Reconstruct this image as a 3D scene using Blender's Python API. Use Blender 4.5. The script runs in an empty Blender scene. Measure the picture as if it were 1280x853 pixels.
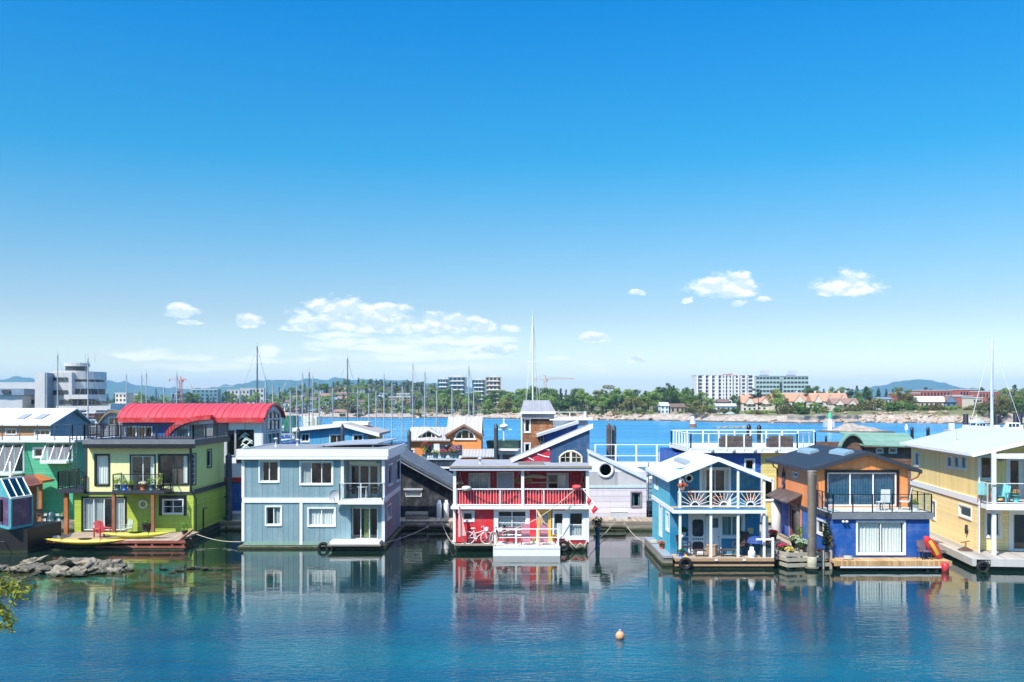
import bpy, math, random
from mathutils import Vector, Matrix, noise as mnoise
R = math.radians
rng = random.Random(7)
sc = bpy.context.scene
COL = sc.collection
F = 1244.0; CAMZ = 9.0; HOR = 503.0          # camera: focal in units of the 1280 frame, eye height, horizon row
def X(px, Y): return (px - 640.0) * Y / F
def Z(py, Y): return CAMZ - (py - HOR) * Y / F
def YS(px, x): return x * F / (px - 640.0)     # depth at which a plane of constant x shows at px
def WY(py): return CAMZ * F / (py - HOR)

# ---------------------------------------------------------------- materials
def lin(h):
    h = h.lstrip('#'); o = []
    for i in (0, 2, 4):
        c = int(h[i:i+2], 16) / 255.0
        o.append(c / 12.92 if c <= .04045 else ((c + .055) / 1.055) ** 2.4)
    return (o[0], o[1], o[2], 1.0)
class NT:
    def __init__(s, tree): s.t = tree; tree.nodes.clear()
    def n(s, typ, **kw):
        nd = s.t.nodes.new(typ)
        for k, v in kw.items(): setattr(nd, k, v)
        return nd
    def set(s, sock, v):
        if hasattr(v, 'is_output'): s.t.links.new(v, sock)
        else: sock.default_value = v
    def m(s, op, a, b=None, c=None, clamp=False):
        nd = s.n('ShaderNodeMath', operation=op); nd.use_clamp = clamp
        s.set(nd.inputs[0], a)
        if b is not None: s.set(nd.inputs[1], b)
        if c is not None: s.set(nd.inputs[2], c)
        return nd.outputs[0]
    def mix(s, f, a, b, blend='MIX'):
        nd = s.n('ShaderNodeMix', data_type='RGBA', blend_type=blend)
        s.set(nd.inputs[0], f); s.set(nd.inputs[6], a); s.set(nd.inputs[7], b)
        return nd.outputs[2]
    def noise(s, vec, scale, detail=3, rough=.55, dim='3D'):
        nd = s.n('ShaderNodeTexNoise', noise_dimensions=dim)
        if vec is not None: s.t.links.new(vec, nd.inputs['Vector'])
        nd.inputs['Scale'].default_value = scale; nd.inputs['Detail'].default_value = detail
        nd.inputs['Roughness'].default_value = rough
        return nd.outputs[0]
    def sep(s, vec):
        nd = s.n('ShaderNodeSeparateXYZ'); s.t.links.new(vec, nd.inputs[0]); return nd.outputs
    def comb(s, x, y, z):
        nd = s.n('ShaderNodeCombineXYZ')
        for i, v in enumerate((x, y, z)): s.set(nd.inputs[i], v)
        return nd.outputs[0]
    def smooth(s, v, lo, hi, a=0.0, b=1.0):
        nd = s.n('ShaderNodeMapRange', interpolation_type='SMOOTHSTEP')
        s.set(nd.inputs[0], v); s.set(nd.inputs[1], lo); s.set(nd.inputs[2], hi); s.set(nd.inputs[3], a); s.set(nd.inputs[4], b)
        return nd.outputs[0]
def newmat(name):
    m = bpy.data.materials.new(name); m.use_nodes = True
    return m, NT(m.node_tree)
def out(nt, sh):
    o = nt.n('ShaderNodeOutputMaterial'); nt.t.links.new(sh, o.inputs[0])
MATS = {}
def paint(name, col, rough=.5, pat=None, per=.16, var=.12, dist=.02, metal=0.0, axis='xy', line=.82, grime=.30, algae=False):
    """painted or bare board / metal: pat lap|batten|rib|plank|shingle|None"""
    if name in MATS: return MATS[name]
    m, nt = newmat(name)
    tc = nt.n('ShaderNodeTexCoord'); v = tc.outputs['Object']
    b = nt.n('ShaderNodeBsdfPrincipled')
    n1 = nt.noise(v, .7, 4, .6); n2 = nt.noise(v, 9.0, 3, .6)
    f = nt.m('ADD', nt.m('MULTIPLY', nt.m('SUBTRACT', n1, .5), 2.2 * var), nt.m('MULTIPLY', nt.m('SUBTRACT', n2, .5), 1.4 * var))
    f = nt.m('ADD', f, 1.0)
    c = lin(col)
    colr = nt.mix(1.0, c, nt.comb(f, f, f), 'MULTIPLY')
    x, y, z = nt.sep(v)
    if grime > .2:   # patchy fading of old paint
        colr = nt.mix(nt.m('MULTIPLY', nt.smooth(nt.noise(v, 1.3, 5, .7), .45, .75), .16), colr, (.62, .60, .55, 1))
    if grime:   # rain streaks and dirt patches, broken up by noise
        sv = nt.comb(nt.m('MULTIPLY', nt.m('ADD', x, y), 5.0), 0.0, nt.m('MULTIPLY', z, .5))
        st = nt.smooth(nt.noise(sv, 1.0, 4, .65), .52, .78)
        colr = nt.mix(nt.m('MULTIPLY', st, grime), colr, (.16, .14, .12, 1))
    if algae:    # weed and slime along the waterline
        g_ = nt.n('ShaderNodeNewGeometry'); wz = nt.sep(g_.outputs['Position'])[2]
        wz = nt.m('ADD', wz, nt.m('MULTIPLY', nt.m('SUBTRACT', nt.noise(v, 3.0, 4, .7), .5), .22))
        colr = nt.mix(nt.smooth(wz, .26, .10), colr, (.035, .045, .014, 1)); colr = nt.mix(nt.smooth(wz, .06, .0), colr, (.012, .013, .008, 1))
    h = None
    if pat:
        u = {'xy': None, 'x': x, 'y': y, 'z': z}[axis]
        if u is None: u = nt.m('ADD', x, y)
        if pat in ('lap', 'shingle'): u = z
        t = nt.m('DIVIDE', u, per); fr = nt.m('FRACT', t); idx = nt.m('FLOOR', t)
        if pat == 'lap':
            h = nt.m('SUBTRACT', 1.0, fr); ln = nt.smooth(fr, .80, .96)
        elif pat == 'batten':
            h = nt.m('SUBTRACT', nt.smooth(fr, .0, .04), nt.smooth(fr, .14, .18)); ln = nt.m('SUBTRACT', nt.smooth(fr, .14, .17), nt.smooth(fr, .2, .26))
        elif pat == 'rib':
            h = nt.m('SUBTRACT', nt.smooth(fr, .0, .08), nt.smooth(fr, .10, .20)); ln = nt.m('SUBTRACT', nt.smooth(fr, .1, .15), nt.smooth(fr, .2, .3))
        elif pat == 'corr':
            h = nt.m('SINE', nt.m('MULTIPLY', t, 6.2832)); ln = nt.smooth(h, .1, -.9)
        elif pat == 'plank':
            ln = nt.m('ADD', nt.smooth(fr, .9, .97), nt.m('SUBTRACT', 1.0, nt.smooth(fr, .0, .05)), clamp=True); h = nt.m('SUBTRACT', 1.0, ln)
        else:
            # shingles: courses in z, staggered butts along x+y
            uu = nt.m('DIVIDE', nt.m('ADD', nt.m('ADD', x, y), nt.m('MULTIPLY', idx, .073)), per * .8)
            f2 = nt.m('FRACT', uu); ln = nt.m('MAXIMUM', nt.smooth(fr, .78, .95), nt.smooth(f2, .86, .97)); h = nt.m('SUBTRACT', nt.m('SUBTRACT', 1.0, fr), nt.smooth(f2, .86, .97))
            idx = nt.m('ADD', nt.m('MULTIPLY', idx, 7.3), nt.m('FLOOR', uu))
        wn = nt.n('ShaderNodeTexWhiteNoise', noise_dimensions='1D'); nt.t.links.new(idx, wn.inputs['W'])
        k = .5 if pat in ('plank', 'shingle') else .16
        g = nt.m('ADD', nt.m('MULTIPLY', nt.m('SUBTRACT', wn.outputs[0], .5), k), 1.0)
        g = nt.m('MULTIPLY', g, nt.m('SUBTRACT', 1.0, nt.m('MULTIPLY', ln, 1.0 - line)))
        colr = nt.mix(1.0, colr, nt.comb(g, g, g), 'MULTIPLY')
    nt.t.links.new(colr, b.inputs['Base Color'])
    nt.set(b.inputs['Roughness'], nt.m('ADD', rough - .08, nt.m('MULTIPLY', n2, .18)))
    b.inputs['Metallic'].default_value = metal
    bp = nt.n('ShaderNodeBump'); bp.inputs['Strength'].default_value = .6 if h is not None else .25
    bp.inputs['Distance'].default_value = dist if h is not None else .006
    nt.t.links.new(h if h is not None else n2, bp.inputs['Height'])
    nt.t.links.new(bp.outputs[0], b.inputs['Normal'])
    out(nt, b.outputs[0]); MATS[name] = m
    return m
def leafmat(name, c1, c2, scale=.5, trans=True):
    if name in MATS: return MATS[name]
    m, nt = newmat(name)
    tc = nt.n('ShaderNodeTexCoord'); oi = nt.n('ShaderNodeObjectInfo')
    n = nt.noise(tc.outputs['Object'], scale, 3, .7)
    f = nt.m('ADD', nt.m('MULTIPLY', nt.m('SUBTRACT', n, .5), 1.6), nt.m('MULTIPLY', oi.outputs['Random'], .9), clamp=True)
    col = nt.mix(f, lin(c1), lin(c2))
    b = nt.n('ShaderNodeBsdfPrincipled'); nt.t.links.new(col, b.inputs['Base Color']); b.inputs['Roughness'].default_value = .6
    b.inputs['Specular IOR Level'].default_value = .3
    t = nt.n('ShaderNodeBsdfTranslucent'); nt.t.links.new(col, t.inputs[0])
    mx = nt.n('ShaderNodeMixShader'); mx.inputs[0].default_value = .3
    nt.t.links.new(b.outputs[0], mx.inputs[1]); nt.t.links.new(t.outputs[0], mx.inputs[2])
    out(nt, mx.outputs[0]); MATS[name] = m
    return m
def glassmat(name, tint=(.75, .85, .85, 1), refl=.10):
    if name in MATS: return MATS[name]
    m, nt = newmat(name)
    tr = nt.n('ShaderNodeBsdfTransparent'); tr.inputs[0].default_value = tint
    gl = nt.n('ShaderNodeBsdfGlossy'); gl.inputs['Roughness'].default_value = .01
    tc = nt.n('ShaderNodeTexCoord'); bp = nt.n('ShaderNodeBump'); bp.inputs['Strength'].default_value = .10; bp.inputs['Distance'].default_value = .1
    nt.t.links.new(nt.noise(tc.outputs['Object'], .9, 2), bp.inputs['Height']); nt.t.links.new(bp.outputs[0], gl.inputs['Normal'])
    lw = nt.n('ShaderNodeLayerWeight'); lw.inputs[0].default_value = .5
    mx = nt.n('ShaderNodeMixShader'); nt.t.links.new(nt.m('ADD', nt.m('MULTIPLY', nt.m('POWER', lw.outputs['Facing'], 5.0), .9), refl + .03, clamp=True), mx.inputs[0])
    nt.t.links.new(tr.outputs[0], mx.inputs[1]); nt.t.links.new(gl.outputs[0], mx.inputs[2])
    out(nt, mx.outputs[0]); MATS[name] = m
    return m
WHITE = paint('white_paint', '#e6e6e4', .45, var=.04, grime=.10)
WHITEM = paint('white_metal', '#e9eaec', .35, var=.03, grime=.05)
BLACK = paint('black_metal', '#16191d', .4, var=.05, grime=0)
DGREY = paint('dark_grey_paint', '#33383f', .5, grime=.05)
GREY = paint('grey_paint', '#8d9299', .5)
LGREY = paint('light_grey_paint', '#b9bcc0', .5)
ROOM = paint('room_interior', '#5b5148', .8, var=.25, grime=0)
CURT = paint('white_curtain', '#e6e6e0', .9, var=.04, grime=0)
DCURT = paint('blue_curtain', '#1f5470', .9, var=.08, grime=0)
SHEER = paint('grey_curtain', '#b4bbba', .9, var=.06, grime=0)
GLASS = glassmat('window_glass', (.90, .95, .95, 1), .05); CLEAR = glassmat('railing_glass', (.88, .95, .95, 1), .06)
DECK = paint('deck_boards', '#ab9b88', .8, 'plank', .14, var=.16, axis='y', line=.4, dist=.01)
DECKX = paint('deck_boards_cross', '#a5927c', .8, 'plank', .14, var=.16, axis='x', line=.4, dist=.01)
NEWDECK = paint('new_cedar_boards', '#c39a68', .7, 'plank', .14, var=.12, axis='x', line=.5, dist=.01)
OLDWOOD = paint('weathered_wood', '#8b8374', .85, 'plank', .3, var=.22, axis='z', line=.5, algae=True)
WOOD = paint('brown_wood', '#8a5534', .7, var=.2)
REDWOOD = paint('red_stained_wood', '#8c4630', .7, var=.15)
ORWOOD = paint('orange_stained_wood', '#b5682f', .6, var=.15)
WETWOOD = paint('wet_dark_wood', '#1d1c18', .55, var=.4, grime=.05, algae=True)
LOGWOOD = paint('float_log', '#5e5546', .8, var=.4, algae=True)
FLOATBLK = paint('black_float', '#101113', .5, 'batten', .5, var=.2, axis='xy', grime=.1, algae=True)
PILE = paint('timber_pile', '#6e655b', .85, 'plank', .07, var=.35, axis='xy', line=.7, grime=.3, algae=True)
STEELP = paint('steel_pile', '#39434a', .55, var=.2, grime=.3, algae=True)
SOIL = paint('potting_soil', '#2a2019', .9, grime=0)
LEAF = leafmat('green_leaf', '#2f5a1c', '#6f9a35', 3)
ROPE = paint('rope', '#b9b4a4', .8, grime=0)

# ---------------------------------------------------------------- mesh builder
class MB:
    def __init__(s): s.v = []; s.f = []; s.mi = []; s.sm = []; s.cur = 0
    def add(s, vs, fs, smooth=False):
        o = len(s.v); s.v += [tuple(p) for p in vs]
        for f in fs: s.f.append([i + o for i in f]); s.mi.append(s.cur); s.sm.append(smooth)
        return s
    def quad(s, a, b, c, d): return s.add([a, b, c, d], [(0, 1, 2, 3)])
    def hexa(s, c):   # 8 corners: 0-3 one side, 4-7 the other
        return s.add(c, [(3, 2, 1, 0), (4, 5, 6, 7), (1, 5, 4, 0), (2, 6, 5, 1), (3, 7, 6, 2), (0, 4, 7, 3)])
    def box(s, x0, x1, y0, y1, z0, z1):
        return s.hexa([(x0, y0, z0), (x1, y0, z0), (x1, y1, z0), (x0, y1, z0), (x0, y0, z1), (x1, y0, z1), (x1, y1, z1), (x0, y1, z1)])
    def pbox(s, P, u0, u1, z0, z1, d0, d1):
        return s.hexa([P(u0, z0, d0), P(u1, z0, d0), P(u1, z1, d0), P(u0, z1, d0), P(u0, z0, d1), P(u1, z0, d1), P(u1, z1, d1), P(u0, z1, d1)])
    def prism(s, poly, f, t0, t1):
        n = len(poly)
        vs = [f(a, b, t0) for a, b in poly] + [f(a, b, t1) for a, b in poly]
        fs = [tuple(range(n)), tuple(range(2 * n - 1, n - 1, -1))] + [(i, (i + 1) % n, n + (i + 1) % n, n + i) for i in range(n)]
        return s.add(vs, fs)
    def bar(s, p, q, w, h=None, up=(0, 0, 1)):
        h = h or w; p = Vector(p); q = Vector(q); d = (q - p).normalized(); u = Vector(up)
        if abs(d.dot(u)) > .97: u = Vector((0, 1, 0))
        a = d.cross(u).normalized(); b = a.cross(d)
        a *= w / 2; b *= h / 2
        return s.hexa([p - a - b, p + a - b, p + a + b, p - a + b, q - a - b, q + a - b, q + a + b, q - a + b])
    def tube(s, pts, r, n=6, smooth=True, caps=True):
        pts = [Vector(p) for p in pts]; k = len(pts)
        rs = r if isinstance(r, (list, tuple)) else [r] * k
        vs = []; fs = []; a = None
        for i, p in enumerate(pts):
            d = (pts[min(i + 1, k - 1)] - pts[max(i - 1, 0)]).normalized()
            if a is None: a = d.orthogonal().normalized()
            else: a = (a - d * a.dot(d)).normalized()
            b = d.cross(a)
            for j in range(n):
                t = 2 * math.pi * j / n
                vs.append(p + (a * math.cos(t) + b * math.sin(t)) * rs[i])
        for i in range(k - 1):
            for j in range(n): fs.append((i * n + j, i * n + (j + 1) % n, (i + 1) * n + (j + 1) % n, (i + 1) * n + j))
        s.add(vs, fs, smooth)
        if caps: s.add(vs[:n], [tuple(range(n))]); s.add(vs[-n:], [tuple(range(n))])
        return s
    def lathe(s, prof, c=(0, 0, 0), n=12, smooth=True, axis='z'):
        vs = []; fs = []; k = len(prof)
        for r, z in prof:
            for j in range(n):
                t = 2 * math.pi * j / n; a, b = r * math.cos(t), r * math.sin(t)
                vs.append((c[0] + a, c[1] + b, c[2] + z) if axis == 'z' else ((c[0] + a, c[1] + z, c[2] + b) if axis == 'y' else (c[0] + z, c[1] + a, c[2] + b)))
        for i in range(k - 1):
            for j in range(n): fs.append((i * n + j, i * n + (j + 1) % n, (i + 1) * n + (j + 1) % n, (i + 1) * n + j))
        fs.append(tuple(range(n))); fs.append(tuple(range((k - 1) * n, k * n)))
        return s.add(vs, fs, smooth)
    def ell(s, c, rx, ry, rz, n=10, m=6, wob=0.0, seed=0):
        prof = []; vs = []; fs = []
        for i in range(m + 1):
            ph = -math.pi / 2 + math.pi * i / m
            for j in range(n):
                t = 2 * math.pi * j / n
                d = Vector((math.cos(ph) * math.cos(t), math.cos(ph) * math.sin(t), math.sin(ph)))
                q = Vector((seed * 3.1, seed, 0)); k = 1 + wob * (mnoise.noise(d * 1.6 + q) + .45 * (abs(mnoise.noise(d * 3.2 + q)) - .25) * -2 + .25 * mnoise.noise(d * 7 + q) + .14 * mnoise.noise(d * 15 + q))
                vs.append((c[0] + d.x * rx * k, c[1] + d.y * ry * k, c[2] + d.z * rz * k))
        for i in range(m):
            for j in range(n): fs.append((i * n + j, i * n + (j + 1) % n, (i + 1) * n + (j + 1) % n, (i + 1) * n + j))
        return s.add(vs, fs, True)
    def grid(s, fn, nu, nv, smooth=True):
        vs = [fn(i / nu, j / nv) for j in range(nv + 1) for i in range(nu + 1)]
        fs = [(j * (nu + 1) + i, j * (nu + 1) + i + 1, (j + 1) * (nu + 1) + i + 1, (j + 1) * (nu + 1) + i) for j in range(nv) for i in range(nu)]
        return s.add(vs, fs, smooth)
    def leaves(s, c, rx, ry, rz, n, size, r, shell=.5):
        """leaf-sized faces through an ellipsoid's volume"""
        for _ in range(n):
            d = Vector((r.gauss(0, 1), r.gauss(0, 1), r.gauss(0, 1))).normalized()
            k = (shell + (1 - shell) * r.random()) if r.random() < .8 else r.random()
            p = Vector((c[0] + d.x * rx * k, c[1] + d.y * ry * k, c[2] + d.z * rz * k))
            nrm = (d + Vector((r.uniform(-.9, .9), r.uniform(-.9, .9), r.uniform(-.5, .9)))).normalized()
            a = nrm.orthogonal().normalized(); a.rotate(Matrix.Rotation(r.uniform(0, 6.28), 3, nrm)); b = nrm.cross(a)
            l = size * r.uniform(.6, 1.3); w = l * r.uniform(.4, .7)
            s.add([p - a * l * .5, p + b * w * .5, p + a * l * .5, p - b * w * .5], [(0, 1, 2, 3)])
        return s
    def build(s, name, mat, parent=None, loc=None):
        root = parent
        while root is not None and root.parent is not None: root = root.parent
        o3 = Vector(loc) if loc is not None else (root.location if root is not None else Vector((0, 0, 0)))
        me = bpy.data.meshes.new(name)
        me.from_pydata([(x - o3[0], y - o3[1], z - o3[2]) for x, y, z in s.v], [], s.f)
        for mt in (mat if isinstance(mat, (list, tuple)) else [mat]): me.materials.append(mt)
        me.polygons.foreach_set('material_index', s.mi); me.polygons.foreach_set('use_smooth', s.sm)
        me.update()
        ob = bpy.data.objects.new(name, me); COL.objects.link(ob)
        if parent is not None: ob.parent = parent
        elif loc is not None: ob.location = loc
        return ob
def build8(mb, name, mat, parent):      # one object per bar or box
    for k in range(0, len(mb.v), 8):
        b = MB(); b.hexa(mb.v[k:k + 8]); b.build(name, mat, parent)
def tag(o, label=None, cat=None, group=None, kind=None):
    if label: o['label'] = label
    if cat: o['category'] = cat
    if group: o['group'] = group
    if kind: o['kind'] = kind
    return o
def T(name, label, cat, loc=(0, 0, 0), group=None):
    o = bpy.data.objects.new(name, None); o.empty_display_size = .3; COL.objects.link(o); o.location = loc
    return tag(o, label, cat, group)
def dup(root, loc, rz=None, label=None, scale=None, group=None):
    def cp(o, par):
        c = o.copy(); COL.objects.link(c)
        if par is not None: c.parent = par
        for ch in kids.get(o, ()): cp(ch, c)
        return c
    kids = {}
    def walk(o):
        kids[o] = list(o.children)
        for ch in kids[o]: walk(ch)
    walk(root)
    r = cp(root, None); r.location = loc
    if rz is not None: r.rotation_euler = (0, 0, rz)
    if scale is not None: r.scale = scale if isinstance(scale, (tuple, list)) else (scale,) * 3
    if label: r['label'] = label
    if group: r['group'] = group
    return r
def struct(o): o['kind'] = 'structure'; return o

# ---------------------------------------------------------------- building helpers
def FR(Y): return lambda u, z, d=0.0: (u, Y - d, z)       # wall facing the camera
def BK(Y): return lambda u, z, d=0.0: (u, Y + d, z)
def LF(x): return lambda u, z, d=0.0: (x - d, u, z)
def RT(x): return lambda u, z, d=0.0: (x + d, u, z)
def rf(Y, x0, y0, x1, y1): return (X(x0, Y), X(x1, Y), Z(y1, Y), Z(y0, Y))    # pixel box on a frontal plane -> u0,u1,z0,z1
def rs(x, p0, y0, p1, y1):                                                     # pixel box on a side plane
    a, b = sorted((YS(p0, x), YS(p1, x))); m = (a + b) / 2
    return (a, b, Z(y1, m), Z(y0, m))
def wall(mb, P, u0, u1, z0, z1, holes=(), top=None, thick=.12):
    us = {u0, u1}; zs = {z0, z1}
    for h in holes: us |= {h[0], h[1]}; zs |= {h[2], h[3]}
    if top: us |= {a for a, b in top}; zs |= {min(b for a, b in top)}
    us = sorted(u for u in us if u0 - 1e-6 <= u <= u1 + 1e-6)
    zmax = max(b for a, b in top) if top else z1
    zs = sorted(z for z in zs if z <= zmax)
    if zs[-1] < zmax: zs.append(zmax)
    def tp(u):
        if not top: return z1
        for (a, za), (b, zb) in zip(top, top[1:]):
            if a - 1e-6 <= u <= b + 1e-6: return za + (zb - za) * (u - a) / (b - a) if b > a else max(za, zb)
        return top[-1][1]
    for ua, ub in zip(us, us[1:]):
        for za, zb in zip(zs, zs[1:]):
            uc, zc = (ua + ub) / 2, (za + zb) / 2
            if any(h[0] < uc < h[1] and h[2] < zc < h[3] for h in holes): continue
            ta, tb_ = tp(ua), tp(ub)
            a1, b1 = min(zb, ta), min(zb, tb_)
            if a1 <= za + 1e-6 and b1 <= za + 1e-6: continue
            mb.quad(P(ua, za), P(ub, za), P(ub, max(b1, za)), P(ua, max(a1, za)))
    for a, b, c, d in (h[:4] for h in holes):
        for (p, q) in (((a, c), (b, c)), ((b, c), (b, d)), ((b, d), (a, d)), ((a, d), (a, c))):
            mb.quad(P(*p), P(*q), P(q[0], q[1], -thick), P(p[0], p[1], -thick))
    return mb
def folds(mb, P, u0, u1, z0, z1, d, amp=.03, per=.16):
    n = max(6, int((u1 - u0) / per * 5))
    mb.grid(lambda a, b: P(u0 + (u1 - u0) * a, z0 + (z1 - z0) * b, d + amp * math.sin(a * (u1 - u0) / per * 6.283 + 1.3 * math.sin(a * 9)) * (1 - .3 * b)), n, 2)
def window(root, P, u0, u1, z0, z1, fm=None, n=2, m=1, trim=.09, name='window', curt=None, cm=None, tm=None, depth=1.3, glass=None, sill=True, thick=.12, label=None, sash=.05):
    fm = fm or WHITE
    f = MB(); t = trim
    if t:
        f.pbox(P, u0 - t, u0, z0 - t, z1 + t, .001, .035); f.pbox(P, u1, u1 + t, z0 - t, z1 + t, .001, .035)
        f.pbox(P, u0, u1, z1, z1 + t, .001, .035)
        f.pbox(P, u0, u1, z0 - t, z0, .001, .06 if sill else .035)
    s = MB()
    for (a, b, c, d) in ((u0, u0 + sash, z0, z1), (u1 - sash, u1, z0, z1), (u0 + sash, u1 - sash, z0, z0 + sash), (u0 + sash, u1 - sash, z1 - sash, z1)):
        s.pbox(P, a, b, c, d, -.09, -.025)
    for i in range(1, n):
        u = u0 + (u1 - u0) * i / n; s.pbox(P, u - sash * .5, u + sash * .5, z0 + sash, z1 - sash, -.085, -.03)
    for j in range(1, m):
        z = z0 + (z1 - z0) * j / m; s.pbox(P, u0 + sash, u1 - sash, z - .018, z + .018, -.08, -.035)
    wn = s.build(name, fm, root)
    if label: wn['label'] = label
    if t: f.build('frame', tm or fm, wn)
    g = MB(); g.quad(P(u0 + .01, z0 + .01, -.06), P(u1 - .01, z0 + .01, -.06), P(u1 - .01, z1 - .01, -.06), P(u0 + .01, z1 - .01, -.06)); g.build('pane', glass or GLASS, wn)
    if depth:
        i = MB(); a, b, c, d = u0 - .001, u1 + .001, z0 - .001, z1 + .001; t0, t1 = -.121, -depth
        i.quad(P(a, c, t1), P(b, c, t1), P(b, d, t1), P(a, d, t1))
        for (p, q) in (((a, c), (b, c)), ((b, c), (b, d)), ((b, d), (a, d)), ((a, d), (a, c))): i.quad(P(*p, t0), P(*q, t0), P(*q, t1), P(*p, t1))
        i.build('interior', ROOM, wn)
    if curt:
        c = MB()
        for (a, b, dz) in curt: folds(c, P, u0 + (u1 - u0) * a, u0 + (u1 - u0) * b, z0 + .04, z1 - .03 - dz, -.17)
        c.build('curtain', cm or CURT, wn)
    return wn
def facade(root, mat, P, u0, u1, z0, z1, wins=(), top=None, name='wall', label=None):
    mb = MB(); wall(mb, P, u0, u1, z0, z1, [w[:4] for w in wins], top)
    wl = mb.build(name, mat, root)
    if label: wl['label'] = label
    for w in wins:
        kw = w[4] if len(w) > 4 else {}
        window(root, P, *w[:4], **kw)
    return wl
def rail(root, pts, z, h, mat, post=.06, every=1.5, bal=.022, gap=.12, name='railing', top=.06, closed=False, low=.09, glass=None, mid=0, capm=None):
    mb = MB(); pn = None
    for (p, q) in zip(pts, pts[1:]):
        L = math.hypot(q[0] - p[0], q[1] - p[1]); k = max(1, round(L / every))
        at = lambda t, zz: (p[0] + (q[0] - p[0]) * t, p[1] + (q[1] - p[1]) * t, zz)
        for i in range(k + 1):
            mb.bar(at(i / k, z), at(i / k, z + h), post)
        mb.bar(at(0, z + h), at(1, z + h), top, top * .7)
        mb.bar(at(0, z + low), at(1, z + low), top * .7)
        for j in range(mid): mb.bar(at(0, z + low + (h - low) * (j + 1) / (mid + 1)), at(1, z + low + (h - low) * (j + 1) / (mid + 1)), .02)
        if bal:
            nb = int(L / gap)
            for i in range(1, nb): mb.bar(at(i / nb, z + low), at(i / nb, z + h), bal)
        if glass:
            pn = pn or MB(); a, b = at(0, z + low), at(1, z + low); pn.quad(a, b, (b[0], b[1], z + h - .04), (a[0], a[1], z + h - .04))
    r = mb.build(name, mat, root)
    if pn: pn.build('glass_panel', glass, r)
    return r
def slab(root, name, mat, x0, x1, y0, y1, z0, z1): return MB().box(x0, x1, y0, y1, z0, z1).build(name, mat, root)
def gable_roof(root, mat, x0, x1, y0, y1, ze0, ze1, xr, zr, th=.14, fascia=None, name='roof', soffit=None):
    """gable facing the camera: ridge along y at xr"""
    mb = MB(); f = lambda a, b, t: (a, t, b)
    mb.prism([(x0, ze0), (xr, zr), (xr, zr - th), (x0, ze0 - th)], f, y0, y1); mb.prism([(xr, zr), (x1, ze1), (x1, ze1 - th), (xr, zr - th)], f, y0, y1)
    r = mb.build(name, mat, root)
    if fascia:
        m2 = MB(); e = .03
        m2.prism([(x0 - .02, ze0 + .02), (xr, zr + .03), (xr, zr - th - .08), (x0 - .02, ze0 - th - .08)], f, y0 - e - .02, y0 - .003)
        m2.prism([(xr, zr + .03), (x1 + .02, ze1 + .02), (x1 + .02, ze1 - th - .08), (xr, zr - th - .08)], f, y0 - e - .02, y0 - .003)
        m2.box(x0 - .06, x0 - .003, y0, y1, ze0 - th - .03, ze0 + .015); m2.box(x1 + .003, x1 + .06, y0, y1, ze1 - th - .03, ze1 + .015)
        m2.build('fascia', fascia, r)
    return r
# ================================================================ camera, light, sky
cam = bpy.data.cameras.new('camera'); camo = bpy.data.objects.new('camera', cam); COL.objects.link(camo)
camo.location = (0, 0, CAMZ); camo.rotation_euler = (R(90), 0, 0)
cam.sensor_width = 36; cam.lens = 36 * F / 1280; cam.shift_y = (HOR - 426.5) / 1280
cam.clip_start = .5; cam.clip_end = 40000
sc.camera = camo
sc.view_settings.view_transform = 'Standard'; sc.view_settings.look = 'None'; sc.view_settings.gamma = 1
sc.view_settings.exposure = 1.0
sc.cycles.use_denoising = True
sc.cycles.max_bounces = 8; sc.cycles.transparent_max_bounces = 12; sc.cycles.caustics_reflective = False; sc.cycles.caustics_refractive = False
SD = Vector((-.42, -.48, .77)).normalized()
el = math.asin(SD.z)
sl = bpy.data.lights.new('sun', 'SUN'); sl.energy = 3.4; sl.angle = R(.5); sl.color = (1, .95, .87)
so = bpy.data.objects.new('sun', sl); COL.objects.link(so); so.rotation_euler = (-SD).to_track_quat('-Z', 'Y').to_euler(); so.location = (0, 0, 60)

w = bpy.data.worlds.new('World'); sc.world = w; w.use_nodes = True
nt = NT(w.node_tree)
sky = nt.n('ShaderNodeTexSky', sky_type='NISHITA'); sky.sun_disc = False
sky.sun_elevation = el; sky.sun_rotation = math.atan2(SD.x, SD.y); sky.altitude = 0; sky.air_density = 1.0; sky.dust_density = .4; sky.ozone_density = 2.5
tc = nt.n('ShaderNodeTexCoord')
x, y, z = nt.sep(tc.outputs['Generated'])
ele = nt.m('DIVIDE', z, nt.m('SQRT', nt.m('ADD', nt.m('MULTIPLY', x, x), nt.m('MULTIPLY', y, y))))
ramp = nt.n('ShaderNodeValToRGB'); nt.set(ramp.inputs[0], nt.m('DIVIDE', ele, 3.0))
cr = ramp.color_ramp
SKYT = [(0.0, (.68, .68, .575)), (.01, (.645, .63, .55)), (.029, (.425, .445, .445)), (.053, (.255, .435, .48)), (.081, (.066, .425, .54)), (.135, (.001, .40, .66)), (.27, (.03, .48, .76)), (.5, (2.1, 1.95, 1.7)), (1, (5.0, 3.9, 3.1))]  # overhead tints raised well above the natural sky as added shadow fill
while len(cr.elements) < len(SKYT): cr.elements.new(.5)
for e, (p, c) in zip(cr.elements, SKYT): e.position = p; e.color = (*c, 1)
skyc = nt.mix(1.0, sky.outputs[0], ramp.outputs[0], 'MULTIPLY')
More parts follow.
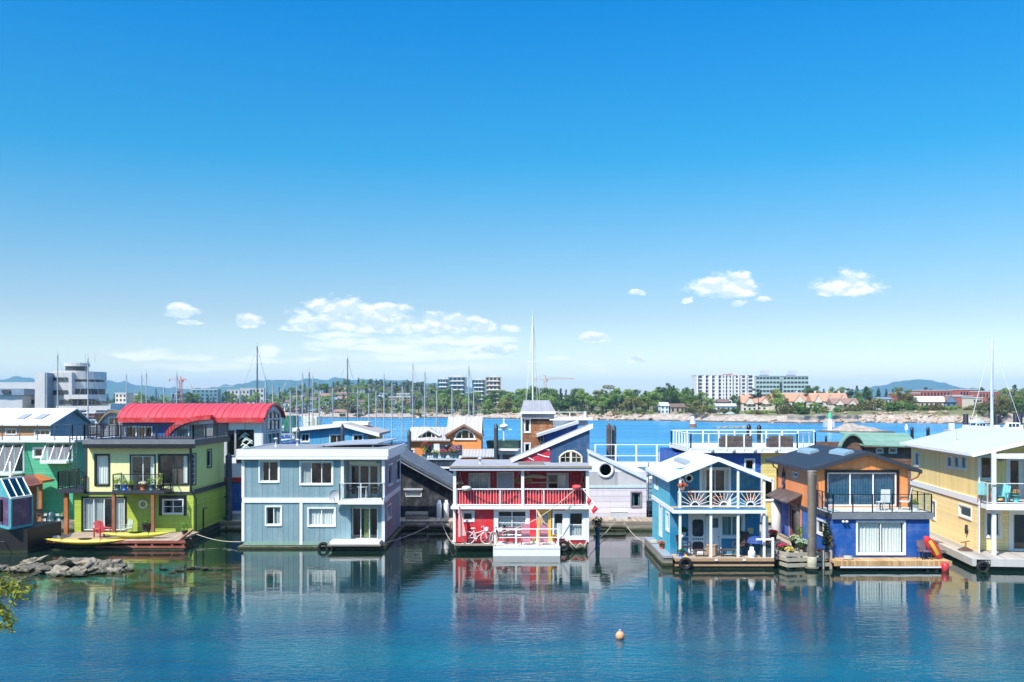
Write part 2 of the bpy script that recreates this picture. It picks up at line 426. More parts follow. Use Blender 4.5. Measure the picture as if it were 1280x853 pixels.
# fair-weather clouds, fixed in direction on the sky
fy = nt.m('MAXIMUM', y, .05)
u = nt.m('DIVIDE', x, fy); v = nt.m('DIVIDE', z, fy)
p3 = nt.comb(u, nt.m('MULTIPLY', v, 1.7), 0.0)
na = nt.noise(p3, 40.0, 8, .62); ns = nt.noise(nt.comb(nt.m('MULTIPLY', u, .42), nt.m('MULTIPLY', v, 2.2), 4.0), 40.0, 7, .6); nb = nt.noise(p3, 9.0, 3, .5)
front = nt.m('GREATER_THAN', y, .06)
nw = nt.noise(nt.comb(u, nt.m('MULTIPLY', v, 1.7), 11.0), 26.0, 4, .6)
u = nt.m('ADD', u, nt.m('MULTIPLY', nt.m('SUBTRACT', nw, .5), .030)); v = nt.m('ADD', v, nt.m('MULTIPLY', nt.m('SUBTRACT', nt.noise(p3, 22.0, 4, .6), .5), .016))
def cover(lst):
    acc = None
    for cx, cy, hw, hh in lst:
        du = nt.m('DIVIDE', nt.m('SUBTRACT', u, (cx - 640) / F), hw / F)
        dv = nt.m('SUBTRACT', v, (HOR - cy) / F)
        dv = nt.m('MAXIMUM', nt.m('DIVIDE', dv, hh * 1.5 / F), nt.m('DIVIDE', dv, -hh * .62 / F))    # flat bases
        f = nt.m('SUBTRACT', 1.0, nt.m('ADD', nt.m('MULTIPLY', du, du), nt.m('MULTIPLY', dv, dv)))
        acc = f if acc is None else nt.m('MAXIMUM', acc, f)
    return nt.m('MAXIMUM', acc, -3.0)
big = cover([(905, 364, 46, 15), (928, 358, 18, 13), (885, 360, 17, 9), (918, 382, 9, 4), (955, 377, 14, 4), (858, 377, 9, 4), (1055, 362, 46, 13), (1062, 355, 24, 12), (1032, 367, 16, 7),
             (228, 393, 22, 8), (234, 405, 17, 3.5), (310, 405, 19, 9), (405, 383, 24, 9), (440, 389, 40, 9), (482, 391, 28, 8), (430, 402, 75, 11), (540, 402, 26, 9), (570, 404, 34, 8),
             (600, 411, 22, 7), (500, 411, 95, 11), (385, 412, 30, 5), (743, 425, 22, 6), (620, 440, 26, 6), (800, 453, 16, 5), (797, 368, 10, 4)])
wisp = cover([(205, 446, 70, 7), (470, 436, 100, 9), (560, 428, 80, 7), (420, 420, 40, 5), (337, 441, 12, 7), (345, 452, 60, 5), (520, 448, 120, 7), (250, 461, 70, 5), (740, 456, 24, 4), (752, 465, 14, 4),
              (1090, 473, 40, 4), (1040, 476, 40, 4), (690, 452, 30, 4), (640, 414, 16, 4), (160, 446, 26, 4), (360, 412, 16, 4), (570, 462, 90, 5)])
ab = nt.smooth(nt.m('ADD', big, nt.m('MULTIPLY', nt.m('SUBTRACT', na, .43), 3.8)), -.05, 1.15)
aw = nt.smooth(nt.m('ADD', wisp, nt.m('MULTIPLY', nt.m('SUBTRACT', ns, .43), 4.8)), .0, 1.5)
alpha = nt.m('MULTIPLY', nt.m('MAXIMUM', nt.m('MULTIPLY', ab, .96), nt.m('MULTIPLY', aw, .85)), front)
nc = nt.noise(nt.comb(u, nt.m('ADD', nt.m('MULTIPLY', v, 1.7), .009), 0.0), 40.0, 5, .6)
lit = nt.smooth(nt.m('ADD', nt.m('SUBTRACT', na, nc), nt.m('MULTIPLY', nt.m('SUBTRACT', big, .3), -.14)), -.13, .10)
CW = nt.mix(lit, (.60, .71, .84, 1), (.95, .965, .98, 1))
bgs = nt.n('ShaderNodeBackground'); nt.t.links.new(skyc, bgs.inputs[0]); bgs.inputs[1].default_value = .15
bgc = nt.n('ShaderNodeBackground'); nt.t.links.new(CW, bgc.inputs[0]); bgc.inputs[1].default_value = .70
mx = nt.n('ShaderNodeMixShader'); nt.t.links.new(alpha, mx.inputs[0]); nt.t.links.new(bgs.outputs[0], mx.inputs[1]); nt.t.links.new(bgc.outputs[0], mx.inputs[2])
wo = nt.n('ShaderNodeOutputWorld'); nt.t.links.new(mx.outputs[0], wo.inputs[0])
w.cycles.sampling_method = 'MANUAL'; w.cycles.sample_map_resolution = 512

# ================================================================ water
m, nt = newmat('harbour_water')
tc = nt.n('ShaderNodeTexCoord'); pos = tc.outputs['Object']; px_, py_, pz_ = nt.sep(pos)
b = nt.n('ShaderNodeBsdfPrincipled'); b.inputs['IOR'].default_value = 1.38
dpt = nt.smooth(py_, 38, 54); far = nt.smooth(py_, 85, 180)
cvar = nt.noise(nt.comb(nt.m('MULTIPLY', px_, .05), nt.m('MULTIPLY', py_, .16), 9.0), 1.0, 4, .6)
deep = nt.mix(dpt, nt.mix(nt.smooth(cvar, .35, .65), (.002, .045, .085, 1), (.002, .085, .115, 1)), (.006, .019, .013, 1)); patch = nt.smooth(nt.noise(nt.comb(nt.m('MULTIPLY', px_, .6), nt.m('MULTIPLY', py_, 1.0), 1.0), .10, 3), .35, .68)
lee = nt.m('MULTIPLY', nt.smooth(py_, 37, 48, 1.0, .0), nt.m('ADD', .3, nt.m('MULTIPLY', patch, 1.0)))
streak = nt.smooth(nt.noise(nt.comb(nt.m('MULTIPLY', px_, .012), nt.m('MULTIPLY', py_, .045), 5.0), 1.0, 4, .6), .35, .65)
deep = nt.mix(far, deep, nt.mix(streak, (.012, .17, .36, 1), (.03, .27, .46, 1)))
nt.set(b.inputs['Roughness'], nt.m('ADD', .02, nt.m('MULTIPLY', far, .18))); nt.set(b.inputs['Specular IOR Level'], nt.m('SUBTRACT', nt.m('SUBTRACT', .75, nt.m('MULTIPLY', far, .63)), nt.m('MULTIPLY', lee, .22)))
# shoal of weed and stones; its spread also paints the lime house's reflection
dx = nt.m('DIVIDE', nt.m('SUBTRACT', px_, -20.0), 10.5); dy = nt.m('DIVIDE', nt.m('SUBTRACT', py_, 51.0), 6.0)
sh = nt.m('SUBTRACT', 1.0, nt.m('ADD', nt.m('MULTIPLY', dx, dx), nt.m('MULTIPLY', dy, dy)))
sh = nt.smooth(nt.m('ADD', sh, nt.m('MULTIPLY', nt.m('SUBTRACT', nt.noise(pos, .5, 4), .5), 1.6)), -.1, .9)
weed = nt.mix(nt.smooth(nt.noise(pos, 1.1, 4), .4, .6), (.020, .042, .010, 1), (.085, .075, .030, 1))
weed = nt.mix(nt.smooth(nt.noise(pos, .45, 3), .52, .62), weed, (.02, .12, .075, 1))
nt.t.links.new(nt.mix(nt.m('MULTIPLY', sh, .8), deep, weed), b.inputs['Base Color'])
# ripples: fine chop in the open, glassier in the lee of the floats
w1 = nt.noise(nt.comb(nt.m('MULTIPLY', px_, .75), nt.m('MULTIPLY', py_, 1.5), 0.0), 2.6, 3, .6)
w2 = nt.noise(nt.comb(nt.m('MULTIPLY', px_, .35), nt.m('MULTIPLY', py_, 1.1), 3.0), 1.0, 3, .55)
w3 = nt.noise(nt.comb(nt.m('MULTIPLY', px_, .3), nt.m('MULTIPLY', py_, .8), 7.0), .8, 3, .55)
amp = nt.m('ADD', .006, nt.m('ADD', nt.m('MULTIPLY', lee, .13), nt.m('MULTIPLY', far, .5)))
amp2 = nt.m('ADD', .042, nt.m('ADD', nt.m('MULTIPLY', lee, .07), nt.m('MULTIPLY', far, .6)))
hgt = nt.m('ADD', nt.m('MULTIPLY', w1, amp), nt.m('ADD', nt.m('MULTIPLY', nt.m('MULTIPLY', w2, amp2), .8), nt.m('MULTIPLY', nt.m('MULTIPLY', w3, far), 1.2)))
bp = nt.n('ShaderNodeBump'); bp.inputs['Strength'].default_value = 1.0; bp.inputs['Distance'].default_value = .34
nt.t.links.new(hgt, bp.inputs['Height']); nt.t.links.new(bp.outputs[0], b.inputs['Normal'])
out(nt, b.outputs[0]); WATER = m
mb = MB(); mb.quad((-9000, -60, 0), (9000, -60, 0), (9000, 9600, 0), (-9000, 9600, 0))
struct(mb.build('water', WATER, loc=(0, 0, 0)))

# ================================================================ land
def pl(tab, x):
    if x <= tab[0][0]: return tab[0][1]
    for (a, b), (c, d) in zip(tab, tab[1:]):
        if x <= c: return b + (d - b) * (x - a) / (c - a)
    return tab[-1][1]
SHORE = [(-500, 640), (0, 640), (250, 620), (350, 600), (460, 556), (540, 575), (620, 545), (700, 512), (760, 500), (840, 478), (900, 448), (1000, 424), (1100, 440), (1200, 418), (1280, 405), (1800, 390)]
BANK = [(0, 2.2), (460, 2.2), (600, 2.4), (640, 3.4), (700, 3.6), (780, 3.6), (850, 3.2), (1000, 3.4), (1060, 4.6), (1200, 5.2), (1280, 4.8)]
SLOPE = [(0, .004), (320, .012), (380, .045), (440, .058), (520, .055), (560, .035), (640, .022), (860, .012), (1000, .008), (1280, .01)]
def shoreY(px): return pl(SHORE, px) + 5 * mnoise.noise(Vector((px * .03, 0, 0))) + 3 * mnoise.noise(Vector((px * .11, 4, 0)))
def H(px, Y):
    s = Y - shoreY(px)
    if s < 0: return max(-2.0, s * .25)
    b = pl(BANK, px); t = min(1, s / 15.0); t = t * t * (3 - 2 * t)
    xx = X(px, Y)
    h = b * t + (mnoise.noise(Vector((xx * .12, Y * .12, 0))) * 1.0 + mnoise.noise(Vector((xx * .4, Y * .4, 3))) * .5) * t * max(0, 1 - s / 60)
    h += pl(SLOPE, px) * max(0, min(s, 460) - 15)
    return h
m, nt = newmat('shore_ground')
tc = nt.n('ShaderNodeTexCoord'); pos = tc.outputs['Object']; x_, y_, z_ = nt.sep(pos)
n1 = nt.noise(pos, .08, 4, .6); n2 = nt.noise(pos, .6, 4, .7)
rock = nt.mix(nt.smooth(n2, .3, .7), (.24, .19, .15, 1), (.50, .42, .34, 1))
grass = nt.mix(n2, (.07, .085, .025, 1), (.21, .19, .075, 1))
gm = nt.m('MULTIPLY', nt.smooth(nt.m('ADD', z_, nt.m('MULTIPLY', nt.m('SUBTRACT', n1, .5), 5.0)), 2.6, 4.0), 1.0)
grass = nt.mix(nt.smooth(z_, 5.5, 9.0), grass, nt.mix(n2, (.03, .045, .015, 1), (.075, .085, .03, 1))); c = nt.mix(gm, rock, grass); c = nt.mix(nt.smooth(z_, .75, .3), c, (.07, .06, .045, 1))
b = nt.n('ShaderNodeBsdfPrincipled'); nt.t.links.new(c, b.inputs['Base Color']); b.inputs['Roughness'].default_value = .9
bp = nt.n('ShaderNodeBump'); bp.inputs['Distance'].default_value = .8; nt.t.links.new(n2, bp.inputs['Height']); nt.t.links.new(bp.outputs[0], b.inputs['Normal'])
out(nt, b.outputs[0]); GROUND = m
offs = [-6, -2, 0, 1.5, 3, 4.5, 6, 8, 10, 12, 14, 17, 21, 26, 35, 50, 75, 110, 160, 220, 300, 400, 520, 760, 1200, 2200]
pxs = list(range(-700, 2000, 5))
vs = []; fs = []
for px in pxs:
    sy = shoreY(px)
    for o in offs: vs.append((X(px, sy + o), sy + o, H(px, sy + o)))
k = len(offs)
for i in range(len(pxs) - 1):
    for j in range(k - 1): fs.append((i * k + j, (i + 1) * k + j, (i + 1) * k + j + 1, i * k + j + 1))
struct(MB().add(vs, fs, True).build('far_shore', GROUND, loc=(0, 0, 0)))
# rocky islet with the beacon
mb = MB(); YI = 300
def islet(a, b):
    xx = X(1016 + 112 * a, YI) ; ed = math.sin(math.pi * a) ** .6
    yy = YI + (b - .5) * 26 * ed + 4 * mnoise.noise(Vector((a * 5, b, 0)))
    zz = -.6 + 2.9 * ed * (math.sin(math.pi * b) ** .7) * (.45 + .55 * math.exp(-((a - .42) / .22) ** 2)) + .8 * mnoise.noise(Vector((xx * .3, yy * .3, 0))) * ed
    return (xx, yy, zz)
mb.grid(islet, 60, 16); struct(mb.build('islet', GROUND, loc=(0, 0, 0)))
# near bank under the camera (below and left of the frame)
mb = MB(); mb.grid(lambda a, b: (-40 + 80 * a, -12 + 36 * b, min(7.2, 7.2 - max(0, b * 36 - 12 - 3) * .39) + .15 * mnoise.noise(Vector((a * 40, b * 20, 0)))), 40, 24)
struct(mb.build('near_bank', GROUND, loc=(0, 0, 0)))
# hills
HILL = paint('hill_forest', '#39552f', .9, var=.25, grime=0)
def hills(name, prof, Y, dep):
    mb = MB(); p0, p1 = prof[0][0], prof[-1][0]; n = int((p1 - p0) / 4)
    def f(a, b):
        px = p0 + (p1 - p0) * a; yy = Y + dep * (b - .5)
        pk = pl(prof, px) + 1.0 * mnoise.noise(Vector((px * .05, 1, 0))) + .6 * mnoise.noise(Vector((px * .15, 2, 0)))
        zz = max(0, Z(pk, Y)) * math.sin(math.pi * min(1, b * 1.0)) ** .8 + (25 * mnoise.noise(Vector((px * .08, b * 5, 0))) * math.sin(math.pi * b) if .05 < b < .47 else 0)
        return (X(px, Y) * yy / Y, yy, zz - 3)
    mb.grid(f, n, 16); struct(mb.build(name, HILL, loc=(0, 0, 0)))
hills('hills', [(-260, 500), (-120, 484), (-20, 478), (10, 473), (30, 471.5), (44, 474), (70, 480), (100, 476), (118, 475), (150, 478), (180, 482), (205, 485), (240, 486), (270, 484), (300, 480), (325, 475.5), (350, 474.5), (380, 475),
        (420, 474), (450, 475), (480, 475), (520, 478), (560, 481), (620, 488), (700, 497)], 6500, 2400)
hills('hills', [(960, 503), (1010, 497), (1040, 493), (1080, 486), (1100, 482), (1120, 477), (1140, 474.5), (1155, 474.5), (1175, 478), (1200, 484), (1240, 489), (1290, 494), (1360, 500)], 7000, 2200)
# ================================================================ main dock
def flt(root, x0, x1, y0, y1, zt=.45, mat=None, name='float'): return slab(root, name, mat or FLOATBLK, x0, x1, y0, y1, -.35, zt)
dock = T('dock', 'long weathered timber dock on dark log floats behind the front row of houses', 'dock', (0, 71.5, 0))
slab(dock, 'deck', DECKX, -48, 44, 70.7, 73.1, .45, .56)
slab(dock, 'fascia_board', OLDWOOD, -48, 44, 70.58, 70.69, .12, .52)
mb = MB()
for i in range(46):
    xx = -46 + i * 2.0
    mb.tube([(xx, 69.9 + .2 * rng.random(), .02), (xx + 1.9, 69.9 + .2 * rng.random(), .02)], .28 + .05 * rng.random(), 8)
    mb.tube([(xx, 71.4, .05), (xx + 1.9, 71.4, .05)], .3, 8)
mb.build('log_float', LOGWOOD, dock)

# ================================================================ grey-blue two-storey house
Y0 = 61.3; GB = paint('grey_blue_board', '#7b989f', .55, 'batten', .32, dist=.02); GBR = paint('grey_blue_board_shaded', '#93939f', .55, 'batten', .32, dist=.02)  # side board: the purple cast of shade put into the grey-blue colour
x0, x1 = X(304, Y0), X(479.5, Y0); h = T('floating_house', 'two-storey grey-blue board floating house with flat white-edged roof and satellite dish', 'floating house', ((x0 + x1) / 2, Y0, 0))
yb = 70.2
zt, zm, zl = Z(573, Y0), Z(628, Y0), Z(677, Y0); W = lambda *a: rf(Y0, *a)
bx0, bx1 = X(430, Y0), X(477, Y0); zb = Z(624.5, Y0); dx0, dx1 = X(439, Y0), X(472, Y0); dzt = Z(635, Y0)
mb = MB(); wl = [W(325, 577, 348, 602), W(376, 578, 415, 605)]
wall(mb, FR(Y0), x0, x1, zm, zt, wl + [(bx0, bx1, zb, Z(577, Y0))]); ll = [W(333, 634, 351, 656), W(386, 636, 418, 657)]
wall(mb, FR(Y0), x0, x1, zl, zm, ll + [(dx0, dx1, zl + .1, dzt)]); mb.build('wall', GB, h)
window(h, FR(Y0), *wl[0], curt=[(0, .15, 0)]); window(h, FR(Y0), *wl[1], n=3, curt=[(0, .32, 0)], cm=SHEER)
window(h, FR(Y0), *ll[0], curt=[(.5, 1, 0)], cm=SHEER); window(h, FR(Y0), *ll[1], curt=[(.03, .97, 0)], cm=CURT)
# skirt, bands, corner boards
slab(h, 'skirt', paint('green_grey_board', '#7d9f90', .6), x0 + .02, dx0 - .3, Y0 - .02, Y0 + .2, .2, zl)
mb = MB(); P = FR(Y0)
mb.pbox(P, x0 - .06, bx0 - .1, zm - .03, zm + .27, .002, .06)
for px in (304, 376.5, 479.2):
    a = X(px, Y0); mb.pbox(P, a - .09, a + .09, zl if px != 376.5 else zl - .2, zm - .032, .002, .05)
for px in (304, 428, 479.2):
    a = X(px, Y0); mb.pbox(P, a - .09, a + .09, zm + .272, zt, .002, .05)
build8(mb, 'trim', WHITE, h)
# side wall in shade
r0 = x1; mb = MB(); sw = [rs(r0, 485.5, 581, 490.5, 606), rs(r0, 495.5, 576, 500, 601)]; sl_ = [rs(r0, 484, 632, 488.5, 648)]
wall(mb, RT(r0), Y0, yb, zm, zt, sw); wall(mb, RT(r0), Y0, yb, .3, zm, sl_); mb.build('wall', GBR, h)
for a in sw + sl_: window(h, RT(r0), *a, n=1 if a in sw else 2, trim=.07)
mb = MB(); mb.pbox(RT(r0), Y0, yb, zm - .03, zm + .27, .002, .05); mb.pbox(RT(r0), yb - .15, yb, .3, zm - .04, .002, .04); mb.pbox(RT(r0), yb - .15, yb, zm + .28, zt, .002, .04); build8(mb, 'trim', WHITE, h)
mb = MB(); wall(mb, LF(x0), Y0, yb, .2, zt); wall(mb, BK(yb), x0, x1, .2, zt); mb.build('wall', GB, h)
# roof with parapet fascia
zr = Z(562, Y0); ROOFG = paint('grey_roof_membrane', '#7b7d80', .85, var=.15)
mb = MB(); o = .28; mb.box(x0 - o, x1 + o, Y0 - o, yb + o, zt - .02, zr - .06); mb.build('roof', ROOFG, h)
mb = MB(); mb.box(x0 - o - .05, x1 + o + .05, Y0 - o - .06, Y0 - o - .003, zt + .12, zr + .02); mb.box(x0 - o, x1 + o, Y0 - o - .05, Y0 - o - .004, zt - .06, zt + .115)
mb.box(x1 + o + .003, x1 + o + .05, Y0 - o, yb + o, zt - .06, zr + .02); mb.box(x0 - o - .05, x0 - o - .003, Y0 - o, yb + o, zt - .06, zr + .02); mb.build('fascia', WHITE, h)
mb = MB(); ya, ybk = 65.5, 69.8; za = zr + .35; xl, xr_ = X(394, 66), X(496, 69)
mb.hexa([(xl, ya, zr + .03), (xr_ - .9, ya, zr + .14), (xr_ - .9, ya, zr + .2), (xl, ya, zr + .09), (xl + 1.6, ybk, zr + .18), (xr_, ybk, zr + .34), (xr_, ybk, zr + .40), (xl + 1.6, ybk, zr + .24)])
cnp = mb.build('roof_canopy', GREY, h)
mb = MB()
for (a, b) in ((xl + .6, ya + .3), (xr_ - 1.2, ya + .2), (xl + 2, ybk - .3), (xr_ - .4, ybk - .3)): mb.box(a - .05, a + .05, b - .05, b + .05, zr - .05, zr + (.22 if b > 68 else .05))
build8(mb, 'post', LGREY, cnp)
# balcony recess
P = FR(Y0 + 2.0); ceil = Z(576, Y0)
mb = MB(); dd = (X(437, 63.3), X(474, 63.3), zb + .02, ceil - .35); wall(mb, P, bx0, bx1, zb, ceil, [dd])
mb.quad((bx0, Y0 + .1, zb), (bx0, Y0 + 2, zb), (bx0, Y0 + 2, ceil), (bx0, Y0 + .1, ceil)); mb.quad((bx1, Y0 + .1, zb), (bx1, Y0 + 2, zb), (bx1, Y0 + 2, ceil), (bx1, Y0 + .1, ceil)); mb.quad((bx0, Y0, ceil), (bx1, Y0, ceil), (bx1, Y0 + 2, ceil), (bx0, Y0 + 2, ceil))
mb.build('recess_wall', paint('pale_blue_board', '#9fb3b6', .6), h)
window(h, P, *dd, n=3, name='french_door', sash=.12, trim=.08)
bs = slab(h, 'balcony_floor', WHITE, bx0 - .25, x1 + .1, Y0 - .75, Y0 + 2, zm - .06, zb)
slab(h, 'valance', paint('cream_canvas', '#d8c6a4', .8), bx0 + .3, bx1 - .35, Y0 + .12, Y0 + .2, ceil - .25, ceil - .03)
rail(h, [(bx0 - .15, Y0 - .04), (bx0 - .15, Y0 - .68), (x1, Y0 - .68), (x1, Y0 - .04)], zb, 1.05, WHITEM, post=.05, every=1.2, bal=0, glass=CLEAR, name='railing', top=.035)
P = FR(Y0 + .25)
window(h, P, dx0 + .02, dx1 - .02, zl + .12, dzt - .02, n=3, trim=0, name='sliding_door', curt=[(.45, .72, 0)], cm=paint('olive_curtain', '#78854a', .9), depth=1.6)
slab(h, 'porch_step', WHITE, X(412, 60), X(474, 60), Y0 - 1.25, Y0 - .03, .42, .58)
slab(h, 'porch_edge', OLDWOOD, X(409, 60), X(476, 60), Y0 - 1.3, Y0 - .05, .30, .415)
flt(h, x0 - .25, x1 + .2, Y0 - .35, yb, .16, paint('old_timber_float', '#93876f', .85, var=.25, algae=True)); flt(h, X(418, 60), x1 + .2, Y0 - .9, Y0 - .36, .28, WETWOOD, 'float')
# dish (bolted to the wall)
dh = MB(); c = Vector((X(418, 60.6), Y0 - .55, Z(620, 60.7))); dh.lathe([(.02, .06), (.2, .035), (.36, -.02), (.38, -.05), (.36, -.03), (.2, .02), (.02, .045)], c, 14, axis='y')
d_ = dh.build('satellite_dish', LGREY, h); mb = MB(); mb.bar(c + Vector((0, .05, 0)), c + Vector((.2, .55, -.15)), .05); mb.bar(c + Vector((0, 0, -.36)), c + Vector((0, -.42, -.05)), .03); mb.build('arm', GREY, d_)

# ================================================================ lime-green house
YW = 65.0; LIME = paint('pale_lime_board', '#ebe6a6', .6, var=.05); LIMED = paint('lime_lap_siding', '#a3b738', .55, 'lap', .17)
LIMS = paint('pale_lime_board_shaded', '#ccd684', .6, var=.05)  # upper side wall's shade painted in as a darker pale lime
x0u, x0, x1 = X(107, YW), X(93, YW), X(239, YW); yb = 72.4
h = T('floating_house', 'lime-green two-storey floating house with black-railed roof deck and small flower balcony', 'floating house', ((x0 + x1) / 2, YW, 0))
zf = .55; zm = Z(616, YW); zt = Z(557, YW); W = lambda *a: rf(YW, *a)
BT = dict(fm=WHITE, tm=BLACK)
facade(h, LIME, FR(YW), x0u, x1, zm, zt, [(*W(119.5, 569, 136, 606), dict(n=1, fm=DGREY, tm=BLACK, curt=[(.02, .98, 0)], trim=.08)), (*W(164, 570, 193, 612), dict(tm=BLACK, curt=[(.8, 1, 0)], name='sliding_door', cm=CURT)),
                                          (*W(199, 569, 235, 605), dict(fm=DGREY, tm=BLACK, curt=[(.82, 1, 0)], trim=.08))])
facade(h, LIMED, FR(YW), x0, x1 + .15, zf, zm, [(*W(104, 623, 156, 663), dict(n=4, tm=BLACK, name='sliding_door', curt=[(0, .5, 0), (.72, 1, 0)], cm=SHEER, trim=.12)), (*W(204, 625, 228.5, 642), dict(m=2, tm=WHITE, trim=.06))])
mb = MB(); P = FR(YW); a = W(204, 625, 228.5, 642); mb.pbox(P, a[0] - .28, a[0] - .065, a[2] - .15, a[3] + .3, .002, .02); mb.pbox(P, a[1] + .065, a[1] + .25, a[2] - .15, a[3] + .3, .002, .02); mb.pbox(P, a[0] - .064, a[1] + .064, a[3] + .065, a[3] + .3, .002, .02); mb.build('window_surround', BLACK, h)
sw = [rs(x1, 240.5, 568, 244.5, 605), rs(x1, 259, 563, 264, 583)]
facade(h, LIMS, RT(x1), YW, yb, zm, zt, [(*sw[0], dict(n=1, m=6, trim=.08, tm=BLACK)), (*sw[1], dict(n=1, trim=.1, tm=BLACK))])
facade(h, LIMED, RT(x1 + .15), YW, yb, .35, zm)
mb = MB(); wall(mb, LF(x0u), YW, yb, zm, zt); wall(mb, LF(x0), YW, yb, .35, zm); wall(mb, BK(yb), x0, x1, .35, zt); mb.build('wall', LIMED, h)
mb = MB(); mb.pbox(RT(x1 + .15), YW - .02, yb, zm - .12, zm + .18, .002, .06); mb.pbox(FR(YW), x0u, x1 + .2, zm - .1, zm + .06, .002, .05); mb.pbox(RT(x1 + .15), YW, yb, .25, .5, .002, .05)
mb.pbox(FR(YW), x0u - .05, x0u + .1, zm + .065, zt, .002, .04); mb.pbox(FR(YW), x1 - .1, x1 + .05, zm + .07, zt, .002, .04); build8(mb, 'trim', DGREY, h)
# black drainpipes
mb = MB(); mb.tube([(x1 + .02, YW - .1, zt), (x1 + .02, YW - .1, zm + .1), (x1 + .35, YW - .1, zm - .4), (x1 + .35, YW - .1, .6)], .05, 6); mb.tube([(x1 + .7, YW + .3, .2), (x1 + .7, YW + .3, 2.0), (x1 + .95, YW + .3, 2.1)], .06, 6); mb.tube([(x1 + .35, yb - .5, .2), (x1 + .35, yb - .5, 2.1), (x1 + .18, yb - .5, 2.2)], .06, 6)
mb.build('drainpipe', BLACK, h)
# roof deck
ys = YW - .6; zr = Z(550, ys); xr0, xr1 = X(104, ys), X(241, ys)
slab(h, 'roof', DGREY, xr0, xr1 + .1, ys, yb + .3, zt - .03, zr - .02); slab(h, 'fascia', paint('slate_fascia', '#6d7276', .6), xr0 - .04, xr1 + .14, ys - .05, ys - .003, zr - .28, zr + .02)
slab(h, 'fascia', BLACK, xr0 - .02, xr1 + .12, ys - .02, ys + .2, zt - .16, zr - .285)
rail(h, [(xr0 + .05, yb), (xr0 + .05, ys + .06), (xr1, ys + .06), (xr1, yb)], zr, .95, BLACK, post=.07, every=2.3, bal=.034, gap=.2)
# front balcony and side balcony
yb0 = YW - 1.5; zb = Z(613, yb0); b0, b1 = X(140, yb0), X(205, yb0)
slab(h, 'balcony_floor', DGREY, b0, b1, yb0, YW - .06, zb - .22, zb); rail(h, [(b0 + .05, YW - .1), (b0 + .05, yb0 + .05), (b1 - .05, yb0 + .05), (b1 - .05, YW - .1)], zb, 1.0, BLACK, post=.06, every=1.4, bal=0, mid=0, glass=CLEAR)
c0, c1 = X(74, YW), x0u - .02; yc = YW - .3; zc = Z(612, yc)
slab(h, 'side_balcony_floor', DGREY, c0, c1, yc, YW + 3, zc - .25, zc); rail(h, [(c1, yc + .05), (c0 + .05, yc + .05), (c0 + .05, YW + 2.9)], zc, 1.15, BLACK, post=.06, every=1.6, bal=.03, gap=.15)
mb = MB()
for px in (142, 191): a = X(px, yb0 + .1); mb.box(a - .1, a + .1, yb0 + .05, yb0 + .25, .5, zb - .225)
build8(mb, 'post', WOOD, h); mb = MB(); a = X(83, YW); mb.box(a - .12, a + .12, YW - .1, YW + .14, .4, zc - .26); build8(mb, 'post', ORWOOD, h)
# outside stair at the left end
mb = MB()
for i in range(9): mb.box(X(88, YW) - .1, X(97, YW), YW + .3 + i * .28, YW + .58 + i * .28, .55 + i * .26, .6 + i * .26)
mb.bar((X(97, YW), YW + .3, .6), (X(97, YW), YW + 2.9, 3.0), .06, .25); mb.bar((X(97, YW), YW + .3, 1.5), (X(97, YW), YW + 2.9, 3.9), .05); mb.bar((X(97, YW), YW + .3, .5), (X(97, YW), YW + .3, 1.5), .05); mb.build('stair', DGREY, h)
# ladder to the roof deck
mb = MB(); a = X(100, YW)
for i in (0, .45): mb.bar((a - .6 + i, YW - .15, zc), (a - .6 + i, YW - .15, zr + .9), .06)
for i in range(12): mb.bar((a - .6, YW - .15, zc + .3 + i * .3), (a - .15, YW - .15, zc + .3 + i * .3), .035)
mb.build('ladder', STEELP, h)
yd = 60.7; d0, d1 = X(58, yd), X(232, yd)
slab(h, 'deck', DECKX, d0, x1 + .5, yd, YW + .05, .42, .545); slab(h, 'deck_edge', REDWOOD, d0 - .02, d1, yd - .06, yd - .003, .40, .56); slab(h, 'lower_rail', REDWOOD, X(120, yd), d1, yd - .08, yd - .02, .12, .24)
mb = MB()
for px in (170, 190, 215, 229): a = X(px, yd); mb.box(a - .06, a + .06, yd - .02, yd + .1, -.3, .4)
build8(mb, 'post', REDWOOD, h); flt(h, d0 + .2, x1 + .5, yd + .5, yb, .33, WETWOOD); slab(h, 'log_float', LOGWOOD, X(62, yd), X(231, yd), yd - .15, yd + .25, -.25, .06)
mb = MB(); cx, cz = X(179.5, YW), Z(630, YW)
mb.tube([(cx + .24 * math.cos(t * .3927), YW - .07, cz + .24 * math.sin(t * .3927)) for t in range(17)], .075, 8); tag(mb.build('life_ring', WHITE, None, (cx, YW, cz)), 'white life ring hung on the lime-green wall', 'life ring')

# ================================================================ red house
YR = 60.4; REDF = paint('red_board', '#cf2830', .5, 'batten', .3, dist=.015); REDU = paint('red_board_shaded', '#a31a2a', .55, 'batten', .3, dist=.015)  # gallery wall's shadow put into this darker red, reused on sides and base
x0, x1 = X(567, YR), X(735.5, YR); yb = 63.6
h = T('floating_house', 'red two-storey floating house with red-draped gallery railing and white front porch', 'floating house', ((x0 + x1) / 2, YR, 0)); W = lambda *a: rf(YR, *a)
zf, zs, zrl, ztop = Z(678, YR), Z(633, YR), Z(611.5, YR), Z(587, YR); yr = YR + 1.6
TRB = WHITE
lw = [W(579, 641, 590.5, 650), W(622.5, 639, 657.5, 661), W(692.5, 641.5, 704, 670), W(712, 641, 728.5, 671)]; dw = W(675, 640, 688, 676)
mb = MB(); wall(mb, FR(YR), x0, x1, zf, zs, lw + [(dw[0], dw[1], zf, dw[3])]); mb.build('wall', REDF, h)
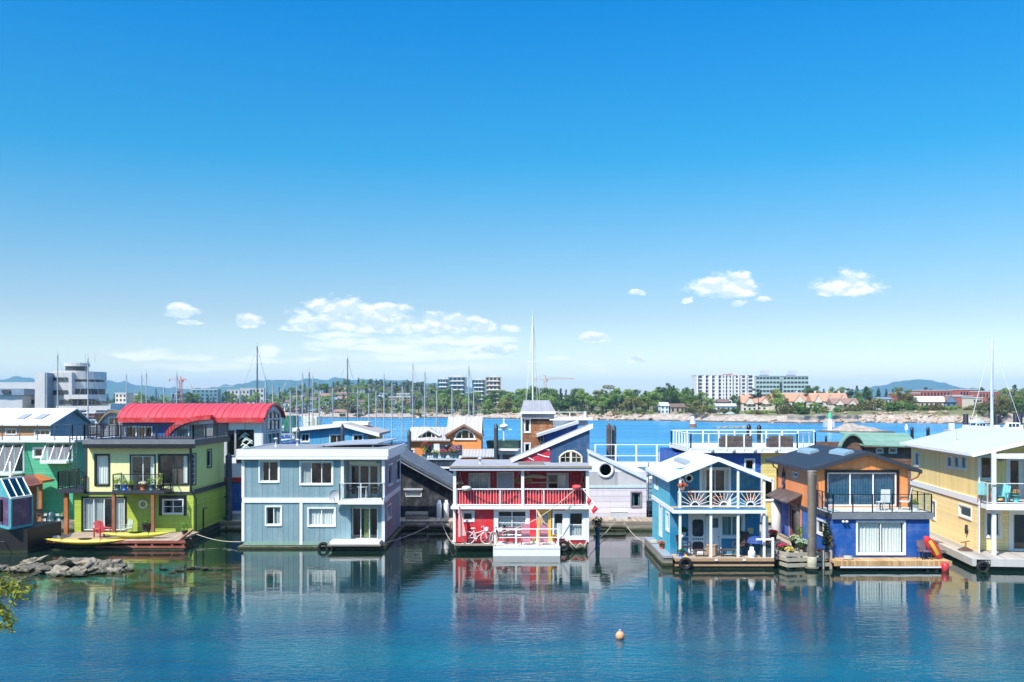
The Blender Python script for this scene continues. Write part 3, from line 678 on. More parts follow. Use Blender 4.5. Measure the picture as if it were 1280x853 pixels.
window(h, FR(YR), *lw[0], n=1, trim=.13); window(h, FR(YR), *lw[1], n=2, m=3, trim=.22, curt=[(0, 1, .3)], cm=SHEER); window(h, FR(YR), *lw[2], n=1, trim=.16, curt=[(.1, .9, .6)], cm=CURT); window(h, FR(YR), *lw[3], n=1, m=2, trim=.2, curt=[(0, 1, .7)], cm=SHEER)
YEL = paint('yellow_paint', '#d8b44a', .5)
window(h, FR(YR), dw[0], dw[1], zf + .02, dw[3], n=1, fm=YEL, trim=.12, sash=.14, name='door', sill=False, label='yellow front door with glass panel', curt=[(.15, .9, .1)], cm=SHEER)
uw = [rf(yr, 587.5, 593, 611, 613), rf(yr, 685, 593, 709, 613)]; ud = rf(yr, 623, 592, 640.5, 632)
zg = zs + .02
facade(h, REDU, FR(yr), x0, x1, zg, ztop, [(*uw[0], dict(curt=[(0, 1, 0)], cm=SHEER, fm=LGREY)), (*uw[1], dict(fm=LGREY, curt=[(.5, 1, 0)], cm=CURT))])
mb = MB(); mb.pbox(FR(yr), ud[0], ud[1], zg + .02, ud[3], .002, .06); mb.build('door', paint('grey_blue_paint', '#97a5b5', .5), h); 
mb = MB(); mb.pbox(FR(yr), ud[0] - .1, ud[0] - .002, zg + .02, ud[3] + .1, .002, .05); mb.pbox(FR(yr), ud[1] + .002, ud[1] + .1, zg + .02, ud[3] + .1, .002, .05); mb.pbox(FR(yr), ud[0], ud[1], ud[3] + .002, ud[3] + .1, .002, .05); mb.build('door_frame', LGREY, h)
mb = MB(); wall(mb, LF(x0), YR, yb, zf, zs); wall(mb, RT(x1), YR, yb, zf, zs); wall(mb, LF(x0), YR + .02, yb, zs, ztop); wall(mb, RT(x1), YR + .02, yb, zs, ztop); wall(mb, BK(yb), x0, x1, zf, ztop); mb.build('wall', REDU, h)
# gallery floor, posts, railing and red drape
yg = YR - .35; slab(h, 'gallery_floor', WHITE, x0 - .12, x1 + .12, yg, yr, zs - .06, zs + .015); slab(h, 'fascia', WHITE, x0 - .15, x1 + .15, yg - .05, yg - .003, zs - .14, zs + .05)
mb = MB()
for px in (568.2, 653.3, 734.3): a = X(px, yg); mb.box(a - .09, a + .09, yg + .02, yg + .2, zs + .02, ztop - .05)
build8(mb, 'post', WHITE, h)
rail(h, [(x0 + .2, yg + .1), (x1 - .1, yg + .1)], zs + .02, zrl - zs, WHITE, post=.06, every=3, bal=.014, gap=.17, top=.1)
mb = MB(); xa, xb = X(572, yg), X(728, yg)
def drape(a, b):
    u = xa + (xb - xa) * a; sag = .10 * abs(math.sin(a * math.pi * 3)); sw_ = .03 * math.sin(a * 160) + .02 * math.sin(a * 47 + b * 3)
    return (u, yg + .2 + sw_, zs + .08 + (zrl - zs - .12 - sag * .25) * b)
mb.grid(drape, 220, 4); mb.build('drape', paint('red_cloth', '#c92a33', .85, var=.12, grime=0), h)
# drape festoon seams
mb = MB(); 
for (p, q) in ((.13, .48), (.5, .98)):
    mb.tube([(xa + (xb - xa) * (p + (q - p) * t / 14), yg + .12, zs + .75 - .55 * math.sin(math.pi * t / 14)) for t in range(15)], .035, 5)
mb.build('festoon', paint('dark_red_cloth', '#8f1c26', .85, grime=0), h)
RTOP = paint('grey_tar_roof', '#8f8f93', .9, var=.12)
slab(h, 'roof', RTOP, x0 - .2, x1 + .15, yg - .15, yb + .2, ztop - .02, ztop + .2); slab(h, 'fascia', paint('lilac_fascia', '#b9b6c4', .6), x0 - .22, x1 + .17, yg - .2, yg - .153, ztop - .04, ztop + .14); slab(h, 'gutter', paint('tan_gutter', '#9a8c7c', .6), x0 - .22, x1 + .17, yg - .26, yg - .155, ztop + .143, ztop + .25)
xq = X(637, 66); slab(h, 'annex', REDU, x0, xq, yb + .21, 67.2, zf, ztop - .02); slab(h, 'annex_roof', RTOP, x0 - .2, xq + .1, yb + .205, 67.4, ztop - .018, ztop + .2); slab(h, 'roof_vent', paint('brown_metal', '#7d7068', .6), X(648, 62), X(680, 62), 61.6, 62.4, ztop + .2, ztop + .36)
# corner boards and sign
mb = MB(); P = FR(YR)
for px in (568, 734.5): a = X(px, YR); mb.pbox(P, a - .08, a + .08, zf, zs - .2, .002, .05)
for px in (619, 708): a = X(px, YR); mb.pbox(P, a - .08, a + .08, zf, zs - .2, .002, .04)
build8(mb, 'trim', WHITE, h)
mb = MB(); a = X(655, yr); zz = Z(597, yr)
mb.tube([(a, yr - .08, zz), (a + .5, yr - .08, zz + .1), (a + 1.0, yr - .08, zz + .06), (a + 1.5, yr - .08, zz)], [.05, .13, .13, .03], 8); mb.box(a + .4, a + 2.1, yr - .1, yr - .03, Z(604, yr), Z(602.5, yr)); tag(mb.build('wall_sign', paint('driftwood', '#b7a99a', .8), None, (a, yr, zz)), 'carved pale driftwood sign mounted on the red gallery wall', 'sign')
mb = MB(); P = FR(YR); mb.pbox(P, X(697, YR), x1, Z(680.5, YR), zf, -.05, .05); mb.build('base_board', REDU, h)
mb = MB()
for i, (a, b) in enumerate(((568, 618), (698, 734))):
    for j in range(3): mb.tube([(X(a, 60), YR + .15 + j * .9, .12 + .05 * j), (X(b, 60), YR + .15 + j * .9, .14)], .36, 9)
mb.build('log_float', LOGWOOD, h); flt(h, x0 + .1, x1 - .1, YR + .6, 67.2, zf - .02, WETWOOD)
# porch
yp = 58.3; p0, p1 = X(617.5, yp), X(699, yp); zp = Z(683, yp)
slab(h, 'porch_deck', WHITE, p0, p1, yp, YR - .02, zp - .12, zp); slab(h, 'porch_skirt', WHITE, p0 - .05, p1 + .05, yp - .08, yp - .01, Z(697, yp), zp - .16); slab(h, 'porch_edge', WHITE, p0 - .05, p1 + .05, yp - .1, yp - .01, zp - .14, zp + .02)
flt(h, p0, p1, yp + .05, YR, .12)
rail(h, [(p0 + .06, yp + .06), (p1 - .06, yp + .06)], zp, 1.0, WHITE, post=.10, every=1.25, bal=0, top=.08, low=.5, name='porch_railing')

# ================================================================ teal-blue house with sunburst railing
YO = 54.0; TEAL = paint('teal_lap_siding', '#4aacc4', .5, 'lap', .16, dist=.012); TEALF = paint('teal_board_shaded', '#1f7ea6', .5, var=.06)  # one teal, painted lighter for the sunlit side, darker for the shaded front
xl, xr2 = 8.77, 13.75; yf, yb = 55.25, 62.2; h = T('floating_house', 'teal-blue two-storey floating house with white gable roof and sunburst balcony railing', 'floating house', ((xl + xr2) / 2, YO, 0))
zd = .58; zb = Z(636, YO); zap, zel, zer = Z(572, YO), Z(598, YO), Z(598, YO); xap = X(898, YO); xe0, xe1 = X(834, YO), X(963.5, YO)
slope = (zap - zel) / (xap - xe0); tw = lambda x: zap - .2 - abs(x - xap) * slope
up = rf(yf, 877, 587, 911, 618); lo = [rf(yf, 863, 645, 882, 688), rf(yf, 884.5, 645, 900, 688), rf(yf, 902, 645, 928, 670)]
facade(h, TEALF, FR(yf), xl, xr2, zb, 9, [(up[0], up[1], zb + .06, up[3], dict(trim=.12, name='sliding_door', curt=[(.0, .2, 0), (.85, 1, 0)], fm=WHITE))], top=[(xl, tw(xl)), (xap, tw(xap)), (xr2, tw(xr2))])
mb = MB(); wall(mb, FR(yf), xl, xr2, zd, zb, [lo[2]] + [(a[0], a[1], zd, a[3]) for a in lo[:2]]); mb.build('wall', TEALF, h)
window(h, FR(yf), *lo[2], trim=.14, curt=[(.05, .95, 0)], cm=paint('teal_curtain', '#5b8a8a', .9), n=2)
# screen door: white frame round two rounded dark meshes
a0, a1, _, a3 = lo[0]; mb = MB()
sd_ = MB(); c = (a0 + a1) / 2
def rrect(cx, cz, w_, h_, r_, n=4):
    o = []
    for (sx, sz, t0) in ((1, 1, 0), (-1, 1, 1), (-1, -1, 2), (1, -1, 3)):
        for i in range(n + 1):
            t = (t0 + i / n) * math.pi / 2; o.append((cx + sx * (w_ / 2 - r_) + r_ * math.cos(t), cz + sz * (h_ / 2 - r_) + r_ * math.sin(t)))
    return o
sd_.pbox(FR(yf), a0, a1, zd + .01, a3, -.08, -.03); dr = sd_.build('screen_door', WHITE, h)
f = lambda a, b, t: (a, yf - t, b); mb = MB(); hh = a3 - zd
mb.prism(rrect(c, zd + hh * .68, .62, hh * .45, .16), f, -.028, -.015); mb.prism(rrect(c, zd + hh * .2, .62, hh * .24, .16), f, -.028, -.015)
for i in range(6): mb.pbox(FR(yf), c - .3 + i * .105, c - .24 + i * .105, zd + hh * .37, zd + hh * .41, -.028, -.018)
mb.build('screen', paint('dark_mesh', '#1d2a33', .6), dr)
mb = MB(); mb.pbox(FR(yf), a0 - .12, a0 - .002, zd, a3 + .12, .002, .04); mb.pbox(FR(yf), a1 + .002, lo[1][0] - .002, zd, a3 + .12, .002, .04); mb.pbox(FR(yf), lo[1][1] + .002, lo[1][1] + .07, zd, a3 + .12, .002, .04); mb.pbox(FR(yf), a0, lo[1][1], a3 + .002, a3 + .12, .002, .04); mb.build('door_frame', WHITE, h)
a0, a1, _, a3 = lo[1]; mb = MB(); mb.pbox(FR(yf), a0, a1, zd + .01, a3, -.08, -.03); dr = mb.build('door', WHITE, h); mb = MB(); mb.pbox(FR(yf), a0 + .12, a1 - .1, Z(660, yf), Z(648, yf), -.029, -.02); mb.build('door_pane', paint('dark_glass_paint', '#28505e', .1), dr); mb = MB(); mb.ell((a1 - .08, yf - .0, zd + .95), .035, .05, .035); mb.build('knob', BLACK, dr)
mb = MB(); mb.lathe([(.02, -.02), (.2, -.02), (.24, -.05), (.2, -.09), (.14, -.09), (.14, -.04)], (X(861, yf), yf, Z(598, yf)), 16, axis='y'); mb.build('porthole', WHITE, h); mb = MB(); mb.lathe([(.02, -.06), (.15, -.06)], (X(861, yf), yf, Z(598, yf)), 14, axis='y'); mb.build('porthole_pane', paint('amber_glass', '#7b3d2a', .2), h)
mb = MB(); mb.pbox(FR(yf), X(934.5, yf), X(941.5, yf), Z(667.5, yf), Z(660, yf), .002, .03); tag(mb.build('wall_plaque', paint('cream_panel', '#dcc682', .7), None, (X(938, yf), yf, Z(664, yf))), 'square cream plaque on the teal wall beside the window', 'plaque')
# side walls
su = rs(xl, 819, 593, 822.5, 610); s2 = rs(xl, 833, 642, 836.5, 662)
facade(h, TEAL, LF(xl), yf, yb, zb - .1, tw(xl), [(*su, dict(n=1, trim=.09))]); facade(h, TEAL, LF(xl), yf, yb, .5, zb - .1, [(*s2, dict(n=1, trim=.1)), (*rs(xl, 824.5, 632, 827.5, 668), dict(n=1, trim=.12, name='side_door'))])
mb = MB(); wall(mb, RT(xr2), yf, yb, .5, tw(xr2)); wall(mb, BK(yb), xl, xr2, .5, 9, top=[(xl, tw(xl)), (xap, tw(xap)), (xr2, tw(xr2))]); mb.build('wall', TEAL, h)
WROOF = paint('white_metal_roof', '#d9dde0', .35, 'rib', .4, var=.03, axis='y', line=.85, grime=.08)
rf_ = gable_roof(h, WROOF, xe0, xe1, YO, yb + .2, zel, zer, xap, zap, .14, WHITE)
# skylight bar on the left plane
mb = MB(); y_, y2 = 56.3, 60.3; q = lambda x, y, d: (x, y, zap - (xap - x) * slope + d)
xs = xap - 1.25; mb.hexa([q(xs - .18, y_, .01), q(xs + .18, y_, .01), q(xs + .18, y2, .01), q(xs - .18, y2, .01), q(xs - .12, y_, .16), q(xs + .12, y_, .16), q(xs + .12, y2, .16), q(xs - .12, y2, .16)]); mb.build('skylight', paint('skylight_frame', '#8f979d', .4), rf_)
# balcony
slab(h, 'balcony_floor', DECK, xl + .02, xr2 + .02, YO + .02, yf - .01, zb - .1, zb); mb = MB(); mb.box(xl - .03, xr2 + .05, YO - .05, YO + .018, zb - .26, zb - .07); mb.box(xl - .05, xl + .0, YO + .02, yb, zb - .26, zb - .02); mb.build('fascia', WHITE, h)
mb = MB(); mb.box(xl, xr2, YO - .03, YO + .0, zb - .065, zb + .02); mb.build('balcony_band', TEALF, h)
mb = MB(); pxs_ = (850, 888.5, 922.5, 955)
for i, px in enumerate(pxs_):
    a = X(px, YO + .1); mb.box(a - .06, a + .06, YO + .04, YO + .16, zb, tw(a) + .05); mb.box(a - .065, a + .065, YO + .04, YO + .17, zd, zb - .27)
build8(mb, 'post', WHITE, h)
zrt = Z(615, YO)
rail(h, [(X(848, YO), YO + .1), (X(956, YO), YO + .1)], zb + .06, zrt - zb - .06, WHITE, post=.02, every=5, bal=0, top=.09, low=.06)
mb = MB(); L = [X(851, YO), X(887.5, YO), X(889.5, YO), X(921.5, YO), X(923.5, YO), X(954, YO)]
for i in range(3):
    a, b = L[2 * i], L[2 * i + 1]; c = (a + b) / 2; z0 = zb + .14; hh = zrt - z0 - .04
    for k in range(1, 10):
        t = math.pi * k / 10; dx, dz = math.cos(t), math.sin(t); s_ = min(hh / max(dz, 1e-3), (b - a) / 2 / max(abs(dx), 1e-3)); 
        mb.bar((c + dx * .22, YO + .1, z0 + dz * .22), (c + dx * s_, YO + .1, z0 + dz * s_), .03)
    mb.tube([(c + .22 * math.cos(math.pi * j / 8), YO + .1, z0 + .22 * math.sin(math.pi * j / 8)) for j in range(9)], .035, 5)
mb.build('sunburst', WHITE, h)
mb = MB(); a = X(948, yf); mb.box(a - .05, a + .32, yf - .9, yf - .82, zd, zd + 2.2); mb.build('partition', paint('pale_lilac_paint', '#c9c4cf', .6), h)
mb = MB(); mb.bar((X(850, yf), yf - .1, Z(671, yf)), (X(862, yf), yf - .1, Z(671, yf)), .04, .05); mb.build('shelf', WHITE, h)
yd = 53.7; d0, d1 = X(844, yd), X(967, yd)
slab(h, 'deck', DECK, d0, d1, yd, yf, zd - .12, zd - .003); slab(h, 'deck', GREY, xl - .5, xl - .0, yd + .8, yb, zd - .12, zd - .003)
mb = MB(); mb.box(d0 - .02, d1 + .02, yd - .06, yd - .003, zd - .16, zd - .02); mb.box(d0 - .02, d1 + .02, yd - .05, yd - .003, .16, .26); mb.build('deck_edge', paint('tan_edge_board', '#b08a66', .7), h); slab(h, 'deck_edge', WETWOOD, d0, d1, yd - .03, yd + .1, .265, zd - .165)
mb = MB()
for px in (853, 895, 930): a = X(px, yd); mb.box(a - .08, a + .08, yd - .09, yd - .062, zd - .13, zd - .03)
build8(mb, 'edge_light', WHITE, h)
flt(h, d0 + .05, d1 - .05, yd + .02, yb, .155, FLOATBLK); flt(h, xl - .5, d0, yd + .85, yb, .4, OLDWOOD)
mb = MB(); a = X(965, YO); mb.box(a - .06, a + .06, yd + .1, yd + .22, zd, zd + 1.1); mb.box(a - .9, a - .065, yd + .12, yd + .2, zd + .95, zd + 1.05); mb.build('corner_post', WHITE, h)

# ================================================================ orange and blue house
ORG = paint('orange_board', '#f0924f', .55, 'batten', .45, dist=.015); BLU = paint('cobalt_lap_siding', '#15529f', .5, 'lap', .15, dist=.012); BLUS = paint('cobalt_panel', '#3566b4', .55, var=.08)
YU, YL = 57.0, 54.2; xl, xr2 = 17.4, 22.68; yb = 65.2; h = T('floating_house', 'orange-over-cobalt floating house with black gable roof and black-railed balcony', 'floating house', (20, YL, 0))
zf = .55; zb = Z(642, YL); yrf = 56.65; xap, zap = X(1085, yrf), Z(564.5, yrf); xe0, xe1 = 16.95, 23.3; zel, zer = 5.2, 5.14; sl0 = (zap - zel) / (xap - xe0)
tw = lambda x: zap - .2 - abs(x - xap) * sl0
uw = rf(YU, 1034, 591, 1120.5, 636)
facade(h, ORG, FR(YU), xl, xr2, zb, 9, [(uw[0], uw[1], max(uw[2], zb + .12), uw[3], dict(n=3, trim=.0, curt=[(.02, .98, 0)], cm=DCURT, sash=.07, name='sliding_door'))], top=[(xl, tw(xl)), (xap, tw(xap)), (xr2, tw(xr2))])
mb = MB(); P = FR(YU); mb.pbox(P, uw[0] - .14, uw[0] - .002, zb + .05, uw[3] + .16, .002, .05); mb.pbox(P, uw[1] + .002, uw[1] + .14, zb + .05, uw[3] + .16, .002, .05); mb.pbox(P, uw[0], uw[1], uw[3] + .002, uw[3] + .16, .002, .05); mb.build('door_frame', BLACK, h)
zs_ = Z(636, 59); lw = rf(YL, 1072, 653, 1130, 692)
facade(h, BLU, FR(YL), xl, X(1162, YL), zf, zb - .02, [(*lw, dict(n=2, trim=.09, curt=[(.04, .48, .05), (.52, .96, .0)], name='sliding_door'))])
so_ = (57.3, 58.6, 1.75, 2.35); so_ = rs(xl, 1021, 652, 1035, 668)
facade(h, BLU, LF(xl), YL, YU, zf, zb - .02, [(so_[0], so_[1], so_[2], so_[3], dict(n=2, trim=.09))])
dy0, dy1 = YS(1001, xl), YS(987.5, xl); ddz = Z(634, 60.5)
facade(h, BLUS, LF(xl), YU, yb, zf, zs_ , [(dy0, dy1, zf + .02, min(ddz, zs_ - .05), dict(n=1, fm=paint('varnished_door', '#7a3f1c', .4), tm=ORG, trim=.14, glass=None, name='door', depth=1.0, sash=.3))])
facade(h, ORG, LF(xl), YU, yb, zs_, tw(xl), [(*rs(xl, 992, 591, 997, 596), dict(n=1, trim=.05))])
mb = MB(); wall(mb, RT(xr2), YL, YU, zf, zb - .02); wall(mb, RT(xr2), YU, yb, zf, tw(xr2)); wall(mb, BK(yb), xl, xr2, zf, 9, top=[(xl, tw(xl)), (xap, tw(xap)), (xr2, tw(xr2))]); mb.build('wall', ORG, h)
mb = MB(); mb.pbox(LF(xl), YL - .02, YU, zb - .3, zb - .02, .002, .09); mb.pbox(LF(xl), YU, YS(998, xl), zs_ - .1, zs_ + .1, .002, .06); mb.build('ledge', DGREY, h)
BROOF = paint('black_metal_roof', '#20242b', .45, 'corr', .18, var=.08, axis='y', dist=.02, grime=.2)
r_ = gable_roof(h, BROOF, xe0, xe1, yrf, 66.4, zel, zer, xap, zap, .14, DGREY)
q = lambda x, y, d: (x, y, zap - (xap - x) * sl0 + d)
for (ya, y2, xs) in ((57.6, 60.4, xap - .75), (62.4, 65.2, xap - 1.3)):
    mb = MB(); mb.hexa([q(xs - .3, ya, .01), q(xs + .3, ya, .01), q(xs + .3, y2, .01), q(xs - .3, y2, .01), q(xs - .24, ya, .18), q(xs + .24, ya, .18), q(xs + .24, y2, .18), q(xs - .24, y2, .18)]); mb.build('skylight', paint('skylight_dome', '#7f97a6', .25), r_)
mb = MB()
for ya in (YU - .3, 65.0): mb.tube([(xe0 + .05, ya, zel - .15), (xe0 + .15, ya, zel - .4), (xl - .06, ya + .1, zel - .55), (xl - .06, ya + .1, zs_ if ya > 60 else zb)], .045, 6)
mb.tube([(xe1 - .05, YU - .3, zer - .15), (xe1 - .2, YU - .3, zer - .4), (xr2 + .06, YU - .2, zer - .6)], .045, 6); mb.build('drainpipe', REDWOOD, h)
# door canopy
mb = MB(); ya, y2 = YS(1000, xl) - .5, YS(975, xl); za = Z(615, 62)
mb.hexa([(xl, ya, za), (xl, y2, za), (xl, y2, za + .07), (xl, ya, za + .07), (xl - .95, ya, za - .5), (xl - .95, y2, za - .5), (xl - .95, y2, za - .43), (xl - .95, ya, za - .43)]); mb.build('door_canopy', paint('brown_slat_roof', '#57463c', .6, 'plank', .22, axis='y', line=.4), h)
# wall ornament
mb = MB(); oy, oz = YS(980.5, xl), Z(597, 63); 
for k in range(3): mb.tube([(xl - .06, oy + .26 * math.cos(t * .3927), oz - .45 * k + (.34 - .08 * k) * math.sin(t * .3927)) for t in range(17)], .045, 5)
mb.bar((xl - .06, oy, oz + .6), (xl - .06, oy, oz - 1.3), .05); tag(mb.build('wall_ornament', paint('iron_ornament', '#3d2a44', .5), None, (xl, oy, oz)), 'dark purple ringed iron ornament on the orange side wall', 'ornament')
# balcony
xb1 = X(1164, YL); slab(h, 'balcony_floor', paint('pale_deck_coating', '#c9c6bd', .7), xl + .02, xb1, YL - .1, YU - .02, zb - .02, zb + .05); slab(h, 'fascia', paint('grey_fascia', '#70757c', .6), xl - .02, xb1 + .05, YL - .16, YL - .103, zb - .3, zb + .06); slab(h, 'fascia', GREY, xb1 + .002, xb1 + .05, YL - .1, YU, zb - .3, zb + .06)
rail(h, [(xl + .05, YU - .1), (xl + .05, YL - .12), (xb1 - .03, YL - .12), (xb1 - .03, YU - .1)], zb - .05, Z(618, YL) - zb + .05, BLACK, post=.055, every=1.1, bal=0, top=.05, low=.12, glass=CLEAR)
mb = MB(); 
for px in (1053, 1057.5): a = X(px, YL); mb.ell((a, YL - .14, Z(652, YL)), .08, .12, .07); mb.bar((a, YL, Z(652.5, YL)), (a, YL - .12, Z(653, YL)), .04)
mb.build('flood_light', WHITEM, h)
yd = 53.0; d0, d1 = X(1043, yd), X(1189, yd); slab(h, 'deck', NEWDECK, d0, d1, yd, YL - .01, .40, .545); slab(h, 'deck_edge', NEWDECK, d0 - .02, d1 + .02, yd - .06, yd - .003, .28, .55); slab(h, 'deck_edge', WHITE, d0 + .3, d1 - .2, yd - .05, yd - .01, .18, .275)
flt(h, d0 + .3, d1 - .9, yd + .3, yb, .25, WETWOOD); flt(h, xr2 - .2, d1 - .1, yd + .2, YL + 1, .25, FLOATBLK)

# ================================================================ yellow house (turned a little)
YLW = paint('yellow_lap_siding', '#f7e0a0', .55, 'lap', .17, dist=.012, var=.05); YLB = paint('yellow_board', '#f5d98e', .55, 'batten', .4, dist=.015, var=.05)
TH = R(7); OX, OY = 26.1, 55.5; h = T('floating_house', 'yellow two-storey floating house with white metal roof and white balcony railing', 'floating house', (OX, OY, 0))
# laid out square to its own corner, then turned with the empty; px helpers work through the turn
ct, st = math.cos(TH), math.sin(TH)
def su_(px):      # distance along the side wall seen at px
    k = (px - 640) / F; return (OX - k * OY) / (k * ct - st)
def fu_(px, dp=0):  # distance along the front at depth dp behind the corner
    k = (px - 640) / F; return (k * (OY + dp * ct) - OX - dp * st) / (ct + k * st)
LFy = lambda u, z, d=0.0: (OX - d, OY + u, z); FRy = lambda dp: (lambda u, z, d=0.0: (OX + u, OY + dp - d, z))
def sz(py, u): return Z(py, OY + u * ct)
zf = .62; zb = 3.42; zev = 6.15; Ls = 13.9; Wd = 8.0; zap = zev + 1.25; xap = Wd / 2 + .2
tw = lambda u: zev - .05 + (zap - zev) * (1 - abs(u - xap) / (xap + .6))
def swin(p0, y0, p1, y1):
    a, b = sorted((su_(p0), su_(p1))); return (a, b, sz(y1, (a + b) / 2), sz(y0, (a + b) / 2))
ups = [swin(1184, 571, 1190, 584), swin(1192.5, 571, 1199, 585), swin(1201.5, 571, 1208, 586), swin(1144, 566, 1149, 582)]
los = [swin(1199, 633.5, 1214, 646), swin(1164.5, 627, 1169.5, 648)]
facade(h, YLB, LFy, 0, Ls, zb, zev - .05, [(*a, dict(n=1, trim=.07)) for a in ups]); facade(h, YLW, LFy, 0, Ls, .5, zb, [(*a, dict(n=1, trim=.1)) for a in los])
rec = 1.0
P = FRy(rec)
uf = [(fu_(1226, rec), fu_(1240, rec), Z(599, 56), Z(572, 56)), (fu_(1262, rec), fu_(1283, rec), zb + .1, Z(575, 56))]
lf = [(fu_(1233, rec), fu_(1249, rec), Z(671, 56), Z(642, 56)), (fu_(1266, rec), fu_(1300, rec), zf + .05, Z(643, 56))]
facade(h, YLB, P, 0, Wd, zb, 9, [(*uf[0], dict(n=1, trim=.14)), (*uf[1], dict(n=1, trim=.2, name='door', curt=[(.6, 1, 0)]))], top=[(0, tw(0)), (xap, tw(xap)), (Wd, tw(Wd))])
facade(h, YLW, P, 0, Wd, zf, zb, [(*lf[0], dict(n=1, trim=.13, curt=[(.1, .9, 0)], cm=paint('slate_curtain', '#4d6a78', .9))), (*lf[1], dict(n=2, trim=.22, name='sliding_door', curt=[(0, .1, 0)], cm=SHEER))])
mb = MB(); wall(mb, lambda u, z, d=0: (OX + Wd + d, OY + u, z), rec, Ls, .5, zev - .1); wall(mb, lambda u, z, d=0: (OX + u, OY + Ls + d, z), 0, Wd, .5, 9, top=[(0, tw(0)), (xap, tw(xap)), (Wd, tw(Wd))])
mb.build('wall', YLB, h)
mb = MB(); mb.pbox(LFy, -.02, Ls, zb - .15, zb + .2, .002, .07); mb.pbox(LFy, .0, .22, .5, zb - .16, .002, .05); mb.pbox(LFy, .0, .22, zb + .21, zev - .2, .002, .05); mb.pbox(FRy(rec), .0, .2, zb + .21, zev - .1, .002, .05); mb.pbox(FRy(rec), .0, .22, zf, zb - .3, .002, .05); build8(mb, 'trim', WHITE, h)
YROOF = paint('pale_metal_roof', '#bcbdbb', .35, 'rib', .35, var=.03, axis='y', line=.9, grime=.06)
r_ = gable_roof(h, YROOF, OX - .62, OX + Wd + .6, OY - .75, OY + Ls + .5, zev + .02, zev + .02, OX + xap, zap, .12, WHITE)
mb = MB(); mb.box(OX + .6, OX + Wd, OY - .7, OY - .55, zev - .25, zev + .03); mb.build('tie_beam', WHITE, r_)
mb = MB(); mb.tube([(OX + 1.0, OY + 7.5, zev + .3), (OX + 1.0, OY + 7.5, zev + 1.05)], .07, 8); mb.build('vent_pipe', LGREY, r_)
mb = MB()
for i in range(36): mb.box(OX - .5, OX - .03, OY + .2 + i * .38, OY + .28 + i * .38, zev - .25, zev - .12)
build8(mb, 'rafter_tail', WHITE, r_)
slab(h, 'balcony_floor', WHITE, OX + .02, OX + Wd, OY - 1.1, OY + rec - .02, zb - .28, zb - .02); slab(h, 'balcony_edge', WHITE, OX - .05, OX + Wd, OY - 1.2, OY - 1.103, zb - .3, zb + .02); slab(h, 'balcony_deck', paint('brown_deck_coat', '#8f7f78', .8), OX + .02, OX + Wd, OY - 1.1, OY + rec - .02, zb - .018, zb + .03)
rail(h, [(OX + .03, OY - .02), (OX + .03, OY - 1.1), (OX + Wd, OY - 1.1)], zb, 1.15, WHITEM, post=.07, every=2.9, bal=0, top=.05, mid=0, low=.1, glass=CLEAR)
mb = MB(); a = fu_(1243, -1.0); mb.box(OX + a - .1, OX + a + .1, OY - 1.0, OY - .8, zb, zev + .1); mb.box(OX + a - .1, OX + a + .1, OY - 1.0, OY - .8, zf, zb - .29); build8(mb, 'post', WHITE, h)
slab(h, 'deck', paint('grey_deck_boards', '#a9a39a', .8, 'plank', .14, axis='x', line=.5), OX - 1.1, OX + Wd, OY - 2.3, OY + Ls, .45, .6); slab(h, 'deck_edge', paint('pale_edge', '#bcbab4', .7), OX - 1.13, OX + Wd, OY - 2.36, OY - 2.303, .22, .62); slab(h, 'deck_edge', paint('pale_edge', '#bcbab4', .7), OX - 1.16, OX - 1.103, OY - 2.3, OY + Ls, .22, .62)
slab(h, 'float', FLOATBLK, OX - 1.0, OX + Wd, OY - 2.2, OY + Ls, -.4, .44)
mb = MB(); a, b_ = OX - .95, OX - .25; mb.box(a, b_, OY - 2.4, OY - 2.362, .3, .58); np_ = mb.build('number_plate', BLACK, h)
mb = MB()
for k in range(3):
    c = a + .3 + k * .16; mb.tube([(c + .05 * math.cos(t * .785), OY - 2.405, .44 + .08 * math.sin(t * .785)) for t in range(9)], .014, 4)
mb.build('numerals', WHITE, np_)
mb = MB(); mb.lathe([(.02, -.14), (.14, -.12), (.16, 0)], (OX + fu_(1251, rec), OY + rec, Z(574, 56)), 10, axis='y'); mb.build('wall_lamp', GREY, h)
mb = MB(); mb.bar(LFy(2.1, 1.4, .06), LFy(2.1, 1.9, .06), .14); mb.bar(LFy(1.9, 1.6, .06), LFy(2.3, 1.6, .06), .09); mb.build('meter', DGREY, h)
h.rotation_euler = (0, 0, -TH); YHOUSE = h
def yw(u, dp, z):     # yellow-house layout point -> world
    return (OX + u * ct + dp * st, OY - u * st + dp * ct, z)
# ================================================================ back row of houses
def simple_roofslab(root, mat, poly, y0, y1, name='roof'):
    return MB().prism(poly, lambda a, b, t: (a, t, b), y0, y1).build(name, mat, root)
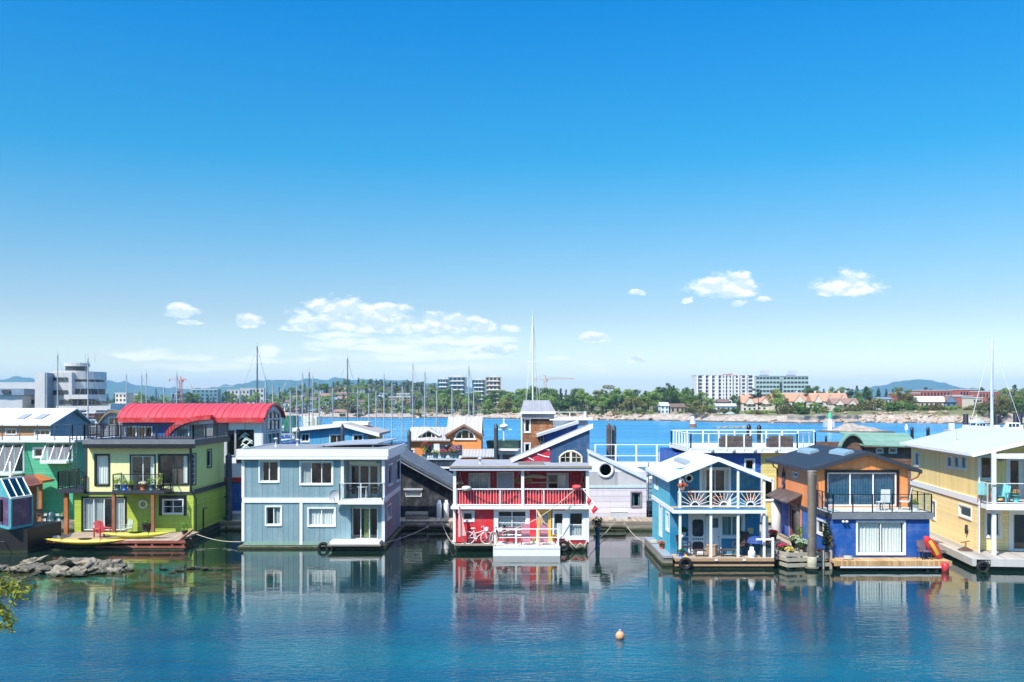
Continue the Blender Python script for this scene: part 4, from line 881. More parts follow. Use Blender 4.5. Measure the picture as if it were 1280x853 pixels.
# --- charcoal mono-pitch house behind the dock
Y0 = 73.4; CHAR = paint('charcoal_board', '#20242a', .6, 'batten', .3); x0, x1 = X(488, Y0), X(572, Y0)
h = T('floating_house', 'charcoal floating house with one long sloping slate roof behind white gas cylinders', 'floating house', ((x0 + x1) / 2, Y0, 0))
zl, zr = Z(562, Y0), Z(609, Y0)
hi = lambda px: Z(562 + (609 - 562) * (px - 488) / 84.0, Y0)
facade(h, CHAR, FR(Y0), x0, x1, .5, 9, [(*rf(Y0, 506.5, 613, 527, 621), dict(n=1, trim=.0, curt=[(0, 1, 0)]))], top=[(x0, hi(488) - .3), (x1, hi(572) - .3)])
mb = MB(); mb.pbox(FR(Y0), X(504.5, Y0), X(528.5, Y0), Z(613, Y0) + .01, Z(610.5, Y0), .002, .1); mb.build('window_hood', LGREY, h)
mb = MB(); wall(mb, RT(x1), Y0, 80, .5, hi(572) - .3); wall(mb, LF(x0), Y0, 80, .5, hi(488) - .3); wall(mb, BK(80), x0, x1, .5, 9, top=[(x0, hi(488) - .3), (x1, hi(572) - .3)]); mb.build('wall', CHAR, h)
SLATE = paint('slate_membrane', '#4d555e', .7, var=.1)
simple_roofslab(h, SLATE, [(x0, hi(488)), (x1 + .2, hi(572) - .05), (x1 + .2, hi(572) - .3), (x0, hi(488) - .25)], Y0 - .9, 80.3)
mb = MB(); mb.prism([(x0, hi(488) - .26), (x1 + .2, hi(572) - .31), (x1 + .2, hi(572) - .5), (x0, hi(488) - .45)], lambda a, b, t: (a, t, b), Y0 - .8, Y0 - .6); mb.build('gutter', GREY, h)
slab(h, 'float', WETWOOD, x0, x1, Y0 - .1, 80, -.3, .49)
# --- dark house with a terrace of flower pots
Y0 = 82.0; x0, x1 = X(525, Y0), X(574, Y0); h = T('floating_house', 'low navy-walled house with open flower-pot terrace behind the charcoal roof', 'floating house', ((x0 + x1) / 2, Y0, 0))
zt = Z(575, Y0); NAVY = paint('dark_navy_board', '#16283a', .6); facade(h, NAVY, FR(Y0), x0, x1, .5, zt, [])
mb = MB(); wall(mb, LF(x0), Y0, 87, .5, zt); wall(mb, RT(x1), Y0, 87, .5, zt); wall(mb, BK(87), x0, x1, .5, zt + 1.0); mb.build('wall', NAVY, h)
slab(h, 'terrace_floor', LGREY, x0 - .1, x1 + .1, Y0 - .1, 87.1, zt, zt + .08); slab(h, 'parapet', WHITE, x0, x1 + 3.6, Y0 - .4, Y0 - .11, Z(585.5, Y0), Z(583.5, Y0)); slab(h, 'float', WETWOOD, x0, x1, Y0, 87, -.3, .49)
TERR = (x0, x1, Y0, zt + .08)
# --- orange house with grey metal roofs
Y0 = 95.0; GMR = paint('grey_metal_roof', '#aca8a2', .45, 'rib', .42, var=.06, axis='x', line=.7); OR2 = paint('tangerine_siding', '#e08a45', .55, 'lap', .2)
h = T('floating_house', 'tangerine floating house with grey ribbed roofs and half-round gable window', 'floating house', (X(558, Y0), Y0, 0)); W = lambda *a: rf(Y0, *a)
xg0, xg1, xga = X(559, Y0), X(601.5, Y0), X(580, Y0); zge, zga = Z(543.5, Y0), Z(530.5, Y0); zb = Z(560, Y0)
top = [(xg0, zge - .1), (xga, zga - .15), (xg1, zge - .1)]
facade(h, OR2, FR(Y0), xg0, xg1, .5, 9, [], top=top)
# half-round window
def halfround(root, P, c, z0, r_, fm):
    f = MB(); n = 14
    f.tube([P(c + r_ * math.cos(math.pi * i / n), z0 + r_ * .95 * math.sin(math.pi * i / n), .04) for i in range(n + 1)], .09, 5); f.bar(P(c - r_ - .12, z0, .04), P(c + r_ + .12, z0, .04), .16)
    for d in (-.33, .4): f.bar(P(c + d * r_, z0, .03), P(c + d * r_, z0 + .85 * r_, .03), .06)
    w_ = f.build('window', fm, root)
    g = MB(); vs = [P(c + r_ * math.cos(math.pi * i / n), z0 + r_ * .95 * math.sin(math.pi * i / n), .015) for i in range(n + 1)]; g.add(vs, [tuple(range(n + 1))]); g.build('pane', glassmat('dark_pane', (.22, .36, .38, 1), .06), w_)
halfround(h, FR(Y0), xga + .1, Z(549, Y0), .95, WHITE)
gable_roof(h, GMR, xg0 - .15, xg1 + .15, Y0 - .35, Y0 + 3.2, zge, zge, xga, zga, .12, paint('brown_trim', '#8d6b55', .6))
mb = MB(); zr = Z(521, Y0 + 3); a0, a1 = X(558.5, Y0 + 1), X(602.5, Y0 + 1)
mb.hexa([(a0, Y0 + .2, zge - .05), (a1, Y0 + .2, zge - .05), (a1, Y0 + .2, zge + .05), (a0, Y0 + .2, zge + .05), (a0, Y0 + 3, zr - .1), (a1, Y0 + 3, zr - .1), (a1, Y0 + 3, zr), (a0, Y0 + 3, zr)]); mb.hexa([(a0, Y0 + 3, zr - .1), (a1, Y0 + 3, zr - .1), (a1, Y0 + 3, zr), (a0, Y0 + 3, zr), (a0, Y0 + 6, zge - .1), (a1, Y0 + 6, zge - .1), (a1, Y0 + 6, zge), (a0, Y0 + 6, zge)]); mb.build('roof', GMR, h)
b0, b1 = X(511, Y0), xg0 - .02; ze = Z(551, Y0)
facade(h, OR2, FR(Y0), b0, b1, .5, ze, [(*W(512.5, 562.5, 517, 568), dict(n=1, trim=.1))])
mb = MB(); zr = Z(534, Y0 + 3); c0 = X(509.5, Y0); mb.hexa([(c0, Y0 - .4, ze - .05), (b1 + .3, Y0 - .4, ze - .05), (b1 + .3, Y0 - .4, ze + .07), (c0, Y0 - .4, ze + .07), (c0, Y0 + 3, zr - .1), (b1 + .3, Y0 + 3, zr - .1), (b1 + .3, Y0 + 3, zr), (c0, Y0 + 3, zr)]); mb.hexa([(c0, Y0 + 3, zr - .1), (b1, Y0 + 3, zr - .1), (b1, Y0 + 3, zr), (c0, Y0 + 3, zr), (c0, Y0 + 6, ze - .1), (b1, Y0 + 6, ze - .1), (b1, Y0 + 6, ze), (c0, Y0 + 6, ze)]); mb.build('roof', GMR, h)
d0, d1, da = X(522.5, Y0), X(550, Y0), X(535.5, Y0); zd0 = Z(548.5, Y0); yd = Y0 + .35
facade(h, OR2, FR(yd), d0 + .15, d1 - .15, ze + .05, 9, [], top=[(d0 + .15, Z(544.5, yd)), (da, Z(537, yd)), (d1 - .15, Z(544.5, yd))], name='dormer')
halfround(h, FR(yd), da, Z(548, yd), .72, WHITE); gable_roof(h, GMR, d0, d1, yd - .25, yd + 2.2, Z(543.5, yd), Z(543.5, yd), da, Z(535.5, yd), .1, WHITE, name='dormer_roof')
mb = MB(); wall(mb, LF(b0), Y0, Y0 + 6, .5, ze - .1); wall(mb, RT(xg1), Y0, Y0 + 6, .5, zge - .1); wall(mb, BK(Y0 + 6), b0, xg1, .5, ze - .1); mb.build('wall', OR2, h)
mb = MB(); e0, e1 = X(575, Y0 - 3), X(618, Y0 - 3); mb.hexa([(e0, Y0 - 4, Z(572, Y0 - 4)), (e1, Y0 - 4, Z(572, Y0 - 4)), (e1, Y0 - 4, Z(571, Y0 - 4)), (e0, Y0 - 4, Z(571, Y0 - 4)), (e0, Y0 - .02, zb - .2), (e1, Y0 - .02, zb - .2), (e1, Y0 - .02, zb - .1), (e0, Y0 - .02, zb - .1)]); mb.build('lean_to_roof', paint('white_corrugated', '#a9a8a6', .5, 'corr', .3, axis='x'), h)
mb = MB(); wall(mb, FR(Y0 - 3.9), e0 + .1, e1 - .1, .5, Z(572.5, Y0 - 4)); wall(mb, RT(e1 - .1), Y0 - 3.9, Y0, .5, 3.6); wall(mb, LF(e0 + .1), Y0 - 3.9, Y0, .5, 3.6); mb.build('lean_to_wall', OR2, h); slab(h, 'float', WETWOOD, b0, e1, Y0 - 4, Y0 + 6, -.3, .49)
# --- red barrel-roofed house
Y0 = 74.0; x0, x1 = X(153, Y0), X(329, Y0); yb = 79.8; zt = Z(527.5, Y0); ztop = Z(504.5, 77); ym = (Y0 + yb) / 2
h = T('floating_house', 'long floating house with red barrel-vault metal roof over white and blue walls', 'floating house', ((x0 + x1) / 2, Y0, 0)); W = lambda *a: rf(Y0, *a)
RBL = paint('royal_blue_siding', '#2459a8', .55, 'lap', .25); WPN = paint('white_wall_panel', '#cfd2d6', .6, 'plank', 1.3, axis='xy', line=.7, var=.04, grime=.15); xm = X(262, Y0)
zlow = Z(597, Y0)
facade(h, RBL, FR(Y0), x0, xm, zlow, zt, [(*W(157, 534, 170, 550), dict(n=2)), (*W(172, 534, 190, 556), dict(n=2, trim=.06))])
facade(h, WPN, FR(Y0), xm, x1, zlow, zt, [(*W(284, 538, 293.5, 570), dict(n=1, trim=.03, fm=GREY)), (*W(296, 538, 316.5, 569), dict(n=1, trim=.05, fm=BLACK, depth=2.5)), (*W(296, 573.5, 304, 578), dict(n=1, trim=.04, fm=BLACK))])
facade(h, RBL, FR(Y0), x0, x1, .5, zlow - .35, []); mb = MB(); mb.pbox(FR(Y0), x0, x1, zlow - .35, zlow, -.05, .06); mb.build('red_band', paint('signal_red', '#c02a30', .5), h)
# green sculptural panel in the tall window
mb = MB(); a = W(297, 539, 316, 568)
for k in range(11): 
    cx = a[0] + .25 + .7 * rng.random(); cz = a[2] + .3 + (a[3] - a[2] - .6) * k / 10
    mb.tube([(cx - .35, Y0 + .3, cz - .15), (cx, Y0 + .28, cz + .12), (cx + .35, Y0 + .3, cz - .05)], [.02, .09, .02], 5)
mb.build('window_sculpture', paint('white_resin', '#d9dfd9', .4), h)
def arch(y, zz0=zt + .27, up=ztop): t = (y - ym) / ((yb - Y0) / 2 + .45); return zz0 + (up - zz0) * (1 - t * t) ** .75 if abs(t) < 1 else zz0
tops = [(Y0 + (yb - Y0) * i / 16, arch(Y0 + (yb - Y0) * i / 16) - .12) for i in range(17)]
ew = []
facade(h, WPN, RT(x1), Y0, yb, .5, 12, [], top=tops)
mb = MB(); wall(mb, LF(x0), Y0, yb, .5, 12, [], tops); wall(mb, BK(yb), x0, x1, .5, zt); mb.build('wall', RBL, h)
# arched end glazing
f = MB(); g = MB(); P = RT(x1); ya, y2 = Y0 + 1.1, yb - .9
z0 = Z(568, 77); nn = 12
pts = [P(ya + (y2 - ya) * i / nn, arch(ya + (y2 - ya) * i / nn) - .55, .03) for i in range(nn + 1)]
f.tube([P(ya, z0, .03)] + pts + [P(y2, z0, .03)], .09, 5); 
for k in (1, 2): yy = ya + (y2 - ya) * k / 3; f.bar(P(yy, z0, .04), P(yy, arch(yy) - .55, .04), .12)
for zz in (Z(524, 77), Z(538, 77), Z(541, 77)): f.bar(P(ya, zz, .04), P(y2, zz, .04), .12)
w_ = f.build('arched_window', LGREY, h); vs = [P(ya, z0, .012)] + [(x1 + .012, p[1], p[2]) for p in pts] + [P(y2, z0, .012)]; g.add(vs, [tuple(range(len(vs)))]); g.build('pane', glassmat('dark_pane'), w_)
REDM = paint('red_metal_roof', '#d63f46', .38, 'rib', .55, var=.04, axis='x', line=.55, dist=.05, grime=.06)
mb = MB(); n = 20; ov = .16
ys_ = [Y0 - .42 + (yb - Y0 + .84) * i / n for i in range(n + 1)]
mb.grid(lambda a, b: (x0 - ov + (x1 - x0 + 2 * ov) * a, Y0 - .42 + (yb - Y0 + .84) * b, arch(Y0 - .42 + (yb - Y0 + .84) * b)), 1, n); mb.grid(lambda a, b: (x0 - ov + (x1 - x0 + 2 * ov) * a, Y0 - .42 + (yb - Y0 + .84) * b, arch(Y0 - .42 + (yb - Y0 + .84) * b) - .1), 1, n)
r_ = mb.build('roof', REDM, h); mb = MB()
for k in range(1, 24): xx = x0 - ov + (x1 - x0 + 2 * ov) * k / 24; mb.tube([(xx, y_, arch(y_) + .01) for y_ in ys_], .022, 4, caps=False)
mb.build('seam', paint('red_seam', '#c43a44', .4, grime=0), r_); mb = MB(); mb.box(x0 - ov, x1 + ov, Y0 - .5, Y0 - .425, zt - .04, zt + .31)
for xx in (x0 - ov, x1 + ov): mb.tube([(xx, y_, arch(y_) - .08) for y_ in ys_], .13, 6)
mb.build('fascia', paint('signal_red', '#c02a30', .5), r_)
# red hoop over the rounded window bay
mb = MB(); cx, czz = X(266, Y0 - .6), Z(548, Y0 - .6); xe = X(210, Y0 - .6); rr = cx - xe
mb.cur = 0
hoop = [(cx - rr * math.cos(t * math.pi / 24), Y0 - .7, czz + (Z(521.5, Y0) - czz) * math.sin(t * math.pi / 24)) for t in range(13)]
for p, q in zip(hoop, hoop[1:]): mb.bar(p, q, .34, .6, up=(0, 1, 0))
mb.box(cx, X(268, Y0), Y0 - 1.0, Y0 - .4, Z(525, Y0), Z(521, Y0)); mb.build('red_hoop', paint('signal_red', '#c02a30', .5), h)
mb = MB(); a = [(cx, czz - .8)] + [(cx - (rr - .35) * math.cos(t * math.pi / 24), czz - .0 + (Z(524.5, Y0) - czz) * math.sin(t * math.pi / 24)) for t in range(12, -1, -1)] + [(cx - rr + .35, czz - .8)]
mb.prism(a, lambda u, v, t: (u, t, v), Y0 - .62, Y0 - .05); mb.build('bay_wall', WPN, h); mb = MB(); mb.pbox(FR(Y0 - .62), X(226, Y0), X(238, Y0), Z(548, Y0), Z(536, Y0), .003, .03); mb.pbox(FR(Y0 - .62), X(240, Y0), X(258, Y0), Z(550, Y0), Z(530, Y0), .003, .03); mb.build('bay_glass', paint('dark_glass_paint', '#28505e', .1), h)
slab(h, 'float', WETWOOD, x0, x1, Y0 - .2, yb, -.3, .49)
# --- sky-blue house with shallow grey roof
Y0 = 86.0; x0, x1 = X(371, Y0), X(458, Y0); h = T('floating_house', 'sky-blue board house with shallow grey roof behind the grey-blue house', 'floating house', (X(415, Y0), Y0, 0)); W = lambda *a: rf(Y0, *a)
SKB = paint('sky_blue_board', '#4fa3cc', .55, 'batten', .35); zz = lambda py: Z(py, Y0); top = [(x0, zz(537)), (X(429, Y0), zz(531.5)), (x1, zz(539))]
facade(h, SKB, FR(Y0), x0, x1, .5, 12, [(*W(377, 543, 386, 552), dict()), (*W(413, 544, 429, 560), dict()), (*W(442, 544, 453, 553), dict())], top=top)
a = X(475, Y0 + 4); zsd = Z(541, Y0)
mb = MB(); wall(mb, RT(x1), Y0, Y0 + 6, .5, zsd - .2); wall(mb, LF(x0), Y0, Y0 + 7, .5, zz(537)); wall(mb, BK(Y0 + 7), x0, x1, .5, 12, [], top); mb.build('wall', SKB, h)
LIM2 = paint('lime_wall', '#a9bd3a', .6); facade(h, LIM2, FR(Y0 + 2.5), x1 - .5, X(470, Y0 + 2.5), .5, Z(541.5, Y0 + 2.5), [(*rf(Y0 + 2.5, 460, 546, 465, 551), dict(n=1))]); mb = MB(); wall(mb, RT(X(470, Y0 + 2.5)), Y0 + 2.5, Y0 + 7, .5, Z(542, Y0 + 2.5)); mb.build('wall', LIM2, h)
mb = MB(); f = lambda p, q, t: (p, t, q); pk = (X(429, Y0), zz(529)); mb.prism([(x0 - .3, zz(535)), pk, (pk[0], pk[1] - .2), (x0 - .3, zz(535) - .2)], f, Y0 - .4, Y0 + 7.3); mb.prism([pk, (X(475, Y0), zz(541.5)), (X(475, Y0), zz(541.5) - .2), (pk[0], pk[1] - .2)], f, Y0 - .4, Y0 + 7.3)
r_ = mb.build('roof', paint('taupe_roof', '#9b918b', .8, var=.12), h); mb = MB(); mb.prism([(x0 - .3, zz(535)), pk, (pk[0], pk[1] - .32), (x0 - .3, zz(535) - .32)], f, Y0 - .46, Y0 - .403); mb.prism([pk, (X(475, Y0), zz(541.5)), (X(475, Y0), zz(541.5) - .32), (pk[0], pk[1] - .32)], f, Y0 - .46, Y0 - .403); mb.build('fascia', WHITE, r_)
slab(h, 'roof_box', paint('white_roof', '#e2e2de', .6), X(416, Y0 + 4), X(460, Y0 + 4), Y0 + 4, Y0 + 6.5, zz(533), Z(527.5, Y0 + 4)); slab(h, 'float', WETWOOD, x0, x1, Y0, Y0 + 7, -.3, .49)
# --- navy house with sunburst gable
Y0 = 74.5; NV = paint('navy_lap_siding', '#2b5075', .55, 'lap', .2); xa, xm, x1 = X(637, Y0), X(688, Y0), X(737, Y0); zb = Z(578, Y0); ztp = Z(536, Y0)
lt = lambda px: Z(574.5 + (530 - 574.5) * (px - 637) / 103.0, Y0)
h = T('floating_house', 'navy floating house with red and white sunburst gable and arched window', 'floating house', (xm, Y0, 0))
aw = rf(Y0, 700, 566, 727, 584)
mb = MB(); wall(mb, FR(Y0), xm, x1, .5, 12, [], [(xm, lt(688) - .3), (x1, lt(737) - .3)]); mb.build('wall', NV, h); 
mb = MB(); wall(mb, FR(Y0), xa, xm, .5, Z(577, Y0), []); mb.build('wall', LGREY, h)
mb = MB(); zb2 = Z(577, Y0); mb.prism([(X(652, Y0), zb2), (xm - .01, zb2), (xm - .01, lt(688) - .3), (X(652, Y0), lt(652) - .3)], lambda a, b, t: (a, Y0 - t, b), -.05, .02)
sb = mb.build('sunburst_panel', paint('crimson_paint', '#c4283f', .5), h); mb = MB()
for k in range(5):       # white rays curving up to the right-hand edge
    r_ = .55 + k * .62; cx_, cz_ = xm + .2, lt(688) + .35
    pts = []
    for i in range(24):
        t = R(180 + 90 * i / 23); p = (cx_ + r_ * 1.15 * math.cos(t), cz_ + r_ * .85 * math.sin(t))
        pxp = 640 + p[0] * F / Y0
        if p[0] < xm - .03 and p[1] > zb2 + .03 and p[1] < lt(pxp) - .36 and p[0] > X(653, Y0): pts.append((p[0], Y0 - .035, p[1]))
    if len(pts) > 1: mb.tube(pts, .05, 5)
mb.build('ray', WHITE, sb)
f = MB(); c = (aw[0] + aw[1]) / 2; hw = (aw[1] - aw[0]) / 2; za = aw[3] - .3
pa = [(aw[0] + 2 * hw * i / 12, za + .42 * math.sin(math.pi * i / 12) ** .8) for i in range(13)]
f.tube([(aw[0], Y0 - .05, aw[2])] + [(u_, Y0 - .05, v_) for u_, v_ in pa] + [(aw[1], Y0 - .05, aw[2])], .08, 5); f.box(c - .08, c + .08, Y0 - .1, Y0 - .01, aw[2], za + .4); f.box(aw[0], aw[1], Y0 - .1, Y0 - .01, aw[2] - .06, aw[2] + .04)
for k in range(1, 3): f.box(aw[0], aw[1], Y0 - .07, Y0 - .02, aw[2] + k * .36 - .02, aw[2] + k * .36 + .02)
for k in (-.5, .5): f.box(c + k * hw - .02, c + k * hw + .02, Y0 - .07, Y0 - .02, aw[2], za + .3)
w_ = f.build('arched_window', paint('cream_paint', '#ddd6bd', .5), h); g = MB(); g.add([(aw[0], Y0 - .015, aw[2])] + [(u_, Y0 - .015, v_) for u_, v_ in pa] + [(aw[1], Y0 - .015, aw[2])], [tuple(range(15))]); g.build('pane', glassmat('dark_pane'), w_)
simple_roofslab(h, WHITE, [(xa - .1, lt(635.5)), (X(741, Y0), lt(741)), (X(741, Y0), lt(741) - .36), (xa - .1, lt(635.5) - .3)], Y0 - .16, Y0 - .06, 'fascia')
simple_roofslab(h, ROOFG, [(xa, lt(637) - .02), (X(740, Y0), lt(740) - .02), (X(740, Y0), lt(740) - .28), (xa, lt(637) - .28)], Y0 - .057, Y0 + 2.2)
mb = MB(); wall(mb, RT(x1), Y0, Y0 + 2, .5, lt(737) - .3); wall(mb, BK(Y0 + 2), xa, x1, .5, 12, [], [(xa, lt(637) - .3), (x1, lt(737) - .3)]); wall(mb, LF(xa), Y0, Y0 + 2, .5, zb - .1); mb.build('wall', NV, h); slab(h, 'float', WETWOOD, xa, x1, Y0, Y0 + 6, -.3, .49)
# roof annex: cobalt box with white-edged slanting roof
Ya = 82.0; h2 = T('floating_house', 'small cobalt house with slanting white-edged roof beside the shingle tower', 'floating house', (X(705, Ya), Ya, 0)); CB = paint('cobalt_panel_dark', '#1f4fa0', .5)
a0, a1 = X(681, Ya), X(722, Ya); lt2 = lambda px: Z(543 + (526.5 - 543) * (px - 671) / 51.0, Ya)
facade(h2, CB, FR(Ya), a0, a1, .5, 12, [(*rf(Ya, 676.5, 545, 679.5, 553), dict(n=1, trim=.04))][:0], top=[(a0, lt2(681) - .25), (a1, lt2(722) - .25)])
simple_roofslab(h2, LGREY, [(X(671, Ya), lt2(671)), (X(723, Ya), lt2(723)), (X(723, Ya), lt2(723) - .22), (X(671, Ya), lt2(671) - .22)], Ya - .6, Ya + 5)
mb = MB(); wall(mb, LF(a0), Ya, Ya + 4.5, .5, lt2(681) - .25); wall(mb, RT(a1), Ya, Ya + 4.5, .5, lt2(722) - .25); wall(mb, BK(Ya + 4.5), a0, a1, .5, 5); mb.build('wall', CB, h2)
slab(h2, 'upper_box', LGREY, X(692, Ya), X(737, Ya), Ya + 2, Ya + 5, Z(534, Ya), Z(524.5, Ya)); slab(h2, 'roof_edge', WHITE, X(688, Ya), X(743, Ya), Ya + 1.7, Ya + 5.2, Z(526, Ya), Z(523, Ya)); rail(h2, [(X(692, Ya), Ya + 2), (X(736, Ya), Ya + 2), (X(736, Ya), Ya + 5)], Z(524, Ya), .55, WHITEM, bal=0, every=1.2, post=.06); slab(h2, 'float', WETWOOD, a0, a1, Ya, Ya + 5, -.3, .49)
# --- shingle tower
Y0 = 84.0; SH = paint('cedar_shingle', '#96603a', .8, 'shingle', .3, var=.2, dist=.03); x0, x1 = X(653, Y0), X(691, Y0); zt = Z(523, Y0)
h = T('floating_house', 'narrow brown shingle tower house with grey hipped metal roof', 'floating house', ((x0 + x1) / 2, Y0, 0))
facade(h, SH, FR(Y0), x0, x1, .5, zt, [(*rf(Y0, 656.5, 525, 662, 540), dict(n=1, trim=.1)), (*rf(Y0, 656.5, 555, 662, 566), dict(n=1, trim=.1)), (*rf(Y0, 676, 541, 679, 553), dict(n=1, trim=.05))])
mb = MB(); wall(mb, LF(x0), Y0, Y0 + 3.2, .5, zt); wall(mb, RT(x1), Y0, Y0 + 3.2, .5, zt); wall(mb, BK(Y0 + 3.2), x0, x1, .5, zt); mb.build('wall', SH, h)
mb = MB(); e0, e1, zA, zB = X(651, Y0), X(694, Y0), Z(515, Y0), Z(500.5, Y0); mb.box(e0 + .1, e1 - .1, Y0 - .3, Y0 + 3.4, zt - .05, zA - .01)
mb.hexa([(e0, Y0 - .45, zA), (e1, Y0 - .45, zA), (e1, Y0 + 3.6, zA), (e0, Y0 + 3.6, zA), (e0 + .25, Y0 + 1.0, zB), (e1 - .45, Y0 + 1.0, zB), (e1 - .45, Y0 + 2.2, zB), (e0 + .25, Y0 + 2.2, zB)]); r_ = mb.build('roof', paint('grey_ribbed_roof', '#8a8a90', .5, 'rib', .25, axis='x'), h)
mb = MB(); mb.box(e0 - .03, e1 + .03, Y0 - .5, Y0 - .452, zA - .16, zA + .02); mb.build('fascia', WHITE, r_); mb = MB(); mb.box(x0 - .12, x0 - .002, Y0 - .05, Y0 + .1, .5, zt); mb.build('trim', WHITE, h); slab(h, 'float', WETWOOD, x0, x1, Y0, Y0 + 3, -.3, .49)
mb = MB(); mb.box(x0, x1, Y0 - .02, Y0 - .002, Z(527, Y0), zt); mb.build('soffit_board', paint('dark_brown_board', '#3a2518', .7), h)
# --- lavender house with round window
Y0 = 73.3; LV = paint('lavender_lap_siding', '#d0c9cd', .6, 'lap', .42, dist=.03); x0, x1 = X(736, Y0), X(808, Y0)
h = T('floating_house', 'lavender and grey floating house with big round window under a sloping white gable', 'floating house', ((x0 + x1) / 2, Y0, 0)); W = lambda *a: rf(Y0, *a)
z1, z2, z3 = Z(610, Y0), Z(607, Y0), Z(590, Y0); lt = lambda px: Z(563 + (596 - 563) * (px - 738) / 70.0, Y0)
facade(h, LV, FR(Y0), x0, x1, .5, z1, [(*W(789.5, 616, 801, 633), dict(n=1, fm=paint('mauve_trim', '#857a80', .6), curt=[(0, .3, 0), (.75, 1, 0)], cm=paint('teal_curtain', '#5b8a8a', .9)))])
mb = MB(); wall(mb, FR(Y0), x0, x1, z2, z3, []); mb.build('wall', paint('stone_grey_panel', '#bdbbbb', .65, 'plank', 2.4, axis='x', line=.85), h)
mb = MB(); mb.pbox(FR(Y0), x0, x1, z1, z2, -.05, .05); mb.build('band', paint('pale_mint_paint', '#bcd2cc', .5), h)
mb = MB(); wall(mb, FR(Y0), x0, x1, z3, 12, [], [(x0, lt(736) - .2), (x1, max(z3 + .01, lt(806) - .2))]); mb.build('gable', WHITE, h)
mb = MB(); cx, cz = X(757, Y0), Z(587.5, Y0); mb.lathe([(.42, .0), (.42, -.08), (.62, -.08), (.62, 0)], (cx, Y0, cz), 24, axis='y'); w_ = mb.build('round_window', WHITE, h); mb = MB(); mb.lathe([(.0, -.02), (.43, -.02)], (cx, Y0, cz), 24, axis='y'); mb.build('pane', glassmat('dark_pane'), w_)
simple_roofslab(h, paint('pale_mint_roof_edge', '#cdd6d6', .5), [(x0 - .1, lt(735)), (X(809, Y0), lt(810)), (X(809, Y0), lt(810) - .26), (x0 - .1, lt(735) - .26)], Y0 - .16, Y0 - .05, 'fascia'); simple_roofslab(h, LGREY, [(x0 - .05, lt(735) - .03), (X(808.5, Y0), lt(809) - .03), (X(808.5, Y0), lt(809) - .22), (x0 - .05, lt(735) - .22)], Y0 - .047, Y0 + 7)
mb = MB(); wall(mb, RT(x1), Y0, Y0 + 7, .5, z3); wall(mb, LF(x0), Y0, Y0 + 7, .5, lt(736) - .25); wall(mb, BK(Y0 + 7), x0, x1, .5, z3); mb.build('wall', LV, h); slab(h, 'float', WETWOOD, x0, x1, Y0, Y0 + 7, -.3, .49)
mb = MB()
for i in range(11): mb.box(x1 + .15, x1 + .6, Y0 - .1, Y0 - .05, .7 + i * .32, .76 + i * .32)
mb.box(x1 + .12, x1 + .17, Y0 - .1, Y0 - .04, .5, 4.6); mb.box(x1 + .6, x1 + .65, Y0 - .1, Y0 - .04, .5, 4.6); tag(mb.build('ladder', DGREY, None, (x1 + .4, Y0, .56)), 'tall dark ladder leaning beside the lavender house', 'ladder')
# --- white-railed deck behind
Y0 = 84.0; h = T('raised_deck', 'white raised deck with slim white railing behind the lavender house', 'deck', (X(795, Y0), Y0, 0)); zz = Z(581, Y0)
slab(h, 'deck', WHITE, X(738, Y0), X(848, Y0), Y0, Y0 + 4, zz - .2, zz); rail(h, [(X(744, Y0), Y0 + .1), (X(847, Y0), Y0 + .1), (X(847, Y0), Y0 + 3.9)], zz, Z(556, Y0) - zz, WHITEM, post=.13, every=1.75, bal=0, top=.1, mid=0, low=.75, name='railing')
mb = MB()
for px in (742, 770, 800, 830, 847): a = X(px, Y0); mb.box(a - .1, a + .1, Y0 + .3, Y0 + .5, -.3, zz - .2); mb.box(a - .1, a + .1, Y0 + 3.5, Y0 + 3.7, -.3, zz - .2)
build8(mb, 'post', WHITE, h); mb = MB(); a = X(812, Y0 - 3); b_ = X(838, Y0 - 3); mb.bar((a - 2, Y0 - 3, zz - 2.4), (b_, Y0 - 2, zz - .1), 1.2, .2); mb.bar((a - 2, Y0 - 3.6, zz - 1.6), (b_, Y0 - 2.6, zz + .5), .06, .08); mb.build('gangway', paint('pale_grey_gangway', '#aaa9ab', .7), h)
slab(h, 'float', WETWOOD, X(738, Y0), X(848, Y0), Y0 - 3.6, Y0 + 4, -.3, .3); slab(h, 'landing', LGREY, X(824, 80), X(835, 80), 79.5, 80.4, .3, Z(566, 80))
# --- cobalt and yellow house with white-railed roof deck
Y0 = 70.4; CBT = paint('cobalt_board', '#1450a4', .5, 'lap', .22); PYL = paint('pale_yellow_lap', '#dcc97c', .55, 'lap', .2); x0, xm, x1 = X(846, Y0), X(951, Y0), X(985, Y0); zt = Z(566, Y0)
h = T('floating_house', 'cobalt and pale yellow floating house with white-railed roof deck', 'floating house', ((x0 + x1) / 2, Y0, 0))
facade(h, CBT, FR(Y0), x0, xm, .5, zt, [(*rf(Y0, 932, 575, 942, 587), dict(n=1, trim=.1)), (*rf(Y0, 852, 600, 866, 625), dict(n=1, trim=.1))]); facade(h, PYL, FR(Y0), xm, x1, .5, zt, [(*rf(Y0, 956, 600, 966, 625), dict(n=1, trim=.1))])
mb = MB(); wall(mb, LF(x0), Y0, Y0 + 8, .5, zt); wall(mb, RT(x1), Y0, Y0 + 8, .5, zt); wall(mb, BK(Y0 + 8), x0, x1, .5, zt); mb.build('wall', CBT, h)
zs_ = Z(561, Y0); pa = [(X(862, Y0) , Y0 - .5), (X(994, Y0), Y0 - .5), (X(1019, Y0 + 3), Y0 + 3), (X(1017, Y0 + 8), Y0 + 8), (X(839, Y0 + 8), Y0 + 8)]
mb = MB(); mb.prism(pa, lambda a, b, t: (a, b, t), zs_ - .28, zs_); mb.build('roof_deck', WHITE, h)
rail(h, pa + [pa[0]], zs_ - .1, 1.18, WHITEM, post=.085, every=1.3, bal=0, top=.07, low=.14, glass=CLEAR)
mb = MB()
